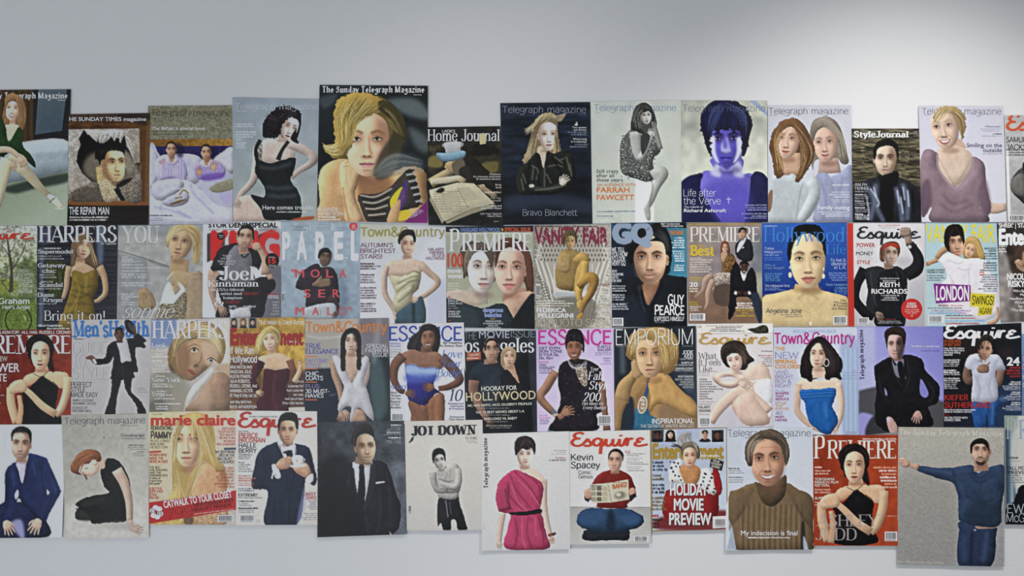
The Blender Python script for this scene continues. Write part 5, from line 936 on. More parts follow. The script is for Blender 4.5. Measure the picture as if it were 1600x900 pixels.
c = Cover('G5', "25,45 695,40 700,850 30,850", '1e3a8c', 'royal blue cover of a bare shouldered woman with pearl earrings, second row', 1)
c.f("20,35 700,35 700,600 20,600", '16307c', sm=0, g=('2c5cb4', 100, 560, 100, 50)); c.b(360, 300, 300, 250, '2a58b0', .5)
c.f("275,90 320,58 400,50 470,65 510,120 505,200 275,200", '0c0a0c', sh=.3); c.f("230,200 260,160 280,300 250,340 225,300", '0e0c0e')
c.s("375,520 375,640", [180, 230], 'c4a878', sh=.25)
c.f("30,630 140,590 270,560 330,530 440,535 500,570 620,600 700,640 705,855 30,855", 'd2b988', sh=.3, rad=40)
c.s("300,640 350,600", 14, 'a88858', .5, soft=8); c.s("470,640 420,600", 14, 'a88858', .5, soft=8); c.b(375, 560, 120, 30, '9c7c50', .6)
c.face(383, 322, 392, 546, 'dcc196', w=1.22, yaw=.0, lit=-1, k=.22, hair='2a1a14', lip='a46458', sock=.34, iris='5c6c64', eye='1c1614', lipw=1.35, top=.9, bk=.85)
c.f("230,330 245,230 270,140 290,95 400,52 490,90 520,190 525,300 505,260 495,180 440,130 340,128 285,170 262,250 250,330", '100d0e', sh=.3); c.hr("300,90 270,170 250,300", "400,60 330,125 280,170", 30, '3c3438 000000', 3, .4); c.hr("400,60 490,120 520,280", "420,125 480,160 505,250", 30, '3c3438 000000', 3, .4)
c.b(245, 390, 5, 14, 'd8d4cc', .9, hard=1); c.b(246, 448, 14, 22, 'd4c8b8', 1, hard=1); c.b(508, 402, 5, 14, 'd8d4cc', .9, hard=1); c.b(506, 458, 12, 20, 'd4c8b8', 1, hard=1); c.b(405, 825, 12, 18, 'dcd0b8', 1, hard=1); c.s("250,650 330,720 400,740 470,700 510,640", 2, '9c8460', .5); c.s("400,740 403,810", 2, '9c8460', .5)
c.t('Hollywood', 38, 188, 672, 112, '3c84d4', 'd', .10, name='masthead', a=.95); c.t('Life', 527, 285, 678, 76, '3a80d0', 'd', .10, name='masthead'); c.t("moviefone's", 42, 70, 145, 10, 'c8d4e8', 'b', .02)
c.tl("Tobey@45,122|Maguire's@45,182", 0, 250, 0, 19, 28, 'b0c0dc', font='l', w=.1); c.g(45, 284, 160, 1, 16, '8ca4d0', .8); c.g(45, 305, 180, 2, 16, '6c88c0', .6); c.tl('Who is@45,128|Fred Segall?@45,200', 0, 380, 0, 17, 22, '7c98cc', font='l', w=.1); c.tl('COLIN, NAOMI@48,182|BECKY & JUDE@48,165|HANG A LITE@48,160|ON THE LINE@48,172', 0, 446, 0, 14, 17, '5c9cd8', font='l', w=.13); c.t('The Hollywood Strip', 48, 540, 242, 16, 'b8c8e0', 'l', .12); c.g(48, 544, 220, 2, 14, '8ca4d0', .7)
c.tl('To live &@560,682|divorce@568,682|in L.A.@590,682', 0, 344, 0, 25, 29, 'b8c8e4', font='l', w=.1); c.g(545, 425, 685, 4, 18, '7c98d0', .75, 'r', h=.65); c.tl("Rock Hudson's@528,690|Legacy@602,690", 0, 532, 0, 17, 24, '78b0e4', font='l', w=.11); c.g(588, 560, 688, 3, 14, '78b0e4', .7, 'r')
c.t('Plus', 640, 654, 682, 15, '4c4440', 'l', .1); c.t('21', 585, 682, 620, 28, '4c4440', 'l', .1); c.tl('Pages@630,690|of Fashion@580,690|and Beauty@570,690', 0, 676, 0, 16, 21, '5c5044', font='l', w=.1)
c.t('Angelina Jolie', 55, 744, 336, 34, '38405c', 'l', .1); c.g(165, 750, 335, 2, 15, '5c5c64', .75, 'r'); c.bar(582, 768, 690, 838)

c = Cover('G5', "690,42 1290,45 1300,850 700,850", 'c8c6ca', 'man with a red headband raising his fist, cover with red spine, second row', 1.3)
c.f("740,40 1300,40 1300,860 740,860", 'd0ced2', sm=0, g=('a8a6ac', 1000, 200, 1290, 760)); c.f("1080,330 1200,320 1220,420 1100,460", 'b0aeb4', .8, soft=16)
c.rect("691,43 737,44 747,849 700,849", 'c23226', 'spine_strip')
c.T('Esquire', 765, 160, 1268, 84, '24282c', 'e', .42)
c.s("1150,450 1230,400 1245,310 1180,200", [100, 110, 80, 60], '1e2024', sh=.5); c.s("1175,205 1160,150 1150,130", [54, 50, 50], '9c8878', sh=.4); c.f("1105,110 1130,75 1180,85 1190,130 1150,150 1110,140", '9a8678', sh=.5)
for i in range(4): c.s([(1115+i*20, 80), (1112+i*18, 112)], 14, 'a89484', sh=.4)
c.s("1150,215 1235,215", 16, '2c2c30'); c.b(1178, 228, 14, 14, 'b4b4b8', 1, hard=1); c.s("1160,170 1190,190", 5, '5c4c44', .5)
c.s("830,400 770,520 755,640 830,740 900,780", [90, 70, 70, 80, 60], '1a1c20', sh=.5); c.f("820,560 850,560 845,640 812,600", 'c4c4ca')
c.f("830,410 930,380 1000,400 1080,380 1150,440 1160,560 1140,700 1130,845 920,845 900,760 840,700 850,560", '25272c', sh=.4); c.f("930,480 1000,410 1080,410 1120,480 1140,845 920,845", '1a1b1f', sh=.3); c.s("1075,420 1120,600 1140,840", 10, '4c4e54', .6, soft=4); c.s("870,420 890,560 920,700", 10, '50525a', .5, soft=5)
c.s("1010,350 1015,400", [66, 70], '8c7666')
c.face(1035, 275, 1030, 368, 'b0988a', w=1.16, yaw=.12, lit=1, k=.35, m=1, hair='4a3a30', lip='8a5f56', sock=.5, ears='l', top=.7)
c.f("945,310 950,240 975,205 1040,185 1090,200 1105,260 1085,310 1080,250 1040,220 985,235 975,300 985,340 960,345", '6c4a38', sh=.3); c.hr("970,205 945,270 965,340", "1000,200 980,260 985,340", 34, 'a08068 3c281c', 3, .6); c.hr("980,200 1040,190 1100,240", "990,225 1050,205 1090,290", 30, 'a08068 3c281c', 3, .6)
c.f("968,250 985,215 1040,200 1085,215 1100,232 1075,238 1030,222 990,240 978,268", 'b03c2c', sh=.3)
c.hand(935, 760, 60, 40, '8e7868'); c.s("905,750 960,770", 8, '3c3432', .6)
c.t('POWER', 765, 230, 908, 30, 'b0343c', 'b', .03); c.t('MONEY', 760, 294, 895, 28, '34363a', 'b', .02); c.t('STYLE', 768, 362, 870, 28, 'b0343c', 'b', .03)
for y in (236, 300, 368): c.g(768, y, 900, 2, 13, '9c9aa0', .55)
c.g(930, 52, 1098, 1, 15, 'b46468', .8, 'c'); c.g(925, 68, 1100, 2, 11, '8c8a90', .5, 'c')
c.g(945, 465, 1098, 2, 19, 'b8b8bc', .85, 'c'); c.tl('KEITH@948,1098|RICHARDS@880,1160', 0, 542, 0, 36, 52, 'e4e4e8', w=.035); c.g(950, 600, 1100, 3, 17, 'b8b8bc', .85, 'c')
c.b(1195, 716, 83, 84, 'c0302c', 1, hard=1); c.tl('FREE@1160,1230|INSIDE@1152,1238', 0, 682, 0, 18, 22, 'e8d8d4', font='r', w=.2); c.g(1130, 712, 1262, 3, 14, 'e0b8b4', .8, 'c'); c.t('+', 1180, 776, 1212, 20, 'e0b8b4', 'l', .1)
c.g(985, 786, 1070, 1, 15, '8c3430', .8, 'c'); c.g(930, 802, 1115, 2, 14, 'b8b8bc', .8, 'c'); c.bar(775, 780, 860, 830)

c = Cover('G6', "75,42 632,42 668,850 85,850", '9cbcc4', 'light blue cover of a dark haired man and blonde woman embracing, second row', 1)
c.f("60,30 680,30 680,860 60,860", 'a2c0c8', sm=0, g=('b0c8ce', 80, 60, 80, 800))
c.T('VANITY FAIR', 78, 192, 618, 135, 'dccc28', 'b', .02)
c.f("375,210 400,160 450,145 500,180 530,260 540,320 480,320 400,330 370,290", 'a88448', sh=.3)
c.s("245,240 200,270 165,320", [50, 46, 40], 'b08a6c', sh=.4); c.s("170,330 120,350 85,370", [40, 32, 26], 'b48e70', sh=.4); c.hand(110, 355, 160, 22, 'b89272')
c.face(432, 250, 410, 312, 'd0a888', w=1.3, yaw=-.3, lit=-1, k=.2, hair='8a6a3c', lip='a45c50', sock=.4); c.f("385,200 410,160 460,148 510,200 545,325 500,310 470,230 430,190 400,210 385,240", 'c09c5c', sh=.3); c.hr("420,160 480,180 540,320", "410,200 470,230 500,320", 50, 'e0c48c 8c6c38 c8a868', 3, .55)
c.face(318, 190, 328, 302, 'c49a80', w=1.18, yaw=.08, lit=1, k=.3, m=1, hair='181210', lip='9c5c50', sock=.45, top=.75)
c.f("222,200 225,120 255,65 310,50 360,70 380,140 378,220 365,180 350,140 300,150 275,150 262,200 270,270 245,250", '1c1412', sh=.4); c.hr("280,55 230,130 250,260", "310,80 270,150 265,250", 36, '443430 0a0606', 3, .5); c.hr("310,55 370,120 375,210", "310,80 345,150 360,180", 30, '443430 0a0606', 3, .5)
c.f("185,330 250,275 330,300 380,320 500,315 560,350 580,420 640,500 660,700 600,780 480,800 230,690 140,560 240,480 230,400", 'dcd8e0', sh=.22, rad=30); c.f("85,400 240,390 240,500 85,500", 'a2c0c8', .0)
for p in ("320,390 370,410 425,405", "250,330 330,360 380,340", "410,400 420,500 400,560", "260,440 300,520"): c.s(p, 7, 'a8a4b0', .6, soft=4)
c.s("560,400 575,330", 10, '4c443c', .3, soft=3); c.s("640,700 645,780 600,820 560,830", [20, 30, 40, 36], 'c4a088', sh=.4)
c.t('LONDON', 160, 645, 418, 108, 'f0ecf0', 'b', .04); c.items.insert(-1, dict(poly=P("140,515 430,528 432,652 158,670"), col=hexc('7c2484'), name='headline_panel'))
c.rect("430,588 622,602 612,690 424,695", 'd8c828', 'headline_panel'); c.rect("492,690 604,694 596,755 486,768", 'd8c828', 'headline_panel')
c.t('SWINGS!', 440, 676, 610, 66, '282820', 'l', .13, y1=680); c.t('AGAIN!', 497, 752, 592, 46, '282820', 'l', .13)
c.g(180, 678, 270, 1, 20, 'b04858', .95, h=.7); c.g(275, 680, 370, 1, 16, 'b04858', .7); c.g(95, 698, 415, 1, 16, '5c5464', .85); c.g(110, 718, 450, 2, 18, '8c5c9c', .7, 'c'); c.g(108, 738, 370, 1, 16, '7ca0d0', .8)
for y, cc in ((756, '4c4c54'), (778, 'b04858'), (798, '7ca0d0'), (818, 'b04858')): c.g(235, y, 545, 1, 19, cc, .85, h=.65)
c.tl('LIZARD EVEREST,@88,235|TROUBLED KING@88,222', 0, 416, 0, 13, 18, '3c4854', font='l', w=.16); c.g(88, 444, 240, 3, 18, '3c4854', .75)
c.tl('NAZI-GOLD@538,630|HUNTER@568,630', 0, 248, 0, 15, 20, '2c3844', font='l', w=.16); c.g(500, 272, 632, 3, 19, '2c3844', .8, 'r'); c.g(490, 345, 632, 4, 19, '2c3844', .8, 'r'); c.g(488, 438, 638, 8, 18, '2c3844', .7, 'r'); c.s("498,430 530,426 532,446 500,448", 8, 'b83c34', .9, sm=0); c.bar(100, 765, 218, 822)

c = Cover('G6', "635,45 1290,40 1300,800 662,815", '2c2826', 'dark brown cover with a large head, cut off at the right, second row', 1.3)
c.f("640,280 720,290 760,500 700,800 660,800", 'a09894', .8, soft=16); c.f("660,560 760,600 900,700 1000,800 660,810", '8c8480', .7, soft=24); c.f("720,250 850,180 1000,300 1000,600 800,520", '3c302a', soft=20); c.nz(.2, 40, 3)
c.f("770,330 790,240 860,190 1100,190 1100,540 900,520 850,430 800,400", 'a4846c', sh=.3); c.f("760,330 780,230 850,180 1100,150 1000,240 850,260 830,330 800,350", '3c2e24', .9, soft=8); c.f("775,350 800,325 835,345 845,385 815,380", 'ae8a72', sh=.5)
c.t("'SHREK' | 'STAR WARS'", 645, 78, 1000, 32, 'e0dcd8', 'b', .04); c.t('Entertainment', 648, 210, 1280, 118, 'eceae6', 'b', .07, name='masthead'); c.g(648, 215, 720, 3, 20, 'e0dcd8', .9, h=.65)
c.tl('NICOLE KIDMAN@712,1060|RISKY BUSINESS@720,1080', 0, 484, 0, 46, 56, 'e8e6e2', w=.06); c.tl('With a Big@760,850|Movies@815,890|Headline-New@730,900|MOULIN@775,880|Star T@800,860|"The Best@748,860', 0, 582, 0, 20, 30, 'e0dcd8', w=.03)
# ================================================================== row 3
def ashley(c, dx, dy, k, mast, fx=1.0):
    """the crossed-arm halter-dress portrait that appears on two red covers"""
    A = lambda s_: [(x*k*fx+dx, y*k+dy) for x, y in P(s_)]
    c.f(A("205,270 210,210 260,165 330,155 390,190 418,250 405,310 400,380 420,430 380,420 340,360 280,330 250,390 235,340"), '1c1414')
    c.s(A("320,370 325,450"), [80*k, 110*k], 'b89072'); c.f(A("190,480 260,450 330,440 420,440 500,445 535,490 520,560 440,560 330,500 240,540 180,560"), 'c8a080', sh=.25)
    c.f(A("235,560 300,490 330,470 360,490 445,550 440,640 430,720 470,840 170,840 180,640 160,600"), '121013', sh=.4)
    c.s(A("260,455 310,480 325,480 380,430"), 5*k, '4a3020', .9); c.s(A("225,555 300,490"), 4*k, 'a87850', .8); c.s(A("445,550 360,490"), 4*k, 'a87850', .8)
    c.s(A("520,480 510,600 470,720 425,770"), [62*k, 62*k, 60*k, 50*k], 'c8a282', sh=.45); c.s(A("430,765 330,700 240,610 180,560"), [56*k, 56*k, 46*k, 36*k], 'cca686', sh=.45)
    c.s(A("85,560 90,680 130,830"), [60*k, 66*k, 60*k], 'c49c7c', sh=.45); c.s(A("150,620 165,720 150,840"), [30*k, 40*k, 44*k], 'b88e6e', sh=.4); c.f(A("70,560 110,515 180,500 215,540 200,590 140,600 90,610"), 'c8a282', sh=.35)
    c.face(dx+313*k*fx, dy+302*k, dx+315*k*fx, dy+422*k, 'd2ac90', w=1.16, yaw=-.06, lit=-1, k=.35, hair='201614', lip='7c3434', sock=.38, eye='1c1412')
    c.f(A("215,300 215,230 255,175 320,155 385,185 415,245 412,310 395,330 385,270 360,215 310,205 265,230 245,280 235,340 222,330"), '1a1212', sh=.35)
    c.hr(A("300,160 225,230 225,320"), A("320,205 260,235 240,310"), 26, '44302a 080404', 3*k, .5); c.hr(A("320,160 405,220 405,320"), A("330,205 375,240 392,310"), 26, '44302a 080404', 3*k, .5)
    c.f(A("385,370 400,330 420,430 400,440"), '1a1212', .8, soft=4*k)
c = Cover('H0', "-130,124 552,120 548,842 -135,845", '642018', 'dark red cover of a brunette in black halter dress, leftmost in third row', 2)
c.f("-140,100 560,100 560,850 -140,850", '5e1c14', sm=0, g=('7a2c1c', 100, 200, 500, 500)); c.nz(.1, 30, 3)
c.T('PREMIERE', -130, 302, 542, 136, 'ccc6c0', 'd', .17); c.t("'GLADIATOR': ALL HAIL RUSSELL CROWE!", -20, 152, 545, 22, 'ccc4bc', 'l', .16)
ashley(c, 0, 0, 1, None)

c.t('NEW', -20, 362, 62, 38, 'c8bcb0', 'b', .0); c.t('POWER', -110, 442, 155, 64, 'dcd4cc', 'b', .03); c.t('ELITE', -80, 514, 57, 56, 'dcd4cc', 'b', .03); c.g(-40, 530, 18, 2, 18, 'c8bcb0', .8); c.g(-40, 612, 45, 1, 16, 'c8bcb0', .7); c.t('KEY', -50, 705, 12, 28, 'dcd4cc', 'b', .03)

c = Cover('H0', "548,48 1155,40 1140,790 545,790", 'a2a2a4', 'grey cover of a man in a dark suit lifting his hat, blue masthead, third row', 2.3)
c.f("540,30 1160,30 1160,800 540,800", 'a6a6a8', sm=0, g=('9c9c9e', 600, 100, 1100, 760))
c.T("Men'sHealth", 558, 175, 1142, 122, '2a68b0', 'r', .2)
c.s("1085,230 1060,190 1035,160", [90, 60, 44], '17181c', sh=.4); c.s("1032,165 1025,110", 26, '4a382e'); c.f("952,70 965,45 1010,60 1035,110 1030,150 1000,155 965,120", '1c1c20', sh=.5); c.f("975,75 1005,72 1022,120 1000,130", '3a3a40', .9); c.f("1018,90 1036,100 1032,150 1012,130", '50403a', sh=.3)
c.f("830,240 890,205 960,190 1040,190 1110,240 1100,262 1040,260 1040,360 1055,440 1020,445 1020,490 860,500 850,470 870,330 830,380 730,385 725,345 800,335", '15161a', sh=.45)
c.f("895,215 960,190 985,260 1000,370 930,372 915,290", 'a6a6ac', sh=.3); c.f("660,330 700,315 735,345 720,380 690,350 665,345", '6a5040', sh=.4); c.s("715,345 735,380", 20, 'b0b0b4')
c.f("860,490 940,370 1010,372 1020,450 1000,580 1070,660 1115,740 1110,790 1050,790 1040,700 960,580 940,480 900,620 870,790 800,790 820,700 850,600", '121316', sh=.45); c.s("935,400 940,500", 5, '2c2d32', .7)
c.s("915,195 915,220", 44, '46342a'); c.face(912, 150, 915, 206, '5a4234', w=1.2, lit=-1, k=.45, m=1, hair='14100e', lip='4a302a', sock=.4, ears='lr'); c.f("880,150 884,115 912,100 940,112 946,150 930,128 898,128", '1c1816', sh=.3)
c.g(570, 182, 668, 1, 22, '3c3c40', .8)
c.tl('GUIDE@556,818|TO@556,655|STYLE@552,830', 0, 298, 0, 88, 97, 'd0d0d2', font='l', w=.05); c.tl('GUIDE@560,822|TO@560,659|STYLE@556,834', 0, 301, 0, 88, 97, '5c5c60', font='l', w=.02)
c.tl('PERFECT@546,705|STYLE@546,655|MADE EASY@546,750', 0, 555, 0, 36, 39, '28282c', font='l', w=.1); c.tl('SIMPLE, ELEGANT@556,720|GROOMING TACTICS@556,738', 0, 666, 0, 17, 24, '3c3c42', font='l', w=.11); c.tl('25 RULES OF@556,672|DRESSING WELL@556,705', 0, 722, 0, 17, 24, '3c3c42', font='l', w=.11); c.g(1050, 560, 1135, 3, 14, '6c6c70', .5)

c = Cover('H1', "30,45 630,35 632,745 25,745", '9a968c', 'close-up cover of a blonde woman hiding behind her bare shoulder, serif masthead, third row', 2)
c.f("20,30 640,30 640,760 20,760", 'a4a09a', sm=0); c.f("20,30 240,30 200,250 20,260", '6a7ca4', sm=0, soft=18); c.f("20,480 260,450 300,740 20,750", '7c7a70', soft=30); c.f("480,60 640,40 640,420 560,380", 'b4b2ac', soft=20); c.f("20,680 120,650 140,745 20,745", '4c4c48', .6, soft=16)
c.TT('HARPERS', 42, 186, 615, 132, 'd6d8da', 'd', .16)
c.f("160,290 200,200 260,120 340,60 450,60 560,120 600,260 560,380 500,340 420,360 300,500 220,440 170,400", '7a6440')
c.f("225,250 300,200 420,190 520,240 540,330 480,400 400,470 340,508 280,490 230,400", '9c8064', sh=.35); c.f("225,260 300,220 330,330 300,480 240,430", '6c5038', .55, soft=16); c.f("420,220 520,240 545,330 470,400 430,330", 'bca48c', .7, soft=14)
c.f("330,280 360,264 392,280 362,294", 'c4b4a4', .8); c.b(362, 276, 12, 12, '2c2420', .9, hard=1); c.s("325,284 360,258 398,278", [3, 9, 5], '241a14', .9); c.s("320,255 360,232 410,250", [5, 8, 3], '6a5030', .7)
c.f("460,352 490,340 522,360 490,374", 'b4a494', .8); c.b(490, 356, 13, 12, '3c4450', .9, hard=1); c.s("455,352 490,334 525,356", [3, 9, 5], '241a14', .9); c.s("460,320 500,312 530,330", 6, '8a6c44', .5)
c.s("420,300 410,360 375,395", [6, 10, 14], '5c4230', .45, soft=5); c.b(378, 398, 20, 12, '4c3426', .55); c.b(372, 392, 8, 5, '301c14', .8)
c.f("310,425 340,422 375,460 350,468 325,450", '8c4c3c', .95); c.s("312,428 345,446 374,462", 3, '4c241c', .9)
c.f("200,330 210,230 260,130 330,75 430,65 540,110 590,200 580,330 560,300 520,250 460,200 380,190 300,215 240,270", '9a845a', sh=.3)
c.hr("300,80 215,180 190,370", "400,190 280,230 240,290", 70, 'c8b488 6a5430 dccca4 4c3c20', 4, .5); c.hr("330,70 520,110 590,330", "360,190 480,205 560,320", 80, 'd2c298 80693c e8dcb8', 4, .5)
c.f("170,380 220,440 290,500 240,480 180,430", '3c3020', .7, soft=10)
c.f("285,740 300,640 360,540 440,470 490,410 515,450 470,500 430,560 350,660 300,745", 'c8c4ba', sh=.35); c.f("210,450 290,510 330,540 280,740 200,740 190,600", '8c887c', .7, soft=14)
c.f("300,745 380,640 450,540 520,450 590,450 630,500 632,745", '8e7460', sh=.45, rad=60); c.f("400,600 470,540 480,740 400,740", 'b09884', .5, soft=26); c.f("520,430 560,380 632,390 632,480 590,450", 'a48c70', .8, soft=8)
for tx, y in (('Look@38,155|hot!@75,165', 256), ('War@62,150', 408), ('New York@36,262', 518), ('Yoga@36,138', 624)): c.tl(tx, 0, y, 0, 32, 36, 'd8dadc', font='r', w=.14)
c.g(38, 315, 188, 1, 20, 'd0d2d4', .7); c.g(60, 300, 130, 1, 16, 'd0d2d4', .6); c.g(38, 350, 130, 1, 18, 'd0d2d4', .7); c.g(45, 412, 190, 2, 18, 'd0d2d4', .6); c.g(70, 465, 165, 1, 18, 'd0d2d4', .7); c.g(45, 525, 220, 2, 18, 'd0d2d4', .6); c.g(80, 580, 150, 1, 17, 'd0d2d4', .7); c.g(145, 608, 215, 1, 18, 'd0d2d4', .7); c.g(60, 636, 225, 1, 17, 'd0d2d4', .6); c.g(60, 675, 255, 1, 17, 'd0d2d4', .8); c.g(70, 695, 160, 2, 18, 'd0d2d4', .8)

c = Cover('H1', "632,35 1200,28 1205,738 632,745", '8a6c34', 'gold cover of a smiling blonde in a sheer burgundy dress, white side headlines, third row', 2.3)
c.f("630,20 1210,20 1210,320 630,320", '8c6c2c', sm=0, g=('a88838', 640, 100, 1180, 300)); c.f("1000,230 1210,230 1210,520 1080,520", 'b08c3c', soft=20); c.f("630,320 860,320 900,750 630,750", '5c3c28', sm=0, soft=30); c.f("1000,480 1210,440 1210,750 980,750", '4c342c', soft=30); c.nz(.15, 30, 3); c.nz(.1, 10, 5)
c.f("630,28 840,26 840,108 630,112", 'a89c84', sm=0)
for x, hcol, sk in ((664, '34281e', 'b0907c'), (734, '6c5030', 'b4947c'), (806, '14100e', 'a88870')):
    c.f([(x-32, 32), (x+32, 32), (x+32, 108), (x-32, 108)], '8c8478' if x != 806 else '5c5c60', sm=0); c.f([(x-26, 108), (x-16, 92), (x+16, 92), (x+26, 108)], '202024'); c.f([(x-22, 70), (x-16, 38), (x+14, 36), (x+22, 70), (x+18, 92), (x-18, 92)], hcol, sh=.3); c.face(x, 62, x, 88, sk, w=1.2, lit=-1, hair=hcol, k=.2); c.f([(x-18, 60), (x-14, 42), (x+12, 40), (x+18, 58), (x, 50)], hcol)
c.T('Entertainment', 636, 234, 1192, 118, '8c2020', 'b', .08); c.t('WEEKLY', 1045, 224, 1190, 17, 'd8d0c0', 'b', .02)
c.f("820,300 830,200 870,130 930,90 990,120 1015,190 1000,250 950,260 880,290", '8c7440')
c.s("945,270 955,330", [60, 90], 'b89878'); c.f("850,330 940,310 1020,300 1090,340 1105,380 1080,425 900,425 860,380", 'c0a084', sh=.25)
c.face(935, 190, 945, 276, 'cfae96', w=1.18, yaw=-.15, lit=-1, k=.2, hair='7a5c34', lip='a04c48', smile=2, sock=.35)
c.f("822,290 832,200 875,130 935,92 990,115 1018,170 1012,220 995,230 975,170 930,150 890,190 880,250 870,300 840,310", 'b09858', sh=.3); c.hr("920,95 850,180 835,300", "940,140 885,200 870,290", 50, 'd8c48c 7c642c e8d8ac', 3, .55); c.hr("930,95 1000,140 1010,220", "940,145 980,180 995,225", 26, 'd8c48c 4c3c20', 3, .55)
c.f("895,420 980,428 1080,418 1090,480 1060,560 1080,740 830,740 870,600 885,500", '3e1420', sh=.4, rad=30); c.s("1085,350 1110,430 1100,520", [60, 50, 40], '6a3c34', .8, sh=.3); c.s("870,360 830,440 800,500 840,580", [70, 70, 60, 50], '421a24', .95, sh=.4); c.f("840,380 880,360 890,410 850,420", '34101a', sh=.4); c.s("1120,520 1160,440 1170,380", [44, 36, 28], 'bc9a7c', sh=.4); c.hand(1160, 375, -60, 22, 'bc9a7c', curl=.5); c.hand(850, 600, 20, 30, 'b8947a')
c.s("980,450 960,600 990,740", 20, '5c2c38', .5, soft=10)
c.t('This Week in Celeb Rehab', 852, 82, 1198, 32, 'e0d4b4', 'l', .13)
c.tl('If We Ran@634,815|Hollywood@634,838', 0, 305, 0, 52, 65, 'e4dccc', font='l', w=.14); c.tl("What We'd Do With@634,800|ANGELINA JOLIE,@634,800|AUSTIN POWERS,@634,795|JULIA ROBERTS,@634,788|RUSSELL CROWE, And@634,838|HANNIBAL LECTER@634,805|(If They'd Only Let Us...)@634,848", 0, 416, 0, 24, 36, 'dcd4c4', font='l', w=.15); c.tl("And Why We'd Hire@634,795|REESE WITHERSPOON@634,835", 0, 680, 0, 22, 38, 'dcd4c4', font='l', w=.15); c.g(634, 728, 780, 1, 18, 'dcd4c4', .7)
c.t('PLUS', 1145, 522, 1192, 14, 'd8d0c0', 'b', .03); c.tl("Gutterman Pix?@1075,1192|Kurt Loves Me@1065,1190|Joe Loses@1112,1188|And Lots of Stars'@1050,1192|Dirty Little Secrets@1032,1190", 0, 558, 0, 17, 32, 'dcd4c4', font='l', w=.14); c.rect("1078,712 1200,708 1203,738 1080,740", 'b8b4ac', 'price_box')

c = Cover('H2', "35,42 652,32 667,800 30,810", '3c4248', 'woman with long dark hair in a white dress, orange masthead, third row', 2)
c.f("20,20 670,20 670,300 20,300", 'a09c94', sm=0); c.f("440,30 670,20 670,350 480,360", '6c6870', soft=14); c.f("30,140 300,130 300,420 30,410", '94928c', sm=0, soft=8); c.s("40,160 150,180 300,170", 16, 'b4b0a8', .6, soft=7); c.f("20,410 280,400 280,820 20,820", '1a2432', sm=0, soft=6); c.f("500,350 670,340 670,820 520,820", '1c262c', soft=14); c.f("500,360 600,350 640,700 540,780", '4c6468', .7, soft=24); c.f("560,60 600,60 560,340 530,340", '98a0a8', .4, soft=14)
c.s("210,605 260,595", 12, '5c6a7c', .6, soft=4)
c.T('Town&Country', 42, 135, 642, 76, 'c0702c', 'l', .14)
c.f("295,240 305,160 350,110 410,110 445,160 450,260 445,400 400,420 340,420 300,410", '1c1a1c')
c.s("375,270 375,340", [70, 90], 'ac9080'); c.f("290,350 340,325 410,325 470,330 440,420 380,520 330,440", 'b09684', sh=.25)
c.s("240,340 255,450 290,560 310,690", [50, 52, 44, 34], '9c8270', sh=.5); c.s("490,360 480,480 430,600 350,680", [50, 50, 44, 34], 'b0a09a', sh=.4)
c.f("238,315 300,335 345,430 380,515 420,430 450,350 480,312 508,340 488,430 470,500 500,590 545,780 500,760 440,700 410,720 395,795 365,795 375,690 330,690 290,740 278,680 310,590 318,530 280,450", 'b2b2ba', sh=.4, rad=30)
for p in ("300,360 360,480 385,540", "460,360 400,500 380,560", "350,560 380,600", "440,640 480,740"): c.s(p, 7, '8c8e9a', .45, soft=4)
c.f("390,790 405,720 430,705 470,730 480,795", 'a08470', sh=.4); c.hand(330, 740, 85, 44, 'a68c7a'); c.hand(300, 750, 100, 38, '9c8270')
c.face(375, 200, 375, 292, 'bc9f90', w=1.14, yaw=.05, lit=-1, k=.3, hair='1a1618', lip='92605a', sock=.4)
c.f("298,410 296,240 308,160 350,112 405,110 440,150 448,250 450,380 440,420 415,400 420,300 418,220 400,160 365,150 335,180 330,260 335,400 320,425", '1e1a1c', sh=.4); c.hr("340,120 300,200 305,410", "360,150 330,220 330,410", 40, '4c4446 060608', 3, .5); c.hr("390,115 445,200 445,410", "380,150 420,230 420,400", 40, '4c4446 060608', 3, .5)
c.tl('TRUE@36,150|ELEGANCE@36,285', 0, 255, 0, 34, 40, '46449c', font='l', w=.13); c.tl('DAYTIME@36,200|STYLE@36,152', 0, 362, 0, 28, 34, '7c6ca4', font='l', w=.12); c.tl('CHIC@38,135|COATS@38,168', 0, 458, 0, 30, 33, 'd0d2d6', font='l', w=.14); c.t('PLUS:', 38, 550, 145, 28, '8078ac', 'l', .12); c.tl('30 MUST-@38,215|HAVES@38,172', 0, 586, 0, 28, 34, 'd0d2d6', font='l', w=.14)
for y in (318, 408, 506, 636): c.s([(36, y), (124, y)], 7, 'c0603c', .95, sm=0)
c.tl('SPECIAL@487,645|FASHION@480,645|ISSUE@535,645', 0, 252, 0, 28, 33, 'b8bcc4', font='l', w=.13)

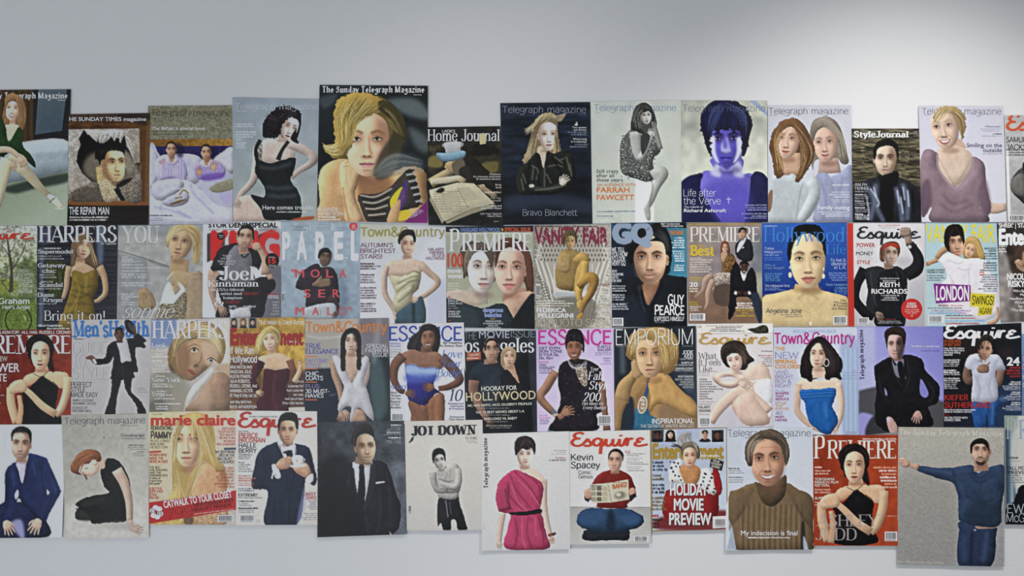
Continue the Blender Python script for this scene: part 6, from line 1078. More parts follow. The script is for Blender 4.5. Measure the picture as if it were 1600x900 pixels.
c = Cover('H2', "655,75 1207,65 1232,815 668,820", 'bcbcc4', 'cover of a smiling dark-skinned woman in a blue ombre strapless swimsuit, third row', 2.3)
c.f("650,60 1240,60 1240,830 650,830", 'bebec6', sm=0, g=('c6c6cc', 700, 100, 1100, 600))
c.T('ESSENCE', 655, 200, 1195, 105, '24409c', 'l', .12)
c.f("790,260 810,180 870,130 900,85 960,75 1020,110 1035,200 1010,290 960,290 870,280", '2a2426', sh=.4)
c.s("930,240 930,300", [70, 100], '6c5040'); c.f("740,300 830,265 920,290 1000,280 1060,330 1050,400 1010,410 900,400 790,400 760,350", '84624e', sh=.3)
c.s("760,310 700,380 690,480 730,560 770,580", [76, 72, 56, 44, 34], '6c4c3c', sh=.5); c.s("1040,320 1120,400 1175,490 1100,540 1020,555", [80, 76, 64, 48, 36], '6a4a3a', sh=.5)
c.f("775,385 840,378 900,402 1005,400 1000,470 985,540 1060,600 1000,590 950,670 900,680 800,640 790,520", '2c2c84', sh=.4, g=('242468', 800, 500, 900, 670)); c.f("775,385 840,378 900,402 1005,400 1000,450 900,470 785,450", '9cb4d4', .9, soft=10); c.f("785,450 1000,450 995,500 795,510", '4c64b4', .7, soft=14)
c.f("800,645 900,680 950,670 960,795 950,830 830,830 815,740", '74503e', sh=.5); c.f("940,670 1000,600 1050,590 1068,660 1050,830 960,830", '7c563e', sh=.5); c.s("1010,620 1000,720 1010,800", 26, 'a87c54', .5, soft=12)
c.hand(800, 590, 10, 40, '70503e', curl=.1); c.hand(960, 540, 190, 44, '78563f')
c.face(940, 172, 945, 258, '84624e', w=1.2, yaw=.05, lit=-1, k=.3, hair='1e1818', lip='7c4840', smile=2, sock=.35)
c.f("875,190 880,120 920,80 980,80 1020,120 1030,200 1010,270 1000,200 985,140 940,125 900,150 890,210 870,270 850,260", '2c2426', sh=.4); c.hr("900,100 840,180 800,270", "890,140 870,220 860,280", 30, '4c4244 0c0a0c', 3, .5); c.hr("960,80 1030,160 1010,280", "980,140 1000,200 1000,260", 24, '4c4244 0c0a0c', 3, .5)
c.f("1005,350 1010,300 1040,290 1060,310", '84624e', .0)
c.tl('SERENA@660,740|WILLIAMS@660,740', 0, 228, 0, 14, 20, '4c6cb4', w=.01); c.g(660, 255, 760, 4, 18, '6c6c74', .6)
c.tl('Be Healthy@1055,1195|At Every Size@1022,1196', 0, 222, 0, 15, 22, '2c2c34', w=.03); c.tl('Love@1042,1195|Your@1048,1190|Body!@1005,1195', 0, 325, 0, 56, 70, '3c6cc0', font='d', w=.11, sl=.2); c.t('10', 1100, 644, 1200, 84, '24285c', 'd', .12, sl=.2); c.tl('Sweatproof@1090,1208|Hairstyles@1108,1208|& Products@1098,1208', 0, 670, 0, 13, 19, '2c2c74', w=.02); c.tl('Swimsuits@1105,1210|That Flatter@1095,1212', 0, 768, 0, 13, 18, '34343c', w=.02)
c.t('$9.00', 668, 558, 782, 30, '4c6cc0', 'd', .12, sl=.2); c.tl('Black@668,715|Women@668,740|On The@668,740|Beauty@668,740|Of Our@668,735|Bodies@668,742', 0, 590, 0, 16, 22, '38383c', w=.02); c.bar(672, 735, 768, 800)

c = Cover('H3', "20,90 585,80 600,890 40,900", '22262e', 'dark cover of a man in a tee beside a fair haired woman, third row', 2)
c.f("10,70 600,70 610,910 10,910", '1e2228', sm=0, g=('14181e', 60, 200, 560, 600)); c.f("440,330 590,300 600,900 460,900", '0e1014', .8, soft=24); c.f("520,100 590,100 597,880 570,880", '3c444c', .5, soft=10); c.nz(.12, 60, 3)
c.t('THE', 30, 152, 125, 60, '8890a0', 'l', .06); c.t('MOVIE', 142, 140, 380, 56, '9aa2b0', 'b', .02); c.t('ISSUE', 392, 134, 582, 52, '8890a0', 'l', .06)
c.T('los angeles', -2, 250, 572, 110, 'd8dade', 'd', .15)
c.f("60,480 70,400 130,340 200,310 270,360 310,360 330,520 320,700 140,700 150,480 60,500", '1e2832', sh=.4, g=('28343e', 80, 350, 300, 500))
c.s("105,470 100,560 150,680 210,780", [84, 70, 60, 46], '866456', sh=.5); c.hand(215, 780, 60, 36, '6c5046'); c.b(100, 520, 30, 50, '4c3a34', .35)
c.s("230,300 235,340", [90, 110], '8c6e60')
c.face(240, 222, 243, 325, 'ab8a78', w=1.08, yaw=.1, lit=-1, k=.5, m=1, hair='16100e', lip='805850', ears='l', sock=.5, top=.95, beard=.15)
c.f("185,230 190,180 215,145 250,140 285,165 297,220 280,205 275,175 250,160 215,170 200,200 195,240", '14100f', sh=.3)
c.f("320,360 318,270 340,225 390,215 425,245 430,300 410,340 420,370", '8a7660', sh=.3)
c.s("375,340 385,400", [70, 90], 'aa8c78'); c.f("330,400 375,370 420,380 460,480 440,520 380,430", 'a88a76', sh=.2)
c.f("310,480 330,400 370,390 455,490 430,390 500,410 540,520 540,700 320,700", '15171c', sh=.3)
c.face(380, 280, 382, 362, 'c2a08a', w=1.16, yaw=-.05, lit=-1, k=.3, hair='7a6450', lip='8c5048', sock=.35, smile=.6)
c.f("316,330 315,270 335,225 385,210 425,235 432,290 420,310 405,250 370,240 340,265 335,320 325,350", 'a48c6c', sh=.3); c.hr("360,212 325,260 320,330", "380,240 345,265 335,320", 30, 'd0b894 6c5840', 3, .5); c.b(332, 365, 4, 12, 'b0a080', .9, hard=1)
c.f("50,255 155,245 160,305 45,318", '98503c', sm=0); c.t('OSCARS', 68, 282, 145, 15, 'e0d0c4', 'l', .14, y1=276); c.g(48, 288, 150, 1, 18, 'e0c8bc', .7)
c.t('HOORAY FOR', 162, 553, 438, 34, 'd8d4c8', 'b', .02, y1=543); c.t('HOLLYWOOD', 42, 632, 585, 66, 'c8bc98', 'b', .01, y1=616); c.t('HOLLYWOOD', 48, 628, 580, 58, '5c5440', 'l', .04, y1=612)
c.t('NIC AND MERYL HATE CELEBRITY PROFILES', 55, 676, 555, 17, 'd4d0c4', 'l', .15, y1=660); c.g(140, 680, 470, 1, 14, 'a8a49c', .6); c.t('THE 25 BEST MOVIES ABOUT L.A.', 118, 730, 498, 18, 'd4d0c4', 'l', .15, y1=718); c.g(155, 733, 440, 1, 14, 'a8a49c', .6); c.t('WHO LOVES YA, BABY?', 180, 780, 438, 18, 'd4d0c4', 'l', .15, y1=774); c.g(205, 785, 415, 1, 14, 'a8a49c', .6); c.g(195, 815, 460, 1, 15, 'b4b0a8', .8); c.g(225, 832, 400, 1, 14, 'b4b0a8', .6)

c = Cover('H3', "587,75 1190,62 1200,862 597,870", 'b4a8cc', 'lilac cover of a laughing woman in a black dress, magenta masthead, third row', 2.3)
c.f("580,50 1210,50 1210,880 580,880", 'b6aace', sm=0, g=('c4b8d8', 900, 100, 1150, 700))
c.T('ESSENCE', 604, 190, 1175, 112, 'b8308c', 'l', .14)
c.s("880,300 890,340", [80, 110], '8c6450')
c.s("740,400 670,520 620,600 690,690 760,750", [70, 70, 66, 56, 40], '94705c', sh=.55, lt=(-.3, -.8)); c.f("700,690 770,740 750,800 690,840 680,870 720,868 760,800", '5c6c84', .9, soft=6)
c.f("770,360 840,310 930,300 1030,330 1090,380 1100,460 1110,600 1130,700 1060,740 1060,860 700,862 740,760 780,620 760,500", '1e1a22', sh=.4, rad=30)
c.f("845,310 880,345 940,340 980,310 975,380 900,390 860,370", '6c6470', .9, nz=1); c.f("900,370 980,380 985,500 950,510 910,440", '9c8c80', .9, nz=1.2); c.s("835,310 860,360 920,375 960,340", 6, 'ccc4c0', .8)
for i in range(30): c.b(780+(i*97) % 300, 400+(i*61) % 440, 3, 3, '8c8490', .6, hard=1)
c.s("1100,480 1115,640 1130,760 1140,860", [50, 50, 44, 60], '7c5a4c', sh=.4)
c.face(885, 210, 885, 306, '8e6450', w=1.22, yaw=-.05, lit=-1, k=.3, hair='141014', lip='74302c', smile=2, sock=.45)
c.f("815,190 820,120 850,75 900,65 945,95 965,170 962,250 945,230 945,190 900,165 850,170 830,195 825,235", '1a161c', sh=.4); c.hr("850,80 825,140 830,190", "930,90 945,140 940,190", 50, '4c4450 060408', 4, .5)
c.s("715,745 760,735", 20, 'b0a098', .9); c.hand(820, 720, -20, 54, '96705a', curl=.2); c.s("760,760 800,740", 44, '8c6854', sh=.3)
c.tl('GET EVEN@610,775|SKIN TONE@610,790|IN YOUR 20s,@610,765|30s, 40s+@610,720', 0, 228, 0, 21, 26, '34305c', w=.02); c.g(608, 318, 725, 1, 18, 'a84c8c', .7); c.tl('TERRY@612,670|McMILLAN@612,730', 0, 356, 0, 14, 18, '34305c', w=.02); c.g(612, 372, 715, 3, 16, '4c4474', .7)
c.tl('SUBTLE@1065,1170|RACISM@1070,1172', 0, 218, 0, 20, 25, '4c3c74', w=.02); c.g(1050, 248, 1172, 2, 16, '6c5c90', .7, 'r'); c.g(1085, 288, 1172, 2, 17, '4c3c74', .7, 'r'); c.g(1085, 322, 1172, 2, 14, '6c5c90', .6, 'r')
c.t('Your', 1012, 394, 1078, 28, 'd8d4dc', 'd', .12, sl=.2); c.tl('Fall@990,1118|Style@1000,1170', 0, 466, 0, 64, 74, 'dcd8e0', font='d', w=.13, sl=.2); c.t('200', 955, 632, 1095, 66, 'dcd8e0', 'd', .13, sl=.2); c.tl('Hot Ideas for@945,1115|Every Budget@952,1135', 0, 662, 0, 24, 32, 'd4d0d8', font='d', w=.13, sl=.2); c.g(612, 735, 700, 2, 17, 'a84c8c', .7); c.g(618, 770, 705, 3, 15, '4c4474', .7); c.bar(1068, 742, 1180, 822)

c = Cover('H4', "47,68 680,45 694,855 52,865", '2a3038', 'cover of a tousled blonde leaning on her hand, blue top with round brooch, third row', 2)
c.f("40,40 700,40 700,870 40,870", '20262e', sm=0, g=('343c48', 400, 300, 690, 600)); c.s("110,200 115,420", 40, '8a96a4', .4, soft=18); c.s("600,420 640,560", 40, '5c6c88', .5, soft=22)
c.f("140,240 170,120 260,70 420,55 520,110 550,240 520,370 450,430 300,440 200,330 150,290", '8a6c40', sh=.3)
c.f("50,620 110,480 200,420 280,430 340,470 400,420 470,430 560,540 690,660 695,860 50,860", '9c7c50', sh=.3)
c.f("190,640 240,560 320,480 330,700 380,860 200,860", '7c6040', .7, soft=14); c.f("200,740 230,680 310,690 330,740 420,790 420,858 195,858", '2e6480', sh=.35); c.s("320,450 310,520 270,680", [22, 24, 40], '38506a'); c.f("60,700 160,600 200,640 190,860 60,860", '1a2638', .9, soft=8)
c.s("100,640 130,520 190,440 215,380 215,320", [120, 110, 70, 56, 40], 'a08258', sh=.45); c.f("180,330 220,310 255,400 250,440 200,450", 'a88a64', sh=.35); c.s("60,860 70,720 100,620", [70, 90, 110], '94764e', sh=.4)
c.f("310,500 340,440 410,415 480,450 570,550 690,670 694,760 600,740 450,670 380,660 320,720 330,600", 'b48e58', sh=.5, rad=36); c.f("400,680 480,670 600,740 690,780 690,850 420,850", '7c6450', .7, soft=16)
c.b(268, 662, 37, 70, 'bcaf9c', 1, 10, 1); c.b(268, 662, 28, 58, '8c7c6a', .9, 10, 1)
for i in range(14): c.b(255+(i*17) % 30, 620+(i*31) % 90, 5, 7, 'd0c4b0', .8, hard=1)
c.face(325, 262, 330, 446, 'c2a07c', w=1.14, yaw=-.05, lit=-1, k=.35, hair='6c5430', lip='9c6c5c', sock=.5, iris='5c4c38')
c.f("150,260 160,160 210,90 300,62 420,58 500,90 545,170 552,280 520,380 440,430 440,400 410,330 395,240 350,170 290,150 230,180 205,240 195,320 165,290", '9c7e4c', sh=.35)
c.hr("280,65 170,170 160,280", "330,150 240,180 200,300", 60, 'cdb480 644c24 dcc898', 4, .5); c.hr("330,65 520,130 545,300", "330,150 420,240 440,400", 110, 'cdb480 644c24 dcc898 8c6c38', 4, .5); c.hr("360,100 400,260 370,400", "420,100 450,280 440,420", 30, 'd8c490 7c6030', 4, .4)
c.t('EMPORIUM', 60, 196, 660, 124, 'd4d8d8', 'l', .06, name='masthead', y1=190); c.g(60, 198, 240, 1, 12, 'a8acac', .5); c.g(575, 196, 660, 1, 12, 'a8acac', .5)
c.tl('JODIE@578,662|KIDD@594,662', 0, 265, 0, 28, 32, 'd4d8d8', font='l', w=.13); c.t('LUXURY MODEL', 560, 310, 662, 12, 'b4b8bc', 'l', .12)
for tx, y in (("SURF'S UP@570,665", 340), ('HEAVEN SCENT@525,665', 385), ('MOST WANTED@545,665', 448)): c.tl(tx, 0, y, 0, 15, 0, 'd4d8d8', w=.02)
c.t('THE SUNSEEKER DIARY', 518, 358, 665, 14, 'b4b8bc', 'l', .12); c.t('PERFECT FRAGRANCES', 518, 400, 665, 12, 'b4b8bc', 'l', .12); c.tl("DIGITAL CAMERAS,@522,668|SUNGLASSES,@562,668|WATCHES AND@552,668|COCKTAILS@580,668", 0, 470, 0, 14, 20, 'b4b8bc', font='l', w=.13)
c.t('INSPIRATIONAL', 342, 808, 668, 38, 'dcdedc', 'l', .14, y1=804); c.t('THE DEFINITIVE WINTER WISH LIST', 252, 840, 672, 24, 'ccd0d0', 'l', .1, y1=836)

c = Cover('H4', "690,30 1285,25 1295,832 697,840", 'ccc6c8', 'pale cover of a laughing brunette hugging her bare knees, gold script masthead, third row', 2.3)
c.f("680,20 1300,20 1300,850 680,850", 'd0cacc', sm=0, g=('c4bec2', 800, 300, 1280, 800)); c.f("690,30 1285,25 1285,102 690,106", 'd4d0cc', sm=0); c.f("900,700 1295,640 1295,840 760,840", 'bcb8c4', .8, soft=30)
c.f("1090,70 1150,60 1200,40 1240,50 1245,100 1160,104 1110,85", '3c3830', sh=.3, nz=.8); c.s("1090,70 1160,80", 7, '24221c')
c.s("690,108 1285,102", 3, '6c6448', .6)
c.T('Esquire', 706, 185, 1275, 82, 'b08c44', 'e', .42)
c.f("885,300 880,220 930,170 1000,160 1060,190 1090,260 1140,310 1100,330 1080,380 1040,390 940,370", '2e2824')
c.f("1060,400 1120,350 1200,330 1250,380 1275,480 1280,640 1260,780 1180,660 1140,560 1090,500 1050,450", 'd4b9aa', sh=.3); c.f("1140,500 1260,460 1285,560 1270,650 1200,655 1160,600", 'd8d8e0', sh=.3); c.s("1110,480 1180,470 1250,460", 14, 'e0dee2', .95); c.f("1200,660 1270,650 1260,760", 'd8d8e0', .9)
c.s("1230,740 1140,640 1050,560 960,600 860,700 800,800", [150, 120, 100, 90, 80, 60], 'd2b6a6', sh=.4, rad=26); c.f("970,640 1090,560 1180,650 1260,780 1220,820 1080,820 1000,740", 'd0b4a4', sh=.35); c.s("1010,590 970,660 1000,740", 10, 'a88674', .5, soft=6)
c.s("1060,440 980,500 900,500 840,460 850,440 950,420 1050,450", [50, 54, 48, 44, 40, 40, 40], 'd6bbab', sh=.4, lt=(0, -1)); c.hand(1050, 500, 20, 50, 'd4b8a8')
c.s("860,510 960,530 1020,520", 8, 'a88674', .5, soft=4)
c.face(985, 310, 1000, 404, 'dcbfb0', w=1.2, yaw=-.25, lit=-1, k=.15, hair='3c302a', lip='b0605c', smile=2, sock=.35)
c.f("885,310 880,230 930,172 1000,160 1060,185 1085,250 1100,300 1140,315 1095,345 1070,385 1050,350 1040,290 1000,260 950,270 920,310 950,370 920,360", '342c28', sh=.35); c.hr("960,165 890,230 900,330", "1000,250 930,270 925,340", 40, '6c5c50 140e0a', 3, .55); c.hr("980,165 1070,220 1130,320", "1000,250 1050,300 1065,370", 50, '6c5c50 140e0a 84705f', 3, .55)
c.g(760, 36, 1060, 1, 18, '8c8680', .6); c.g(840, 50, 1060, 1, 14, '4c4844', .8); c.g(800, 64, 1035, 1, 14, '4c4844', .8); c.g(785, 78, 1080, 1, 14, '4c4844', .8); c.g(700, 40, 730, 2, 12, '4c4844', .7)
c.tl('What@700,845|It Feels@705,880|Like...@705,848', 0, 302, 0, 48, 50, '3c3838', font='d', w=.1); c.g(705, 405, 810, 2, 18, '8c8684', .6)
c.tl('-Orgies@706,770|-Gunshots@706,808|-Exorcisms@706,810|-Shark Attacks@706,845|-Sword-Swallowing@706,895|-Avalanches@706,824|-Deaths@706,784|-Ghosts@706,775|-And More!@706,812', 0, 466, 0, 13, 19, '3c3838', w=.01); c.g(706, 628, 850, 2, 18, '8c7c78', .6); c.tl('HILARY@706,797|SWANK@706,802', 0, 688, 0, 20, 28, '3c3838', font='l', w=.13); c.g(708, 726, 800, 1, 18, '8c8684', .6)
c.g(1170, 235, 1278, 1, 16, '4c4444', .8, 'r'); c.g(1140, 268, 1278, 1, 16, '9c4444', .8, 'r'); c.g(1190, 285, 1278, 5, 16, '5c5454', .7, 'r'); c.bar(710, 758, 798, 828)

c = Cover('H5', "40,60 695,55 705,895 42,890", 'b4bcd0', 'dark haired woman in a bright blue strapless gown, pink masthead, third row', 2)
c.f("30,40 720,40 720,900 30,900", 'b6bed2', sm=0, g=('c2c6d6', 100, 100, 600, 500)); c.f("560,200 700,190 705,890 580,890", '94a8c8', .85, soft=12)
for i in range(7): c.s([(585+i*18, 220), (590+i*18, 880)], 6, ('8498bc', 'b4c4dc')[i % 2], .6, soft=3)
c.T('Town&Country', 46, 184, 675, 86, 'b02c84', 'l', .15)
c.f("250,420 260,300 310,190 370,135 420,130 470,180 530,250 575,330 560,420 570,465 480,460 430,440 320,470", '201a1c')
c.s("390,370 395,450", [90, 120], 'd0b09c'); c.f("230,480 300,455 400,470 500,450 560,470 570,540 520,560 250,560 220,530", 'd8bea8', sh=.25)
c.s("235,500 225,620 230,720 330,820 450,870", [56, 56, 52, 46, 44], 'd4b8a4', sh=.45); c.s("545,490 565,620 560,740 520,850", [54, 56, 52, 46], 'd4b8a4', sh=.45); c.hand(440, 868, 20, 34, 'd4b8a4'); c.hand(520, 850, 110, 30, 'd0b4a0')
c.f("250,548 380,538 520,535 515,620 500,680 545,780 500,870 480,890 430,885 330,810 300,740 280,640 255,610", '1c5ca4', sh=.4, rad=30)
for p in ("255,570 390,556 518,552", "255,590 390,580 516,574", "256,610 390,602 514,598"): c.s(p, 6, '123f7c', .7, soft=2); c.s([(x, y-9) for x, y in P(p)], 5, '4c90d0', .6, soft=2)
for p in ("320,660 340,740 350,810", "480,640 470,740 500,800", "400,640 420,860"): c.s(p, 14, '134684', .5, soft=8)
c.s("440,640 450,760", 24, '3c84cc', .5, soft=12)
c.face(385, 262, 382, 374, 'd4b39e', w=1.18, yaw=-.1, lit=-1, k=.28, hair='1c1616', lip='a4605c', sock=.38, eye='1a1412')
c.f("252,430 258,300 300,200 360,138 415,128 470,170 520,230 575,320 570,400 540,420 570,462 500,440 470,470 440,450 455,380 448,280 420,200 380,180 340,215 325,290 335,390 345,450 330,485 290,455", '241c1e', sh=.4)
c.hr("340,150 270,280 270,440", "380,180 325,250 335,450", 60, '54484a 080406', 4, .5); c.hr("410,135 540,280 560,440", "400,180 450,300 450,450", 80, '54484a 080406 403638', 4, .5)
c.s([(452+20*math.cos(a), 332+28*math.sin(a)) for a in np.linspace(0, 6.28, 16)], 6, 'ccc8c0', .9)
c.t('SPECIAL FASHION ISSUE', 192, 98, 525, 22, '8cacd8', 'b', .01)
c.t('THE', 50, 236, 128, 28, 'd08c2c', 'b', .03); c.t('NEW', 52, 300, 235, 52, '7c6ca0', 'l', .06); c.tl('SPRING@50,216|COLORS!@50,245', 0, 338, 0, 29, 38, 'd08c2c', w=.04)
c.tl('VIVID,@52,160|BRIGHT,@52,202|RICH &@52,178|RIGHT@52,178', 0, 420, 0, 28, 35, '8c6c9c', font='l', w=.09); c.t('PLUS:', 54, 556, 128, 14, '8c9cc8', 'l', .1)
c.tl('SHAPES@54,160|THAT@54,122|SEDUCE@54,160', 0, 578, 0, 17, 23, '9c2c84', w=.03); c.tl('STYLES@54,140|THAT@54,115|ENDURE@54,160', 0, 654, 0, 17, 22, 'd09c6c', w=.02); c.t('40', 54, 738, 108, 28, '7c6ca0', 'l', .08); c.tl('MUST-@54,132|HAVES@54,145', 0, 764, 0, 17, 24, '9c2c84', w=.03)
c.g(640, 382, 685, 1, 20, '8c94b0', .6, 'r'); c.g(560, 400, 685, 3, 22, '8088a8', .5, 'r'); c.g(605, 865, 690, 2, 12, '6c7088', .6)

c = Cover('H5', "690,52 1360,48 1370,842 705,900", '7c7cc4', 'violet cover of a seated man in a black suit, sideways masthead, third row', 2.3)
c.f("680,40 1375,40 1375,620 680,620", '7878c0', sm=0, g=('9c9cd4', 1300, 100, 800, 500)); c.f("700,50 830,50 830,540 705,560", 'a4a8cc', .9, sm=0, soft=16); c.f("705,550 830,520 1200,580 1370,640 1370,850 705,900", '4a4a50', sm=0, soft=8); c.f("705,730 830,760 760,890 705,895", '8c8cc8', soft=8); c.f("830,740 1000,830 1000,900 760,900", '34343c', soft=10)
c.s("990,280 990,320", [100, 110], '8c7068')
c.f("822,380 850,340 950,290 1010,350 1060,270 1190,300 1230,400 1330,510 1320,640 1240,690 1270,830 880,840 830,700 840,560", '16161a', sh=.4, rad=30); c.f("1190,460 1245,560 1235,600 1205,600 1180,560", '7c7cc0', .95); c.f("905,530 925,560 925,590 910,580", '8c8cb8', .8)
c.f("960,300 985,355 1010,340 1050,300 1060,400 1070,460 1000,440 975,380", '6c6c7c', sh=.2); c.f("1005,340 1045,330 1068,450 1030,470", '141418')
for p in ("960,340 980,420 1040,520", "1080,300 1100,440 1060,560", "860,440 880,560 940,640", "1240,480 1290,560 1260,640", "900,700 1040,680 1180,740"): c.s(p, 8, '33333a', .6, soft=4)
c.f("840,700 1000,640 1200,660 1260,720 1270,830 1100,860 900,860", '121216', sh=.4); c.f("920,770 960,760 1005,830 1000,890 950,880", 'b49088', sh=.4); c.s("925,780 945,770", 30, 'a8a8d0', .9); c.hand(1160, 740, 110, 50, 'b08c84', curl=-.1); c.s("1200,710 1235,730", 36, '1a1a1e')
c.face(990, 188, 992, 296, 'bc9c94', w=1.22, yaw=-.05, lit=-1, k=.65, m=1, hair='1e1614', lip='8a6058', ears='', sock=.5)
c.f("903,110 925,70 980,50 1040,58 1072,100 1070,170 1055,220 1050,160 1030,125 970,115 935,130 930,190 925,225 915,180", '2a201c', sh=.4); c.hr("940,65 910,120 920,200", "990,110 945,125 932,180", 26, '54443c 100a08', 4, .5); c.hr("980,55 1060,90 1060,200", "990,110 1040,130 1050,190", 26, '54443c 100a08', 4, .5); c.f("1000,150 1055,150 1050,280 1010,300", '1a1418', .55, soft=10)
c.t('Telegraph magazine', 747, 462, 735, 32, '30304c', 'k', .25, y1=72, name='masthead'); c.t('The Baftas: a special issue', 1107, 210, 1335, 13, 'e0e0f0', 'b', .02); c.g(1140, 232, 1333, 1, 15, '4c4c90', .7, 'r')

c = Cover('H6', "52,95 638,68 642,870 62,875", '14161c', 'black cover of a man in a white tee and jeans lighting a cigarette, third row', 2)
c.f("40,60 650,60 650,880 40,880", '16181e', sm=0, g=('1c2c44', 300, 500, 620, 800)); c.f("430,560 640,560 640,860 470,860", '223858', .8, soft=26); c.b(500, 630, 40, 18, '5c7ca0', .6); c.f("200,200 330,190 330,300 220,330", '221c1c', .8, soft=20); c.b(520, 300, 60, 60, '2c2222', .8)
c.T('Esquire', 60, 180, 630, 92, 'dcdce0', 'e', .44)
c.f("275,760 270,660 360,650 470,640 465,700 440,845 400,845 380,740 370,845 300,845", '22508c', sh=.45); c.s("395,660 385,840", 8, '12305c', .7, soft=3); c.s("430,670 420,820", 18, '4c7cb8', .5, soft=8)
c.s("245,390 230,470 260,500 330,420", [60, 56, 50, 36], '6c5448', sh=.5); c.s("490,400 470,500 440,520 380,410", [56, 56, 48, 36], '84685a', sh=.5)
c.f("220,375 250,310 320,295 400,300 470,310 520,400 500,420 450,425 465,560 455,640 380,660 310,650 265,640 275,520 270,420 240,410", 'b0b4c4', sh=.4, rad=26)
for p in ("300,460 330,560 310,640", "420,450 400,560 430,640", "290,330 320,380", "460,340 430,400"): c.s(p, 10, '7c84a0', .5, soft=6)
c.s("285,440 310,500 290,580", 20, '8c98b8', .5, soft=10); c.s("385,380 405,360", 10, '9c3028', .9)
c.s("335,290 380,310", 40, '6c5448'); c.face(368, 260, 356, 340, 'a4806c', w=1.22, yaw=-.1, lit=1, k=.45, m=1, hair='2a2018', lip='7c544a', ears='r', sock=.5, beard=.15)
c.f("318,260 322,200 350,160 400,155 432,190 428,250 415,230 400,200 355,205 335,230 328,270", '2a241c', sh=.4); c.hr("335,170 325,220 328,260", "400,160 410,200 420,240", 26, '4c4030 0c0806', 3, .5)
c.f("310,400 340,375 390,380 395,430 350,440 315,430", '8c6c5a', sh=.5); c.hand(345, 405, -10, 34, '94745f', curl=.4); c.s("355,340 362,370", 5, 'd8d4cc')

c.tl('NO MORE BEERS@64,190|IN BRITAIN?@64,188', 0, 214, 0, 22, 26, 'a8481c', w=.03); c.tl('How the US military@64,215|turned the dead into a@64,213|non-stop killing@64,185|machine@64,128', 0, 262, 0, 13, 16, 'd4d4d8', font='l', w=.15)
for y, n in ((336, 4), (412, 3), (472, 6)): c.g(64, y, 190, 2, 15, 'e0e0e4', .95, h=.7); c.g(64, y+30, 185, n-2, 14, 'c0c0c8', .8, h=.6)
c.tl('KIEFER@68,245|SUTHERLAND@68,410', 0, 640, 0, 40, 55, 'a82820', font='l', w=.17); c.g(68, 704, 335, 2, 15, 'd8d8dc', .9, h=.65); c.t('PLUS', 68, 752, 104, 10, 'a82820', 'b', .02); c.tl("ON THE COUCH WITH@68,238|EVEREST, NINA@68,188", 0, 776, 0, 15, 18, 'd8d8dc', font='l', w=.15); c.g(78, 835, 500, 1, 10, '8c8c94', .5)
c.t('24', 528, 382, 625, 58, 'dcdce0', 'b', .05); c.g(525, 390, 628, 4, 21, '9c2c24', .9, 'r', h=.7); 
for y in (500, 574, 650): c.g(545, y, 630, 2, 14, 'e0e0e4', .95, 'r', h=.7); c.g(495, y+29, 630, 3, 13, 'c0c0c8', .8, 'r', h=.6)

c = Cover('H6', "638,150 1180,150 1190,750 650,752", '5c7ca8', 'sliver of a steel blue cover at the right edge, third row', 1.6)
c.f("630,140 1200,140 1200,300 630,300", '6c88a8', sm=0); c.tl('T@646,662|C@646,662', 0, 350, 0, 34, 60, 'c890b0', font='l', w=.16); c.tl('B@648,662|D@648,664', 0, 480, 0, 24, 60, 'c0c8d8', font='l', w=.14)
# ================================================================== row 4
c = Cover('I0', "-120,117 440,115 413,853 -125,858", 'b4b8bc', 'seated man in a navy suit and open shirt, leftmost cover of bottom row', 3)
c.f("-130,100 450,100 450,870 -130,870", 'b6babe', sm=0, g=('c0c2c6', 250, 300, 430, 800))
c.T('GT', -90, 310, 55, 130, 'd0d2d6', 'd', .2)
c.f("-120,700 0,640 60,620 200,640 320,760 300,853 -125,858", '1c2444', sh=.4)
c.f("45,420 110,360 180,330 200,305 300,330 330,370 398,530 400,570 330,700 300,770 240,720 160,640 130,600 85,700 80,740 20,730 40,600", '1e2a52', sh=.45, rad=26, lt=(.4, -.7))
c.f("105,570 125,540 130,580 110,605", 'b8bcc4'); c.f("315,540 332,560 318,575", 'b8bcc4')
c.f("115,365 190,310 180,380 155,500 130,420", 'b4b0d4', sh=.2); c.s("148,390 150,490", 3, '8480a8', .7)
for p in ("110,390 140,500 155,560", "200,330 190,420 160,520", "290,350 280,440 300,560", "60,440 70,560 50,680", "340,420 360,540 300,700"): c.s(p, 8, '10182e', .6, soft=4)
for p in ("220,350 240,450", "350,470 370,560", "90,420 100,520"): c.s(p, 14, '34467c', .5, soft=8)
c.f("80,760 150,740 170,853 140,853", '9c9cc8', .8, soft=10); c.hand(55, 775, 70, 52, 'c0a090'); c.hand(250, 765, 115, 56, 'c0a090', flip=-1); c.s("30,725 80,720", 22, '1e2a52')
c.s("150,310 150,360", 70, 'a88a7a'); c.face(145, 240, 140, 345, 'b89a8a', w=1.12, yaw=-.05, lit=-1, k=.4, m=1, hair='1c1a1a', lip='8e645a', ears='r', sock=.4, beard=.35, bcol='5c4c44')
c.f("84,228 84,165 120,132 175,132 210,160 216,210 207,245 199,198 182,172 150,165 118,168 98,182 91,215", '1e1c1e', sh=.4); c.hr("100,150 140,135 205,170", "95,190 150,170 205,210", 26, '44424a 08080a', 3, .5)

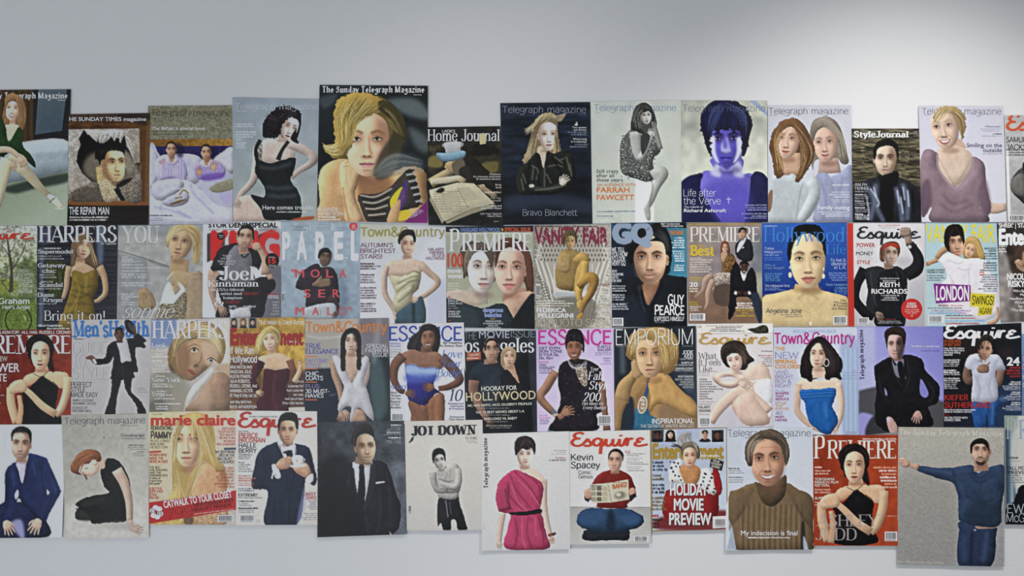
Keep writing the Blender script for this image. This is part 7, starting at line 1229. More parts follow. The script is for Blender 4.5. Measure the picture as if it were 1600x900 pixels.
c = Cover('I0', "410,55 978,45 980,855 435,862", '9a9a94', 'grey cover of a red-haired woman kneeling and bowing her head, black dress, bottom row', 3.3)
c.f("400,40 990,40 990,870 400,870", '92928c', sm=0, g=('a4a49e', 450, 100, 900, 500)); c.f("430,640 980,620 980,860 430,860", 'b0b0ac', sm=0, soft=34); c.nz(.04, 20, 3)
c.s("700,345 690,400", 70, 'b09484')
c.f("600,340 660,330 700,360 720,420 680,460 640,400", 'b89c8c', sh=.3)
c.f("520,400 560,360 620,350 655,380 650,420 620,450 580,455 560,440 530,430", 'd2b6a4', sh=.35); c.s("560,405 585,400", 5, '6a4838', .8); c.s("540,390 570,380", 4, '7a5440', .6); c.f("565,440 580,470 570,475 555,445", '5c4034', .9); c.s("545,430 560,450 572,472", 8, '8a5a44', .8); c.s("572,448 592,440", 4, '8a4c44', .7); c.s("560,425 552,438 566,440", 5, 'a88070', .7)
c.f("605,350 625,335 645,365 630,385 612,372", 'd8b4a0', sh=.4)
c.f("468,400 480,360 530,300 590,278 650,290 672,340 650,360 615,340 590,370 540,380 520,420 540,445 510,440 475,425", '7c5038', sh=.4); c.hr("600,280 500,340 475,410", "650,340 560,370 530,440", 70, 'b4805c 4a2c1c 945c40', 4, .55)
c.f("665,410 690,400 700,345 740,335 800,370 850,470 860,530 840,600 838,740 720,755 620,765 590,740 510,735 500,690 520,660 500,640 530,610 620,580 720,560 690,520", '191b1b', sh=.4, rad=26); c.s("540,640 600,620 700,600", 40, '2c2e2c', .8, soft=10); c.f("505,690 560,680 600,740 520,738", '2e302e', .8, soft=6); c.s("500,665 580,665", 5, '080808', .7, soft=3); c.f("665,415 690,420 688,500 672,470", '181a20')
c.s("770,410 820,500 850,620 855,760", [72, 64, 48, 40], 'b49c8e', sh=.5); c.s("855,740 865,790 885,800", [40, 36, 34], 'b49c8e', sh=.3); c.hand(892, 800, 15, 40, 'b09888')
c.f("600,770 840,745 900,800 700,800", '8c8c88', .5, soft=16)
c.t('Telegraph magazine', 430, 116, 957, 44, '3c3c54', 'l', .06, name='masthead', y1=108); c.t('Crouching tiger', 800, 194, 955, 17, '34343c', 'b', .02); c.g(775, 200, 955, 1, 14, '5c5c60', .7, 'r'); c.g(795, 245, 950, 1, 13, '3c3c40', .8, 'r'); c.g(830, 258, 950, 2, 13, '5c5c60', .6, 'r'); c.g(880, 288, 948, 1, 12, '3c3c40', .8, 'r'); c.g(855, 300, 948, 2, 13, '5c5c60', .6, 'r'); c.g(815, 118, 955, 1, 9, '4c4c54', .6); c.b(688, 202, 5, 5, '5c5c5c', .8)

c = Cover('I1', "35,35 608,25 610,770 42,768", 'b8aa80', 'cream cover of a long straight-haired blonde with a red diagonal banner, bottom row', 3)
c.f("30,20 620,20 620,780 30,780", 'c0b490', sm=0, g=('a8a49c', 60, 100, 600, 600)); c.f("500,100 620,100 620,560 540,560", 'b8b2a8', .8, soft=20)
c.TT('marie claire', 50, 120, 605, 68, 'b02820', 'b', .05)
c.f("190,330 200,180 230,80 290,45 370,40 440,80 470,200 480,330 540,420 540,540 330,600 250,600 200,620", 'a08850')
c.s("330,370 380,430", [110, 160], 'b08a6c'); c.f("320,480 360,400 440,370 520,410 545,520 540,700 330,700 320,600", 'b8906c', sh=.4, rad=34); c.nz(.03, 8, 3)
c.face(288, 216, 290, 388, 'd0ac8e', w=1.0, yaw=-.15, lit=-1, k=.35, hair='6c5030', lip='a86c5c', sock=.45, iris='4c5444', eye='241a14')
c.f("195,380 190,300 205,190 235,90 290,45 320,45 310,90 270,120 240,170 222,230 215,330 225,420 250,520 285,600 250,640 140,640 200,540 215,450", 'b89c60', sh=.3)
c.f("300,45 350,38 420,70 450,180 470,300 535,400 500,430 440,380 400,310 392,260 385,350 350,450 310,540 285,630 250,640 280,540 310,440 345,380 368,300 362,220 345,150 300,90", 'b89c60', sh=.3)
c.f("290,60 330,80 335,160 322,240 312,180 280,110", 'c0a870', .85, soft=3)
c.hr("280,50 210,160 195,370", "300,80 235,170 215,340", 70, 'e0d09c 8a703a f0e4c0 6c5428', 3, .5); c.hr("190,360 210,480 150,630", "218,400 250,530 280,610", 50, 'e0d09c 8a703a f0e4c0 6c5428', 2.6, .42); c.hr("310,50 368,220 330,450 260,630", "330,50 390,260 360,450 290,620", 70, 'e4d4a4 947a40 f0e4c0 6c5428', 2.6, .42); c.hr("350,40 440,200 530,410", "340,60 390,240 440,380", 90, 'e4d4a4 947a40 f0e4c0 6c5428', 2.6, .42); c.hr("285,60 310,130 322,240", "330,80 340,160 330,260", 24, 'ecdcb0 947a40', 3, .6)
c.f("60,700 280,660 260,770 60,770", 'c0a060', sh=.2, nz=.4); c.f("330,690 540,680 530,770 320,770", 'a88868', sh=.3, nz=.4); c.f("270,720 325,720 320,770 275,770", '54402c', .8, soft=4)
c.rect("38,625 608,545 608,672 42,764", 'a41c1c', 'banner'); c.t('CATWALK TO YOUR CLOSET', 138, 660, 583, 44, 'e8e0dc', 'b', .05, y1=590)

c.t('NEW FASHION AND', 332, 655, 590, 24, '2a0808', 'b', .02, y1=620); c.t('BEAUTY TRENDS', 335, 684, 575, 22, '2a0808', 'b', .02, y1=650); c.t("(and the labels you'll really want to wear)", 335, 704, 592, 9, 'd8b8b0', 'b', .01, y1=672); c.t('799', 160, 738, 330, 66, '6c1010', 'l', .04, y1=708)
for i in range(6): a = i*1.047+.3; c.items.append(dict(poly=np.array([(88+26*math.cos(a)+20*math.cos(b)*(1 if True else 0), 688+30*math.sin(a)+18*math.sin(b)) for b in np.linspace(0, 6.28, 11)[:-1]]), col=hexc('e8e4e0'), name='flower_petal'))
c.t('Plus', 48, 704, 128, 34, '3c1414', 'l', .09, sl=.2)

c.t('REINVENTING', 50, 152, 192, 27, '2c2826', 'l', .17); c.t('PAMMY', 50, 208, 188, 46, '2c2826', 'l', .2); c.tl("'I'M JUST A SINGLE@44,178|MUM, DOING@44,140|THE BEST I CAN'@44,162", 0, 230, 0, 16, 21, '5c5450', font='l', w=.11); c.tl('WOMEN WHO@42,155|MADE THE@42,132|NEWS IN 2002@42,162', 0, 322, 0, 17, 22, 'a43430', font='l', w=.15); c.rect("40,290 118,286 118,298 40,302", 'a83430', 'headline_panel'); c.tl('THE SEX,@42,110|THE SHAVING@42,160|AND THE@42,118|SANDWICHES@42,160|A diary of@42,115|a porn king@42,122|and queen@42,112', 0, 402, 0, 14, 17.5, '4c4440', font='l', w=.14); c.tl('A BETTER@38,122|BODY FAST@38,132|50 easy@38,90|detox tips@38,105', 0, 542, 0, 16, 19, 'a43430', font='l', w=.13)
c.tl('DISCOVER@515,602|YOUR ASTRO@490,602|SEX MATCH@500,602|We find 12 men@498,602|who show you@525,602|their crystal balls@480,602', 0, 150, 0, 15, 20, 'b04c44', font='l', w=.13); c.rect("528,268 606,266 606,280 528,282", '34405c', 'headline_panel'); c.tl("'MY BOYFRIEND@470,600|DIED IN THE@495,598|BALI BLAST-@487,590|I ESCAPED'@500,596", 0, 303, 0, 17, 22, '343c54', font='l', w=.13); c.tl('GLOBAL@528,596|HEROES FROM@470,594|ARGENTINA@495,592|TO ZIMBABWE@475,592|100 lives of@490,592|extraordinary people in@462,594|even darker places@490,594', 0, 408, 0, 15, 20, 'a45048', font='l', w=.11); c.bar(488, 706, 592, 752); c.g(55, 44, 148, 1, 10, '6c6458', .7)

c = Cover('I1', "608,25 1135,30 1142,770 608,772", 'bcbab8', 'man in a navy suit holding a white teacup, cover in bottom row', 3.3)
c.f("600,20 1150,20 1150,780 600,780", 'c0bebc', sm=0, g=('b4b2ae', 620, 300, 1100, 760))
c.T('Esquire', 616, 132, 1132, 92, 'a42820', 'e', .44); c.t('DOUBLE COVER BOND SPECIAL', 693, 70, 880, 10, '4c4c50', 'b', .01)
c.f("705,500 720,420 760,290 890,225 980,240 1080,270 1120,400 1135,480 1110,515 1060,480 1050,600 1000,770 795,770 815,560 760,540 720,535", '1a2438', sh=.45, rad=28); c.f("1000,770 1050,520 1062,640 1030,740", '8c90b8', .6, soft=8)
c.f("878,236 908,222 940,258 985,238 1002,290 985,350 955,390 918,330", 'c8c8d0', sh=.2, jit=0); c.f("925,290 948,282 975,284 978,325 960,380 945,340", '161e30', sm=0); c.s("915,300 945,295", 14, '161e30')
for p in ("890,250 930,420 950,560", "1000,260 990,420 960,560", "780,320 800,440 760,520", "1090,320 1100,440", "860,600 850,760", "960,560 950,760"): c.s(p, 8, '0c1220', .6, soft=4)
c.s("840,470 855,400", 10, 'c8c8d0'); c.f("838,385 870,380 900,455 865,465", 'c8c8d0', sh=.3); c.b(866, 445, 4, 4, '2c2c34', .9, hard=1); c.f("865,385 900,340 960,325 980,360 950,400 900,410", 'b08c74', sh=.4); c.hand(915, 370, -25, 40, 'b49078', curl=.2)
c.f("985,390 1060,365 1095,420 1080,465 1030,450 990,420", 'b08c74', sh=.45); c.f("1060,470 1105,435 1110,480 1080,505", 'c8c8d0', sh=.3); c.s("1000,420 1060,440", 6, '8a664f', .6, soft=2)
c.f("975,322 1040,322 1038,372 1018,390 995,390 978,370", 'd8d4d0', sh=.3); c.f("960,382 1060,376 1050,392 980,398", 'd0ccc8', sh=.2); c.s("1040,335 1056,345 1040,362", 5, 'd0ccc8'); c.b(1005, 352, 6, 7, 'a86050', .8)
c.s("945,210 945,250", 66, '9c7c68'); c.face(943, 152, 942, 242, 'b4927c', w=1.24, yaw=-.05, lit=1, k=.3, m=1, hair='1a1614', lip='8a5c50', ears='lr', sock=.42, beard=.12)
c.f("880,150 882,90 905,50 950,35 1000,48 1015,95 1010,150 995,130 985,95 930,90 900,105 892,150", '1c1a1c', sh=.4); c.hr("900,60 950,40 1005,70", "895,100 940,85 1000,100", 26, '444044 060608', 3, .5)
c.t('EXCLUSIVE', 622, 166, 688, 10, '4c4c50', 'b', .02); c.tl('PIERCE@624,752|BROSNAN@624,797', 0, 202, 0, 30, 31, 'a42c28', font='l', w=.15); c.tl('HALLE@624,738|BERRY@624,742', 0, 266, 0, 29, 35, '34343a', font='l', w=.15); c.g(622, 306, 730, 3, 13, '4c4c50', .8); c.t('PLUS', 622, 370, 660, 11, '34343a', 'b', .02); c.g(622, 372, 720, 4, 14, '4c4c50', .75); c.g(622, 445, 735, 3, 15, 'a06050', .9, h=.7); c.g(622, 492, 730, 2, 13, 'a06050', .85); c.g(622, 528, 735, 2, 13, '4c4c50', .85); c.t('EXTREME!', 622, 585, 745, 20, '2c2c32', 'l', .17); c.g(622, 588, 775, 1, 12, '5c5c60', .7); c.g(622, 610, 745, 1, 14, '34343a', .9, h=.7); c.g(622, 626, 720, 2, 12, '5c5c60', .7); c.g(622, 656, 760, 1, 14, '34343a', .9, h=.7); c.g(622, 670, 740, 2, 12, '5c5c60', .7); c.bar(628, 705, 730, 752); c.g(735, 735, 775, 2, 10, '7c7c80', .6)
c.tl('BEST@1062,1130|2002@1062,1132', 0, 580, 0, 20, 24, 'a42c3c', w=.02); c.g(1070, 608, 1130, 5, 13, '5c5c70', .7, 'r'); c.g(1030, 690, 1130, 4, 13, '5c5c78', .6, 'r')

c = Cover('I2', "30,103 593,90 610,832 28,852", '32363c', 'dark slate cover of a man in black suit, white pocket square, bottom row', 3)
c.f("20,80 620,80 620,860 20,860", '363a42', sm=0, g=('4c525a', 100, 150, 560, 700)); c.f("30,380 250,360 200,830 30,840", '15181e', soft=40); c.f("520,400 600,380 605,830 540,830", '5c626e', .7, soft=20); c.nz(.2, 50, 3); c.nz(.08, 14, 5)
c.f("255,420 260,370 380,350 480,380 540,560 572,660 520,830 180,840 150,700 200,560 230,460", '1d1f26', sh=.4, rad=30); c.f("30,560 180,500 260,560 330,840 30,850", '101217', .85, soft=24)
c.f("258,365 320,380 378,345 385,420 345,600 335,610 290,590 265,500", 'b0b2ba', sh=.25); c.f("300,385 330,380 335,420 342,560 320,660 290,600 300,450", '15181f', sh=.3)
c.s("255,400 270,540 320,680", [24, 30, 16], '16181d', .9); c.s("390,370 380,520 330,680", [30, 44, 16], '24272e', .9); c.f("408,492 465,485 468,494 410,504", 'd4d6da', sm=0)
for p in ("480,420 500,560 500,700", "430,540 440,700 420,820", "340,700 360,820"): c.s(p, 10, '34363e', .6, soft=6)
c.f("498,815 505,835 512,835", 'c8ccd0', .9)
c.s("330,330 325,375", [100, 110], '7c6a5c'); c.face(343, 258, 352, 362, 'b09a84', w=1.22, yaw=.15, lit=1, k=.55, m=1, hair='2a2622', lip='84604f', ears='l', sock=.6, beard=.15)
c.f("250,240 252,190 285,125 340,108 385,130 400,190 398,225 388,190 345,172 300,180 285,210 278,262 262,250", '2e2c2a', sh=.35); c.hr("290,125 255,200 260,280", "350,115 300,180 278,260", 36, '58544c 0e0e0e', 3, .5)
c.t('Telegraph magazine', 56, 420, 45, 30, '1c1e24', 'k', .25, y1=122, name='masthead', a=.85); c.g(475, 112, 570, 1, 15, 'd0d4d8', .9, 'r'); c.g(470, 128, 570, 3, 12, 'a0a4ac', .6, 'r'); c.g(480, 162, 570, 1, 14, 'd0d4d8', .9, 'r'); c.g(440, 176, 570, 1, 12, 'a0a4ac', .6, 'r'); c.g(490, 194, 570, 1, 14, 'd0d4d8', .9, 'r'); c.g(472, 206, 570, 3, 12, 'a0a4ac', .6, 'r'); c.g(435, 302, 520, 1, 15, '1c1e24', .8)

c = Cover('I2', "598,95 1105,85 1120,803 612,808", 'bebcb6', 'black and white cover of a shirtless thin man with folded arms, bottom row', 3.3)
c.f("590,70 1130,70 1130,820 590,820", 'c0beb8', sm=0, g=('b2b0ac', 900, 300, 1100, 790))
c.f("812,640 830,590 900,605 945,580 960,640 1000,770 1003,803 945,803 930,740 900,745 900,803 850,803 835,760 812,775", '1e1e22', sh=.4); c.s("865,610 880,720", 6, '8c8c90', .7); c.s("890,620 900,700", 4, '6c6c70', .7)
c.f("815,560 830,540 940,540 945,590 900,606 820,590", '9a9894', sh=.5)
c.f("765,420 790,395 840,400 880,375 930,370 955,400 962,520 940,560 830,560 800,560 768,500", 'a6a4a0', sh=.5, rad=24); c.s("780,430 790,500 820,545 880,545", [46, 42, 38, 30], '9c9a96', sh=.5); c.s("945,400 950,480 930,525 860,510 820,490", [42, 44, 40, 34, 28], 'b0aeaa', sh=.5); c.s("820,470 880,490 915,480", 8, '5c5a58', .6, soft=4); c.s("880,440 860,480 900,490", 6, '6c6a68', .5, soft=3); c.s("900,400 890,460", 4, '5c5a58', .5, soft=2); c.s("830,535 930,540", 7, '4c4a48', .6, soft=4)
c.s("840,390 850,410", 50, '8c8a86'); c.face(825, 348, 840, 408, 'b2b0ac', w=1.18, yaw=.05, lit=1, k=.45, m=1, hair='1a1a1c', lip='5c5656', ears='', sock=.5)
c.f("775,320 785,285 820,268 855,285 865,330 862,360 850,320 825,310 795,330 788,370 778,350", '18181a', sh=.4)
c.t('JOT DOWN', 640, 186, 1068, 58, '1e2228', 'd', .3, name='masthead', y1=178); c.s("650,180 645,215 625,235", [20, 16, 6], '1e2228'); c.f("625,190 700,130 712,140 640,205", 'd8d6d0', sm=0); c.t('EL PAIS', 995, 212, 1068, 15, '34383c', 'd', .15); c.g(985, 220, 1068, 2, 10, '6c6c6c', .5, 'r'); c.bar(622, 640, 642, 698)

c = Cover('I3', "38,110 590,95 597,847 32,857", 'c4c4c4', 'white cover of a short-haired woman in a draped one-shoulder pink dress, bottom row', 3)
c.f("20,80 610,80 610,870 20,870", 'c6c6c6', sm=0, g=('b8babc', 60, 300, 580, 840))
c.s("165,610 150,720 140,820", [44, 36, 30], 'c2aa9c', sh=.4); c.hand(145, 815, 90, 24, 'c2aa9c'); c.s("425,400 425,520 440,640 470,760", [50, 46, 36, 28], 'c4aca0', sh=.4); c.hand(475, 780, 90, 26, 'b89888'); c.s("455,760 505,745", 16, '6c3c34', .9, sh=.3); c.b(470, 758, 8, 10, '8a4c40', .9, hard=1); c.b(490, 752, 8, 10, '4c2c28', .9, hard=1)
c.f("250,340 300,330 360,330 420,380 430,430 380,420 300,380", 'd0b8aa', sh=.2)
c.f("135,430 190,370 245,340 300,360 420,430 410,560 405,590 420,640 445,760 450,845 190,845 195,720 215,630 140,600 145,500", 'a83c60', sh=.4, rad=30)
c.s("170,440 165,520 180,600", [70, 90, 80], 'a23c5c', sh=.5)
for p in ("240,350 330,440 410,560", "210,370 260,480 350,590", "200,420 220,520 300,600", "300,360 380,420 412,480", "240,640 260,740 240,840", "330,640 320,740 350,840", "390,630 420,740 430,840", "180,460 200,560 230,600"): c.s(p, 8, '6c2038', .6, soft=4)
for p in ("260,400 340,480 400,570", "220,440 260,540 320,600", "290,650 290,760 310,840", "370,640 380,760"): c.s(p, 8, 'cc6c88', .5, soft=5)
c.f("215,612 310,606 405,590 408,615 310,632 222,628", '1c181c', sh=.3)
c.s("300,290 310,340", 62, 'b89e92'); c.face(308, 240, 310, 316, 'd2bcb0', w=1.32, yaw=.0, lit=1, k=.2, hair='3a2c28', lip='a46864', smile=1, sock=.4)
c.f("243,230 243,165 275,130 330,128 370,160 375,220 365,245 355,200 320,215 290,205 270,225 258,240 250,250", '322a2a', sh=.4); c.hr("290,130 250,170 255,240", "320,140 290,200 290,215", 30, '5c504c 120c0c', 3, .5); c.hr("300,130 360,170 365,230", "310,160 330,210 350,210", 26, '5c504c 120c0c', 3, .5)
c.t('Telegraph magazine', 72, 456, 66, 26, '34343c', 'k', .25, y1=135, name='masthead'); c.g(455, 212, 570, 1, 12, '7c7c80', .7, 'r'); c.g(500, 224, 570, 1, 12, '8c8c90', .6, 'r'); c.g(460, 236, 570, 1, 12, '8c8c90', .6, 'r'); c.t('The Baftas:', 500, 270, 569, 12, '9c4c5c', 'd', .14); c.t('a special issue', 462, 283, 569, 11, '34343c', 'b', .02)

c = Cover('I3', "592,97 1105,87 1112,812 597,818", 'c0c0c0', 'cover of a balding man in a red jumper reading a comic cross-legged, bottom row', 3.3)
c.f("580,70 1120,70 1120,585 580,585", 'c4c4c4', sm=0); c.f("580,578 1120,580 1120,830 580,830", '9c9c9a', sm=0, g=('b0b0ae', 700, 600, 700, 800)); c.s("592,578 1112,580", 3, '6c6c6c', .7)
c.T('Esquire', 596, 188, 1095, 82, 'b83824', 'e', .44)
c.f("690,790 680,740 720,720 950,720 975,760 960,790 880,790", '20242c', sh=.4); c.f("640,650 660,610 720,585 850,590 960,590 1050,630 1062,680 1000,720 850,740 700,720 645,690", '26405c', sh=.5, rad=26); c.f("650,640 760,600 830,640 760,690 660,690", '35547c', .6, soft=16); c.f("900,640 1000,620 1050,660 980,700", '3a5a84', .6, soft=16); c.f("840,600 870,600 880,720 830,720", '14202e', .7, soft=10)
c.f("740,420 780,370 850,340 920,345 985,390 1015,500 960,560 950,585 775,582 770,540 700,520", '74241e', sh=.4, rad=24)
c.s("720,500 700,520 720,535", 30, '24262e'); c.f("685,480 710,462 740,480 735,520 700,525 688,505", 'b48e7c', sh=.4); c.f("970,470 1000,455 1018,490 1005,520 980,510", 'b48e7c', sh=.4); c.s("975,520 1015,500", 26, '2c2630')
c.s("880,340 880,365", 54, 'a07c6a'); c.face(880, 278, 878, 352, 'b89684', w=1.2, yaw=-.05, lit=-1, k=.25, m=1, hair='3a2e28', lip='8e6055', ears='', sock=.35, fh=1.25)
c.f("840,280 842,235 870,208 910,210 937,245 930,285 922,250 900,228 865,228 850,250", '2c2624', sh=.35)
c.f("718,435 835,425 860,548 740,552", 'b4b09c', sm=0); c.f("835,425 965,402 972,530 860,548", 'b8b4a0', sm=0); c.s("835,425 860,548", 3, '6c685c', .8)
for i in range(9): c.f([(728+(i % 3)*36, 448+(i//3)*34), (758+(i % 3)*36, 446+(i//3)*34), (762+(i % 3)*36, 472+(i//3)*34), (732+(i % 3)*36, 474+(i//3)*34)], ('8c8674', '5c584c', 'a49c84')[i % 3], .9, sm=0)
c.g(728, 436, 830, 1, 12, '3c3830', .9); c.b(915, 505, 34, 20, '2c2a28', .8, -8); c.b(905, 500, 16, 12, 'd8d4c4', .9, hard=1); c.f("880,500 960,490 962,525 885,535", 'a49c84', .5); c.g(860, 415, 960, 1, 10, '8c3c2c', .8)
c.t('BANG?', 868, 462, 962, 28, 'b4582c', 'b', .05, y1=448)
c.tl('Kevin@600,742|Spacey@600,788', 0, 280, 0, 40, 50, '2a2e38', font='l', w=.12); c.tl('Comic@648,730|Genius@648,740', 0, 368, 0, 22, 27, '3c4048', font='l', w=.11)
c.t('PLUS', 945, 232, 978, 13, 'b0402c', 'l', .14); c.g(952, 232, 1080, 2, 12, '6c6c6c', .7); c.g(955, 262, 1060, 2, 11, '7c7c7c', .6); c.g(955, 288, 1095, 2, 11, '6c6c6c', .7); c.g(955, 316, 1060, 2, 11, '7c7c7c', .6); c.g(955, 340, 1090, 1, 11, '6c6c6c', .7); c.bar(1000, 762, 1095, 800)

c = Cover('I4', "22,85 510,72 517,720 30,733", '8c7434', 'gold-bordered cover of a woman in a spotted black and white fur collar, bottom row', 3)
c.f("30,85 506,76 510,715 38,725", '98a4bc', sm=0, g=('b0b8c8', 100, 150, 480, 600)); c.f("100,640 510,600 512,715 80,720", '6c2424', .95, soft=10)
for x0, x1, bgc, sk, hc, suit in ((30, 107, '3c3a3c', '4c3428', '14100e', '1c1c20'), (112, 190, 'b4b0ac', 'c4a494', '2a1e1a', '2c2420'), (333, 410, 'a8aaae', 'b08a74', '3c2c24', '202430'), (414, 490, '34302e', '5c4034', '14100e', '181818')):
    xm = (x0+x1)/2; c.f([(x0, 88), (x1, 86), (x1, 162), (x0, 164)], bgc, sm=0); c.f([(x0+4, 162), (xm-20, 142), (xm+20, 142), (x1-4, 162)], suit); c.s([(xm, 130), (xm, 148)], 20, sk)
    if x0 == 112: c.f([(xm-30, 150), (xm-26, 100), (xm, 86), (xm+26, 100), (xm+32, 160), (xm+14, 150)], hc, sh=.3)
    c.face(xm, 112, xm, 140, sk, w=1.2, lit=-1, k=.3, hair=hc, m=x0 != 112); c.f([(xm-20, 112), (xm-16, 92), (xm+14, 90), (xm+20, 110), (xm, 100)], hc)
c.T('Entertainment', 36, 268, 492, 92, '9c7c28', 'b', .07); c.g(340, 240, 490, 1, 22, 'e0dcd0', .9)
c.f("120,480 180,470 230,430 350,440 440,460 460,500 440,640 300,700 110,640", '841e20', sh=.4)
c.f("140,360 160,300 210,270 240,310 220,350 250,400 240,440 190,420 150,430", 'd0ccc8', sh=.4); c.f("330,350 390,330 430,390 450,460 430,500 395,490 350,460 320,420", 'd0ccc8', sh=.4)
for i in range(26):
    x, y = (150+(i*37) % 80, 290+(i*29) % 140) if i < 12 else (345+(i*37) % 90, 350+(i*23) % 140); c.b(x, y, 5+(i % 3)*2, 5+(i % 4), '181618', .95, hard=1)
c.f("210,330 250,310 310,310 345,350 320,430 270,440 230,400", 'b07c50', sh=.3); c.s("270,300 275,340", 50, 'b88e6c')
c.f("420,340 450,330 480,440 470,500 440,470", '8c1e24', sh=.4)
c.hr("230,200 200,150 250,90", "300,180 280,130 290,95", 50, '8c8070 3c342c b8ac98', 4, .6); c.f("225,250 215,200 240,170 290,160 330,190 340,250 320,270 300,215 260,215 240,260", '6c6458', sh=.4); c.hr("160,170 200,180 230,200", "150,200 200,200 230,230", 30, '24201c 4c443c', 4, .6); c.hr("330,170 320,190 330,240", "290,165 300,180 320,220", 20, 'c8c0b0 8c8474', 3, .6)
c.face(274, 250, 276, 318, 'd0a890', w=1.2, yaw=.0, lit=-1, k=.25, hair='3a2c20', lip='8c2420', smile=1, sock=.45, eye='1c1412')
for tx, x0, x1, y in (('HOLIDAY', 148, 388, 502), ('MOVIE', 172, 362, 598), ('PREVIEW', 142, 412, 690)): c.t(tx, x0+4, y+5, x1+4, 72, '4c3c30', 'b', .05); c.t(tx, x0, y, x1, 72, 'e4e0d8', 'b', .05)
c.rect("410,262 492,288 478,348 400,322", '24221f', 'sticker'); c.t('YOUR', 418, 286, 462, 13, 'd0ccc4', 'b', .03, y1=298); c.t('HOLIDAY', 410, 302, 476, 13, 'd0ccc4', 'b', .03, y1=318); c.t('GUIDE!', 410, 320, 462, 13, 'd0ccc4', 'b', .03, y1=334)
for y, rows, cc in ((284, 3, '34405c'), (368, 2, '5c5038'), (428, 3, '2c3040'), (512, 4, '6c5c34'), (625, 1, '9c2c2c'), (650, 3, '2c2a2c')): c.g(36, y, 130 if y < 600 else 95, rows, 23, cc, .95, h=.75)
c.rect("420,638 512,634 514,708 420,714", 'dcdad4', 'label_box'); c.bar(428, 650, 508, 706)

c = Cover('I4', "512,72 1058,68 1064,848 502,853", 'aeb6c4', 'cover of a broadly smiling man in a thick ribbed brown polo-neck jumper, bottom row', 3.3)
c.f("490,50 1070,50 1070,860 490,860", 'b2bac6', sm=0, g=('c4c8d0', 700, 100, 1000, 700))
c.T('Telegraph magazine', 515, 126, 1045, 42, '50525c', 'l', .06); c.g(530, 126, 590, 1, 8, '5c5e68', .6)
c.f("525,500 580,465 690,425 880,420 960,460 1055,520 1062,700 1062,848 1020,848 1000,760 990,850 570,850 545,720 525,700", '6f5c44', sh=.4, rad=40); c.f("520,650 545,700 570,848 510,848 530,760", '9ca8b8', .9, sm=0); c.f("985,690 1005,680 1010,848 985,848", '201e24', .8, soft=4); c.f("1000,760 1030,848 1000,848", 'a4aebc', .9, soft=4)
for i in range(24): c.s([(600+i*17, 560), (596+i*17, 700), (598+i*17, 850)], 6, '43362a' if i % 2 else '8a765a', .55, soft=2)
for i in range(12): c.s([(690-i*14, 440+i*4), (640-i*10, 560+i*8), (590-i*6, 640+i*8)], 5, '43362a', .4, soft=2); c.s([(880+i*14, 440+i*5), (940+i*9, 560+i*8), (1000+i*5, 660+i*6)], 5, '43362a', .4, soft=2)
c.f("690,430 700,420 790,445 880,375 892,430 870,520 800,575 740,550 710,490", '5f4e3a', sh=.5); 
for i in range(14): c.s([(705+i*13, 430-max(0, i-6)*6), (725+i*10, 500), (760+i*5, 560)], 4, '372c22', .5, soft=2)
c.f("625,230 640,160 700,110 790,85 860,110 905,190 905,270 880,320 860,300 680,290 650,320", '4a4038', sh=.4)
c.face(768, 268, 780, 440, 'bf9278', w=1.24, yaw=-.06, lit=-1, k=.35, m=1, hair='3c322a', lip='94544a', smile=2, ears='r', sock=.5, beard=.28, bcol='6a5040', top=.8, lipw=1.15)
c.f("625,250 635,170 690,110 780,80 850,105 900,175 910,260 885,310 870,240 850,180 800,150 740,150 700,175 680,230 672,310 645,310", '5a4e42', sh=.4); c.hr("700,105 640,190 650,310", "770,150 700,180 675,290", 60, '9c8c78 2a221c b4a48e', 4, .55); c.hr("760,85 890,160 890,300", "780,150 850,190 872,280", 60, '9c8c78 2a221c', 4, .55)
for p in ("690,300 710,330", "705,245 720,240", "830,290 850,270", "720,200 790,196 830,200"): c.s(p, 4, '7a503c', .4, soft=2)
c.t('My indecision is final', 600, 758, 960, 30, 'e4e4e4', 'b', .015); c.g(645, 765, 915, 1, 16, 'd0d0d0', .9); c.g(522, 325, 607, 1, 15, '3c3c44', .9); c.g(522, 340, 635, 2, 14, '6c6c74', .6); c.g(522, 382, 655, 1, 15, '3c3c44', .9); c.g(522, 397, 625, 2, 14, '6c6c74', .6)

c = Cover('I5', "40,122 580,118 578,825 35,825", '8a3018', 'orange red cover of a brunette in a black halter dress, bottom row', 3)
c.f("30,100 590,100 590,840 30,840", '862e16', sm=0, g=('9c3c1e', 100, 200, 500, 500)); c.nz(.08, 30, 3)
c.T('P', 42, 268, 112, 142, 'd8d0c8', 'd', .16); c.T('REMIERE', 128, 268, 566, 114, 'd8d0c8', 'd', .16)
ashley(c, 14, 30, .925, None, .99)
c.f("430,640 590,560 590,840 460,840", '7a2814', .0)
c.g(295, 136, 565, 1, 16, 'd8c8bc', .9, 'r'); c.g(48, 315, 95, 1, 18, 'd8c8bc', .9); c.g(48, 338, 160, 2, 18, 'c8a898', .8); c.tl('YOKOHAMA@48,175|FRENCH FILM@48,198|FESTIVAL@48,145', 0, 408, 0, 16, 20, 'dcd0c8', w=.02); c.g(48, 458, 180, 2, 18, 'c8a898', .8); c.t('X-MEN', 48, 530, 120, 17, 'dcd0c8', 'b', .03); c.g(48, 538, 110, 2, 18, 'c8a898', .8)
for i, cc in enumerate(('d89878', 'e0d0c4', 'd89878', 'e8dcd4', 'e8dcd4', 'd89878', 'd8b8a4')): c.g(420 + (i % 3)*22, 316+i*21, 566, 1, 20, cc, .85, 'r', h=.6)
c.tl('ASHLEY@52,460|JUDD@52,315', 0, 700, 0, 74, 88, 'a49c98', font='d', w=.12, a=.9); c.g(490, 628, 568, 1, 14, 'c8a898', .7, 'r'); c.bar(494, 735, 574, 795)

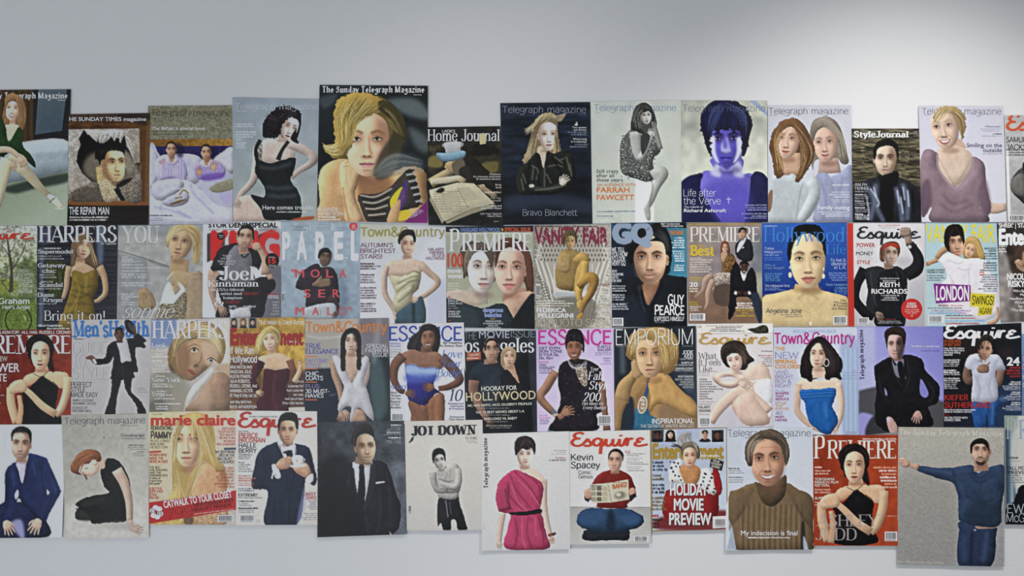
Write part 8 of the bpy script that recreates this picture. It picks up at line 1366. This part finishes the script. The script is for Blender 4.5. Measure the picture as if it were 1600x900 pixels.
c = Cover('I6', "42,92 612,98 612,846 35,832", '96948c', 'grey cover of a man in a blue jumper with one arm stretched out, bottom row', 3.2)
c.f("20,80 630,80 630,860 20,860", '9c9a90', sm=0, g=('88878a', 150, 150, 200, 800)); c.f("40,380 300,340 360,500 350,830 40,830", '84827c', .6, soft=40); c.nz(.05, 6, 3)
c.T('The Sunday Telegraph Magazine', 48, 136, 600, 30, 'b8b6ac', 'k', .25, y1=142)
c.f("368,660 380,600 560,610 568,690 540,845 370,838", '27344e', sh=.45); c.s("440,660 430,830", 12, '141c2c', .7, soft=6); c.s("520,660 500,820", 26, '3f5478', .5, soft=12); c.s("400,670 395,820", 20, '34466a', .5, soft=10); c.b(455, 648, 6, 5, 'a0a0a0', .8, hard=1)
c.f("465,622 560,625 570,636 470,640", 'a08474')
c.f("145,300 250,312 340,310 400,300 445,300 470,340 530,310 612,300 616,400 600,520 585,625 460,625 380,600 365,575 365,480 340,400 260,370 150,330", '2c3d56', sh=.45, rad=26)
for p in ("340,320 350,400 380,480", "440,330 480,370 540,330", "420,340 480,390 560,350", "400,460 480,500 560,480", "390,560 480,580 580,560", "590,380 570,480"): c.s(p, 9, '182438', .55, soft=5)
c.s("180,318 260,330 330,345", 14, '3f5270', .5, soft=7); c.s("460,430 500,520", 30, '20303f', .6, soft=14); c.f("420,520 580,510 580,620 440,615", '1e2a36', .6, soft=16)
c.s("150,310 110,298 85,290", [34, 26, 22], 'b08f7c', sh=.4); c.f("45,265 75,258 105,285 90,310 55,300", 'b49280', sh=.45); c.s("45,270 70,272", 6, '7c5c4c', .5); c.s("48,284 72,286", 6, '7c5c4c', .5)
c.s("485,280 490,330", [72, 80], '9c7c6a', sh=.2); c.face(487, 215, 484, 296, 'b4937e', w=1.2, yaw=-.03, lit=-1, k=.3, m=1, hair='1c1613', lip='8a5f52', ears='lr', sock=.42, beard=.25, fh=1)
c.f("430,225 432,185 455,160 490,152 520,168 532,205 532,232 522,205 500,185 465,185 445,200 440,235", '1c1815', sh=.35); c.f("460,275 485,282 510,275 505,295 485,300 465,292", '2c201a', .85, soft=3); c.s("462,262 485,258 508,262", 4, '3a2a20', .7, soft=1)
c.t('Ben Affleck meets Ben Affleck', 38, 824, 288, 13, 'c0beb4', 'd', .12, y1=832)

c = Cover('I6', "612,30 1010,34 1015,622 620,617", '8c908c', 'cover with ghostly pale serif masthead, cut off at the right, bottom row', 3.4)
c.f("600,20 1020,20 1020,630 600,630", '9a9a98', sm=0); c.f("612,30 680,30 690,500 620,600", '46586a', sm=0, soft=10); c.s("650,40 655,500", 16, '98a8b0', .7, soft=6); c.s("625,60 630,600", 8, '1c2834', .6, soft=4); c.f("680,40 1000,40 1000,420 700,500", 'b4b4ae', .9, soft=10); c.f("612,25 680,25 680,100 612,100", '8a9288', .8, soft=8)
c.f("660,500 680,450 730,400 1015,380 1015,625 620,620 630,520", '0e1014', sh=.2)
c.t('P', 622, 155, 672, 110, 'a4b0b4', 'd', .06, name='masthead'); c.t('REMIERE', 692, 155, 990, 100, '7c94b4', 'd', .14, name='masthead'); c.g(632, 248, 715, 1, 20, '44484c', .8); c.g(632, 268, 715, 1, 14, '6c7074', .6); c.tl('FALL MOVIE@628,760|PREVIEW@632,770', 0, 322, 0, 18, 24, '24282c', w=.015); c.g(628, 348, 730, 4, 12, '54585c', .7); c.t('EWAN', 628, 556, 800, 50, '9ca4b0', 'l', .08); c.t('McGREGOR', 624, 604, 890, 46, '9ca4b0', 'l', .08)
# ------------------------------------------------------------------ sheets of paper on the wall
ILX = (0, 400, 800, 1200, 1500, 1590); ILY = (20, 100, 148, 300, 448, 600, 760, 880)
ILV = ("a2a7ad a3a8ad aaaeb2 a7aaae b3b6b8 a2a5a8", "a4a9af a6abb0 b4b7bb c7c9cb d8d9d9 c7c8ca", "a5aab0 a9aeb3 b8bbbf d6d8d9 e4e4e4 d5d6d6", "a8adb3 b2b6bb bdc0c4 e5e5e6 e5e5e5 dfdfe0",
       "abb0b6 b6babf c3c6ca dddee0 d7d8da d4d5d6", "adb2b8 b6bbc0 c5c8cc d3d4d7 cbcdcf c8c9cb", "afb4ba b6bac0 c4c7cb c9cbce c1c3c5 bec0c2", "afb4ba b5babf c1c5c9 c2c4c8 bbbdc0 b7babc")
ILG = np.array([[lin(hexc(h)) for h in r.split()] for r in ILV])/.80
def illum(x, y):
    """room light on the bare wall (r,g,b), used to turn colours as seen in the photograph into ink colours"""
    r = np.array([[np.interp(y, ILY, ILG[:, i, k]) for i in range(6)] for k in range(3)])
    return np.array([np.interp(x, ILX, r[k]) for k in range(3)])
def samp(img, x, y):
    H, W = img.shape[:2]
    x = np.clip(x-.5, 0, W-1.001); y = np.clip(y-.5, 0, H-1.001); i = x.astype(int); j = y.astype(int); fx = x-i; fy = y-j
    if img.ndim == 3: fx = fx[:, None]; fy = fy[:, None]
    return (img[j, i]*(1-fx)+img[j, i+1]*fx)*(1-fy) + (img[j+1, i]*(1-fx)+img[j+1, i+1]*fx)*fy
def mesh_obj(name, v, f, cols, m, parent):
    me = bpy.data.meshes.new(name)
    v = np.ascontiguousarray(v, np.float32); f = np.ascontiguousarray(f, np.int32)
    me.vertices.add(len(v)); me.vertices.foreach_set('co', v.ravel())
    n = f.shape[1]; me.loops.add(f.size); me.loops.foreach_set('vertex_index', f.ravel())
    me.polygons.add(len(f)); me.polygons.foreach_set('loop_start', np.arange(0, f.size, n, dtype=np.int32))
    me.update(calc_edges=True)
    if cols is not None:
        at = me.color_attributes.new('ink', 'FLOAT_COLOR', 'POINT')
        c = np.ones((len(v), 4), np.float32); c[:, :3] = cols; at.data.foreach_set('color', c.ravel())
    me.materials.append(m)
    o = bpy.data.objects.new(name, me); scene.collection.objects.link(o)
    if parent: o.parent = parent
    return o
PITCH = 1.1
def build(s):
    q = s.q; cx, cy = q.mean(0)
    seed = s.n*13
    g = np.random.default_rng(seed)
    lift = g.uniform(.1, .9, 4); ph = g.uniform(0, 6.28, 3)
    def zof(px, py):                                   # relief of the sheet: slight bow, lifted corners
        u = np.clip((px-q[:, 0].min())/np.ptp(q[:, 0]), 0, 1); v = np.clip((py-q[:, 1].min())/np.ptp(q[:, 1]), 0, 1)
        e = .0007*np.sin(u*5+ph[0])*np.sin(v*3+ph[1]) + .0006*np.sin(u*9+v*2+ph[2])
        e = e + .0012*(lift[2]*(u*v)**5 + lift[3]*((1-u)*v)**5 + lift[0]*((1-u)*(1-v))**5 + lift[1]*(u*(1-v))**5)
        return -.0006 + s.layer*.0024 + (s.n % 2)*.0005 + e*.55
    nx = max(2, int(np.ptp(q[:, 0])/PITCH)); ny = max(2, int(np.ptp(q[:, 1])/PITCH))
    U, Vv = np.meshgrid(np.linspace(0, 1, nx+1), np.linspace(0, 1, ny+1)); U = U.ravel()[:, None]; Vv = Vv.ravel()[:, None]
    pp = (q[0]*(1-U)+q[1]*U)*(1-Vv) + (q[3]*(1-U)+q[2]*U)*Vv
    ill = illum(cx, cy)
    def ink(c):
        c = np.clip(c, 0, 1); c = c*.9 + (c @ np.array([.3, .59, .11]))[..., None]*.1
        return np.clip(lin(c)/ill, .004, .88)
    def world3(p, dz=0):
        return np.stack([(p[:, 0]-cx)*PXM, -(zof(p[:, 0], p[:, 1])+dz), -(p[:, 1]-cy)*PXM], 1)
    can = lambda p: ((p[:, 0]-s.bx)*K, (p[:, 1]-s.by)*K)
    cols = ink(samp(s.c, *can(pp)))
    co = world3(pp)
    idx = np.arange((nx+1)*(ny+1)).reshape(ny+1, nx+1)
    quads = np.stack([idx[:-1, :-1], idx[1:, :-1], idx[1:, 1:], idx[:-1, 1:]], -1).reshape(-1, 4)
    root = mesh_obj('magazine_cover', co, quads, cols, M_PAPER, None)
    root.location = (wx(cx), 0, wz(cy))
    root['label'] = s.label; root['category'] = 'magazine cover'
    # paper edge and back
    loop = np.concatenate([idx[0, :], idx[1:, -1], idx[-1, -2::-1], idx[-2:0:-1, 0]]); st = loop[::1]
    fr = co[st]; bk = fr + [0, .0010, 0]; n = len(st)
    ev = np.vstack([fr, bk]); i = np.arange(n); j = (i+1) % n
    ef = np.stack([i, j, j+n, i+n], 1)
    mesh_obj('paper_edge', ev, ef, None, M_EDGE, root)
    dz = .00025
    for it in s.items:
        dz += .000016
        if 'bar' in it:
            x0, y0, x1, y1 = it['bar']; rr = np.random.default_rng(int(x0))
            V = [[x0, y0], [x1, y0], [x1, y1], [x0, y1]]; F = [[0, 1, 2, 3]]; C = [[.93]*3]*4
            w = x1-x0; h = y1-y0; x = x0+w*.08; dd = [0]*4
            while x < x0+w*.88:
                bw = w*rr.choice([.02, .03, .045]); k = len(V)
                V += [[x, y0+h*.1], [x+bw, y0+h*.1], [x+bw, y1-h*.22], [x, y1-h*.22]]; F.append([k, k+1, k+2, k+3]); C += [[.16]*3]*4; dd += [.0002]*4
                x += bw+w*rr.choice([.02, .03])
            x = x0+w*.1
            while x < x0+w*.85:
                k = len(V); bw = w*.035
                V += [[x, y1-h*.16], [x+bw, y1-h*.16], [x+bw, y1-h*.05], [x, y1-h*.05]]; F.append([k, k+1, k+2, k+3]); C += [[.3]*3]*4; dd += [.0002]*4
                x += bw*1.7
            p = np.array(V)/s.sc+[s.ox, s.oy]
            mesh_obj('barcode', world3(p, dz)-np.array([[0, d, 0] for d in dd]), np.array(F)[:, ::-1], ink(np.array(C)), M_INK, root)
            continue
        if 'poly' in it:
            p = it['poly']/s.sc+[s.ox, s.oy]; n = len(p); c = p.mean(0)
            v = np.vstack([c, p]); t = np.array([[0, 1+(k+1) % n, 1+k] for k in range(n)])
            v, t = refine(v, t, 6)
            mesh_obj(it['name'], world3(v, dz), t, ink(np.ones((len(v), 1))*it['col']), M_INK, root)
            continue
        v, t = shape_text(it['txt'], it['font'], it['w'])
        if not len(v): continue
        v = v.copy(); v[:, 0] += v[:, 1]*it['sl']
        x0, x1 = v[:, 0].min(), v[:, 0].max()
        p0 = np.array(it['p0'], float); p1 = np.array(it['p1'], float); d = p1-p0; L = np.hypot(*d); d /= L; up = np.array([d[1], -d[0]])
        p = p0 + ((v[:, :1]-x0)/(x1-x0)*L)*d + v[:, 1:2]*it['cap']*up
        p = np.column_stack([p/s.sc+[s.ox, s.oy], v[:, 2]])
        if it['under'] or it['a'] < 1: p, t = refine(p, t, 1.3)
        # keep the lettering on its sheet
        mn = q.min(0)-.5; mx = q.max(0)+.5
        inside = ((p[:, :2] > mn) & (p[:, :2] < mx)).all(1); t = t[inside[t].all(1)]
        if not len(t): continue
        c = np.ones((len(p), 1))*it['col']
        if it['under'] or it['a'] < 1:
            x, y = can(p); under = samp(s.c, x, y)
            k = samp(s.cov, x, y) if it['under'] else np.zeros(len(p))
            al = (it['a']*(1-np.clip(k*1.15, 0, 1)))[:, None]; c = c*al + under*(1-al)
            t = t[(k[t] < .97).any(1)]
            if not len(t): continue
        use, inv = np.unique(t, return_inverse=True)
        zl = p[use, 2]*.014; p = p[use, :2]; c = c[use]; t = inv.reshape(-1, 3)
        a, b_, c_ = p[t[:, 0]], p[t[:, 1]], p[t[:, 2]]
        ar = (b_[:, 0]-a[:, 0])*(c_[:, 1]-a[:, 1])-(b_[:, 1]-a[:, 1])*(c_[:, 0]-a[:, 0])
        t[ar > 0] = t[ar > 0][:, ::-1]
        co_ = world3(p, dz+.00025) - np.column_stack([zl*0, zl, zl*0]); ci = ink(c)
        # a word interrupted by the figure in front becomes several parts
        ct = p[t].mean(1) @ d; o_ = np.argsort(ct); gap = np.where(np.diff(ct[o_]) > it['cap']/s.sc*.4)[0] if it['under'] else []
        for grp in np.split(o_, np.asarray(gap, int)+1):
            tt = t[grp]; us, iv = np.unique(tt, return_inverse=True)
            mesh_obj(it['name'], co_[us], iv.reshape(-1, 3), ci[us], M_INK, root)
    return root
for s_ in COVERS:
    s_.finish(); build(s_)

# a scrap of yellow note paper stuck over one masthead, its lower edge lifting off
def note():
    q = P("990,326 1030,320 1032,385 996,390")/CROP['C'][2] + [490, 125]; cx, cy = q.mean(0); V = []; F = []
    n = 6
    for side in (0, .0004):
        for j in range(n+1):
            for i in range(n+1):
                u, v = i/n, j/n; p = (q[0]*(1-u)+q[1]*u)*(1-v)+(q[3]*(1-u)+q[2]*u)*v
                V.append(((p[0]-cx)*PXM, -(.0068+.004*v*v*v+.0006*math.sin(u*4)-side), -(p[1]-cy)*PXM))
    m = (n+1)**2
    for j in range(n):
        for i in range(n):
            a = j*(n+1)+i; F += [(a, a+n+1, a+n+2, a+1), (m+a, m+a+1, m+a+n+2, m+a+n+1)]
    ring = [i for i in range(n+1)]+[j*(n+1)+n for j in range(1, n+1)]+[n*(n+1)+i for i in range(n-1, -1, -1)]+[j*(n+1) for j in range(n-1, 0, -1)]
    for k in range(len(ring)):
        a, b = ring[k], ring[(k+1) % len(ring)]; F.append((a, b, m+b, m+a))
    me = bpy.data.meshes.new('sticky_note'); me.from_pydata(V, [], F); me.materials.append(M_NOTE)
    o = bpy.data.objects.new('sticky_note', me); scene.collection.objects.link(o); o.location = (wx(cx), 0, wz(cy))
    o['label'] = 'small yellow sticky note over the masthead of the top hat cover'; o['category'] = 'sticky note'
note()
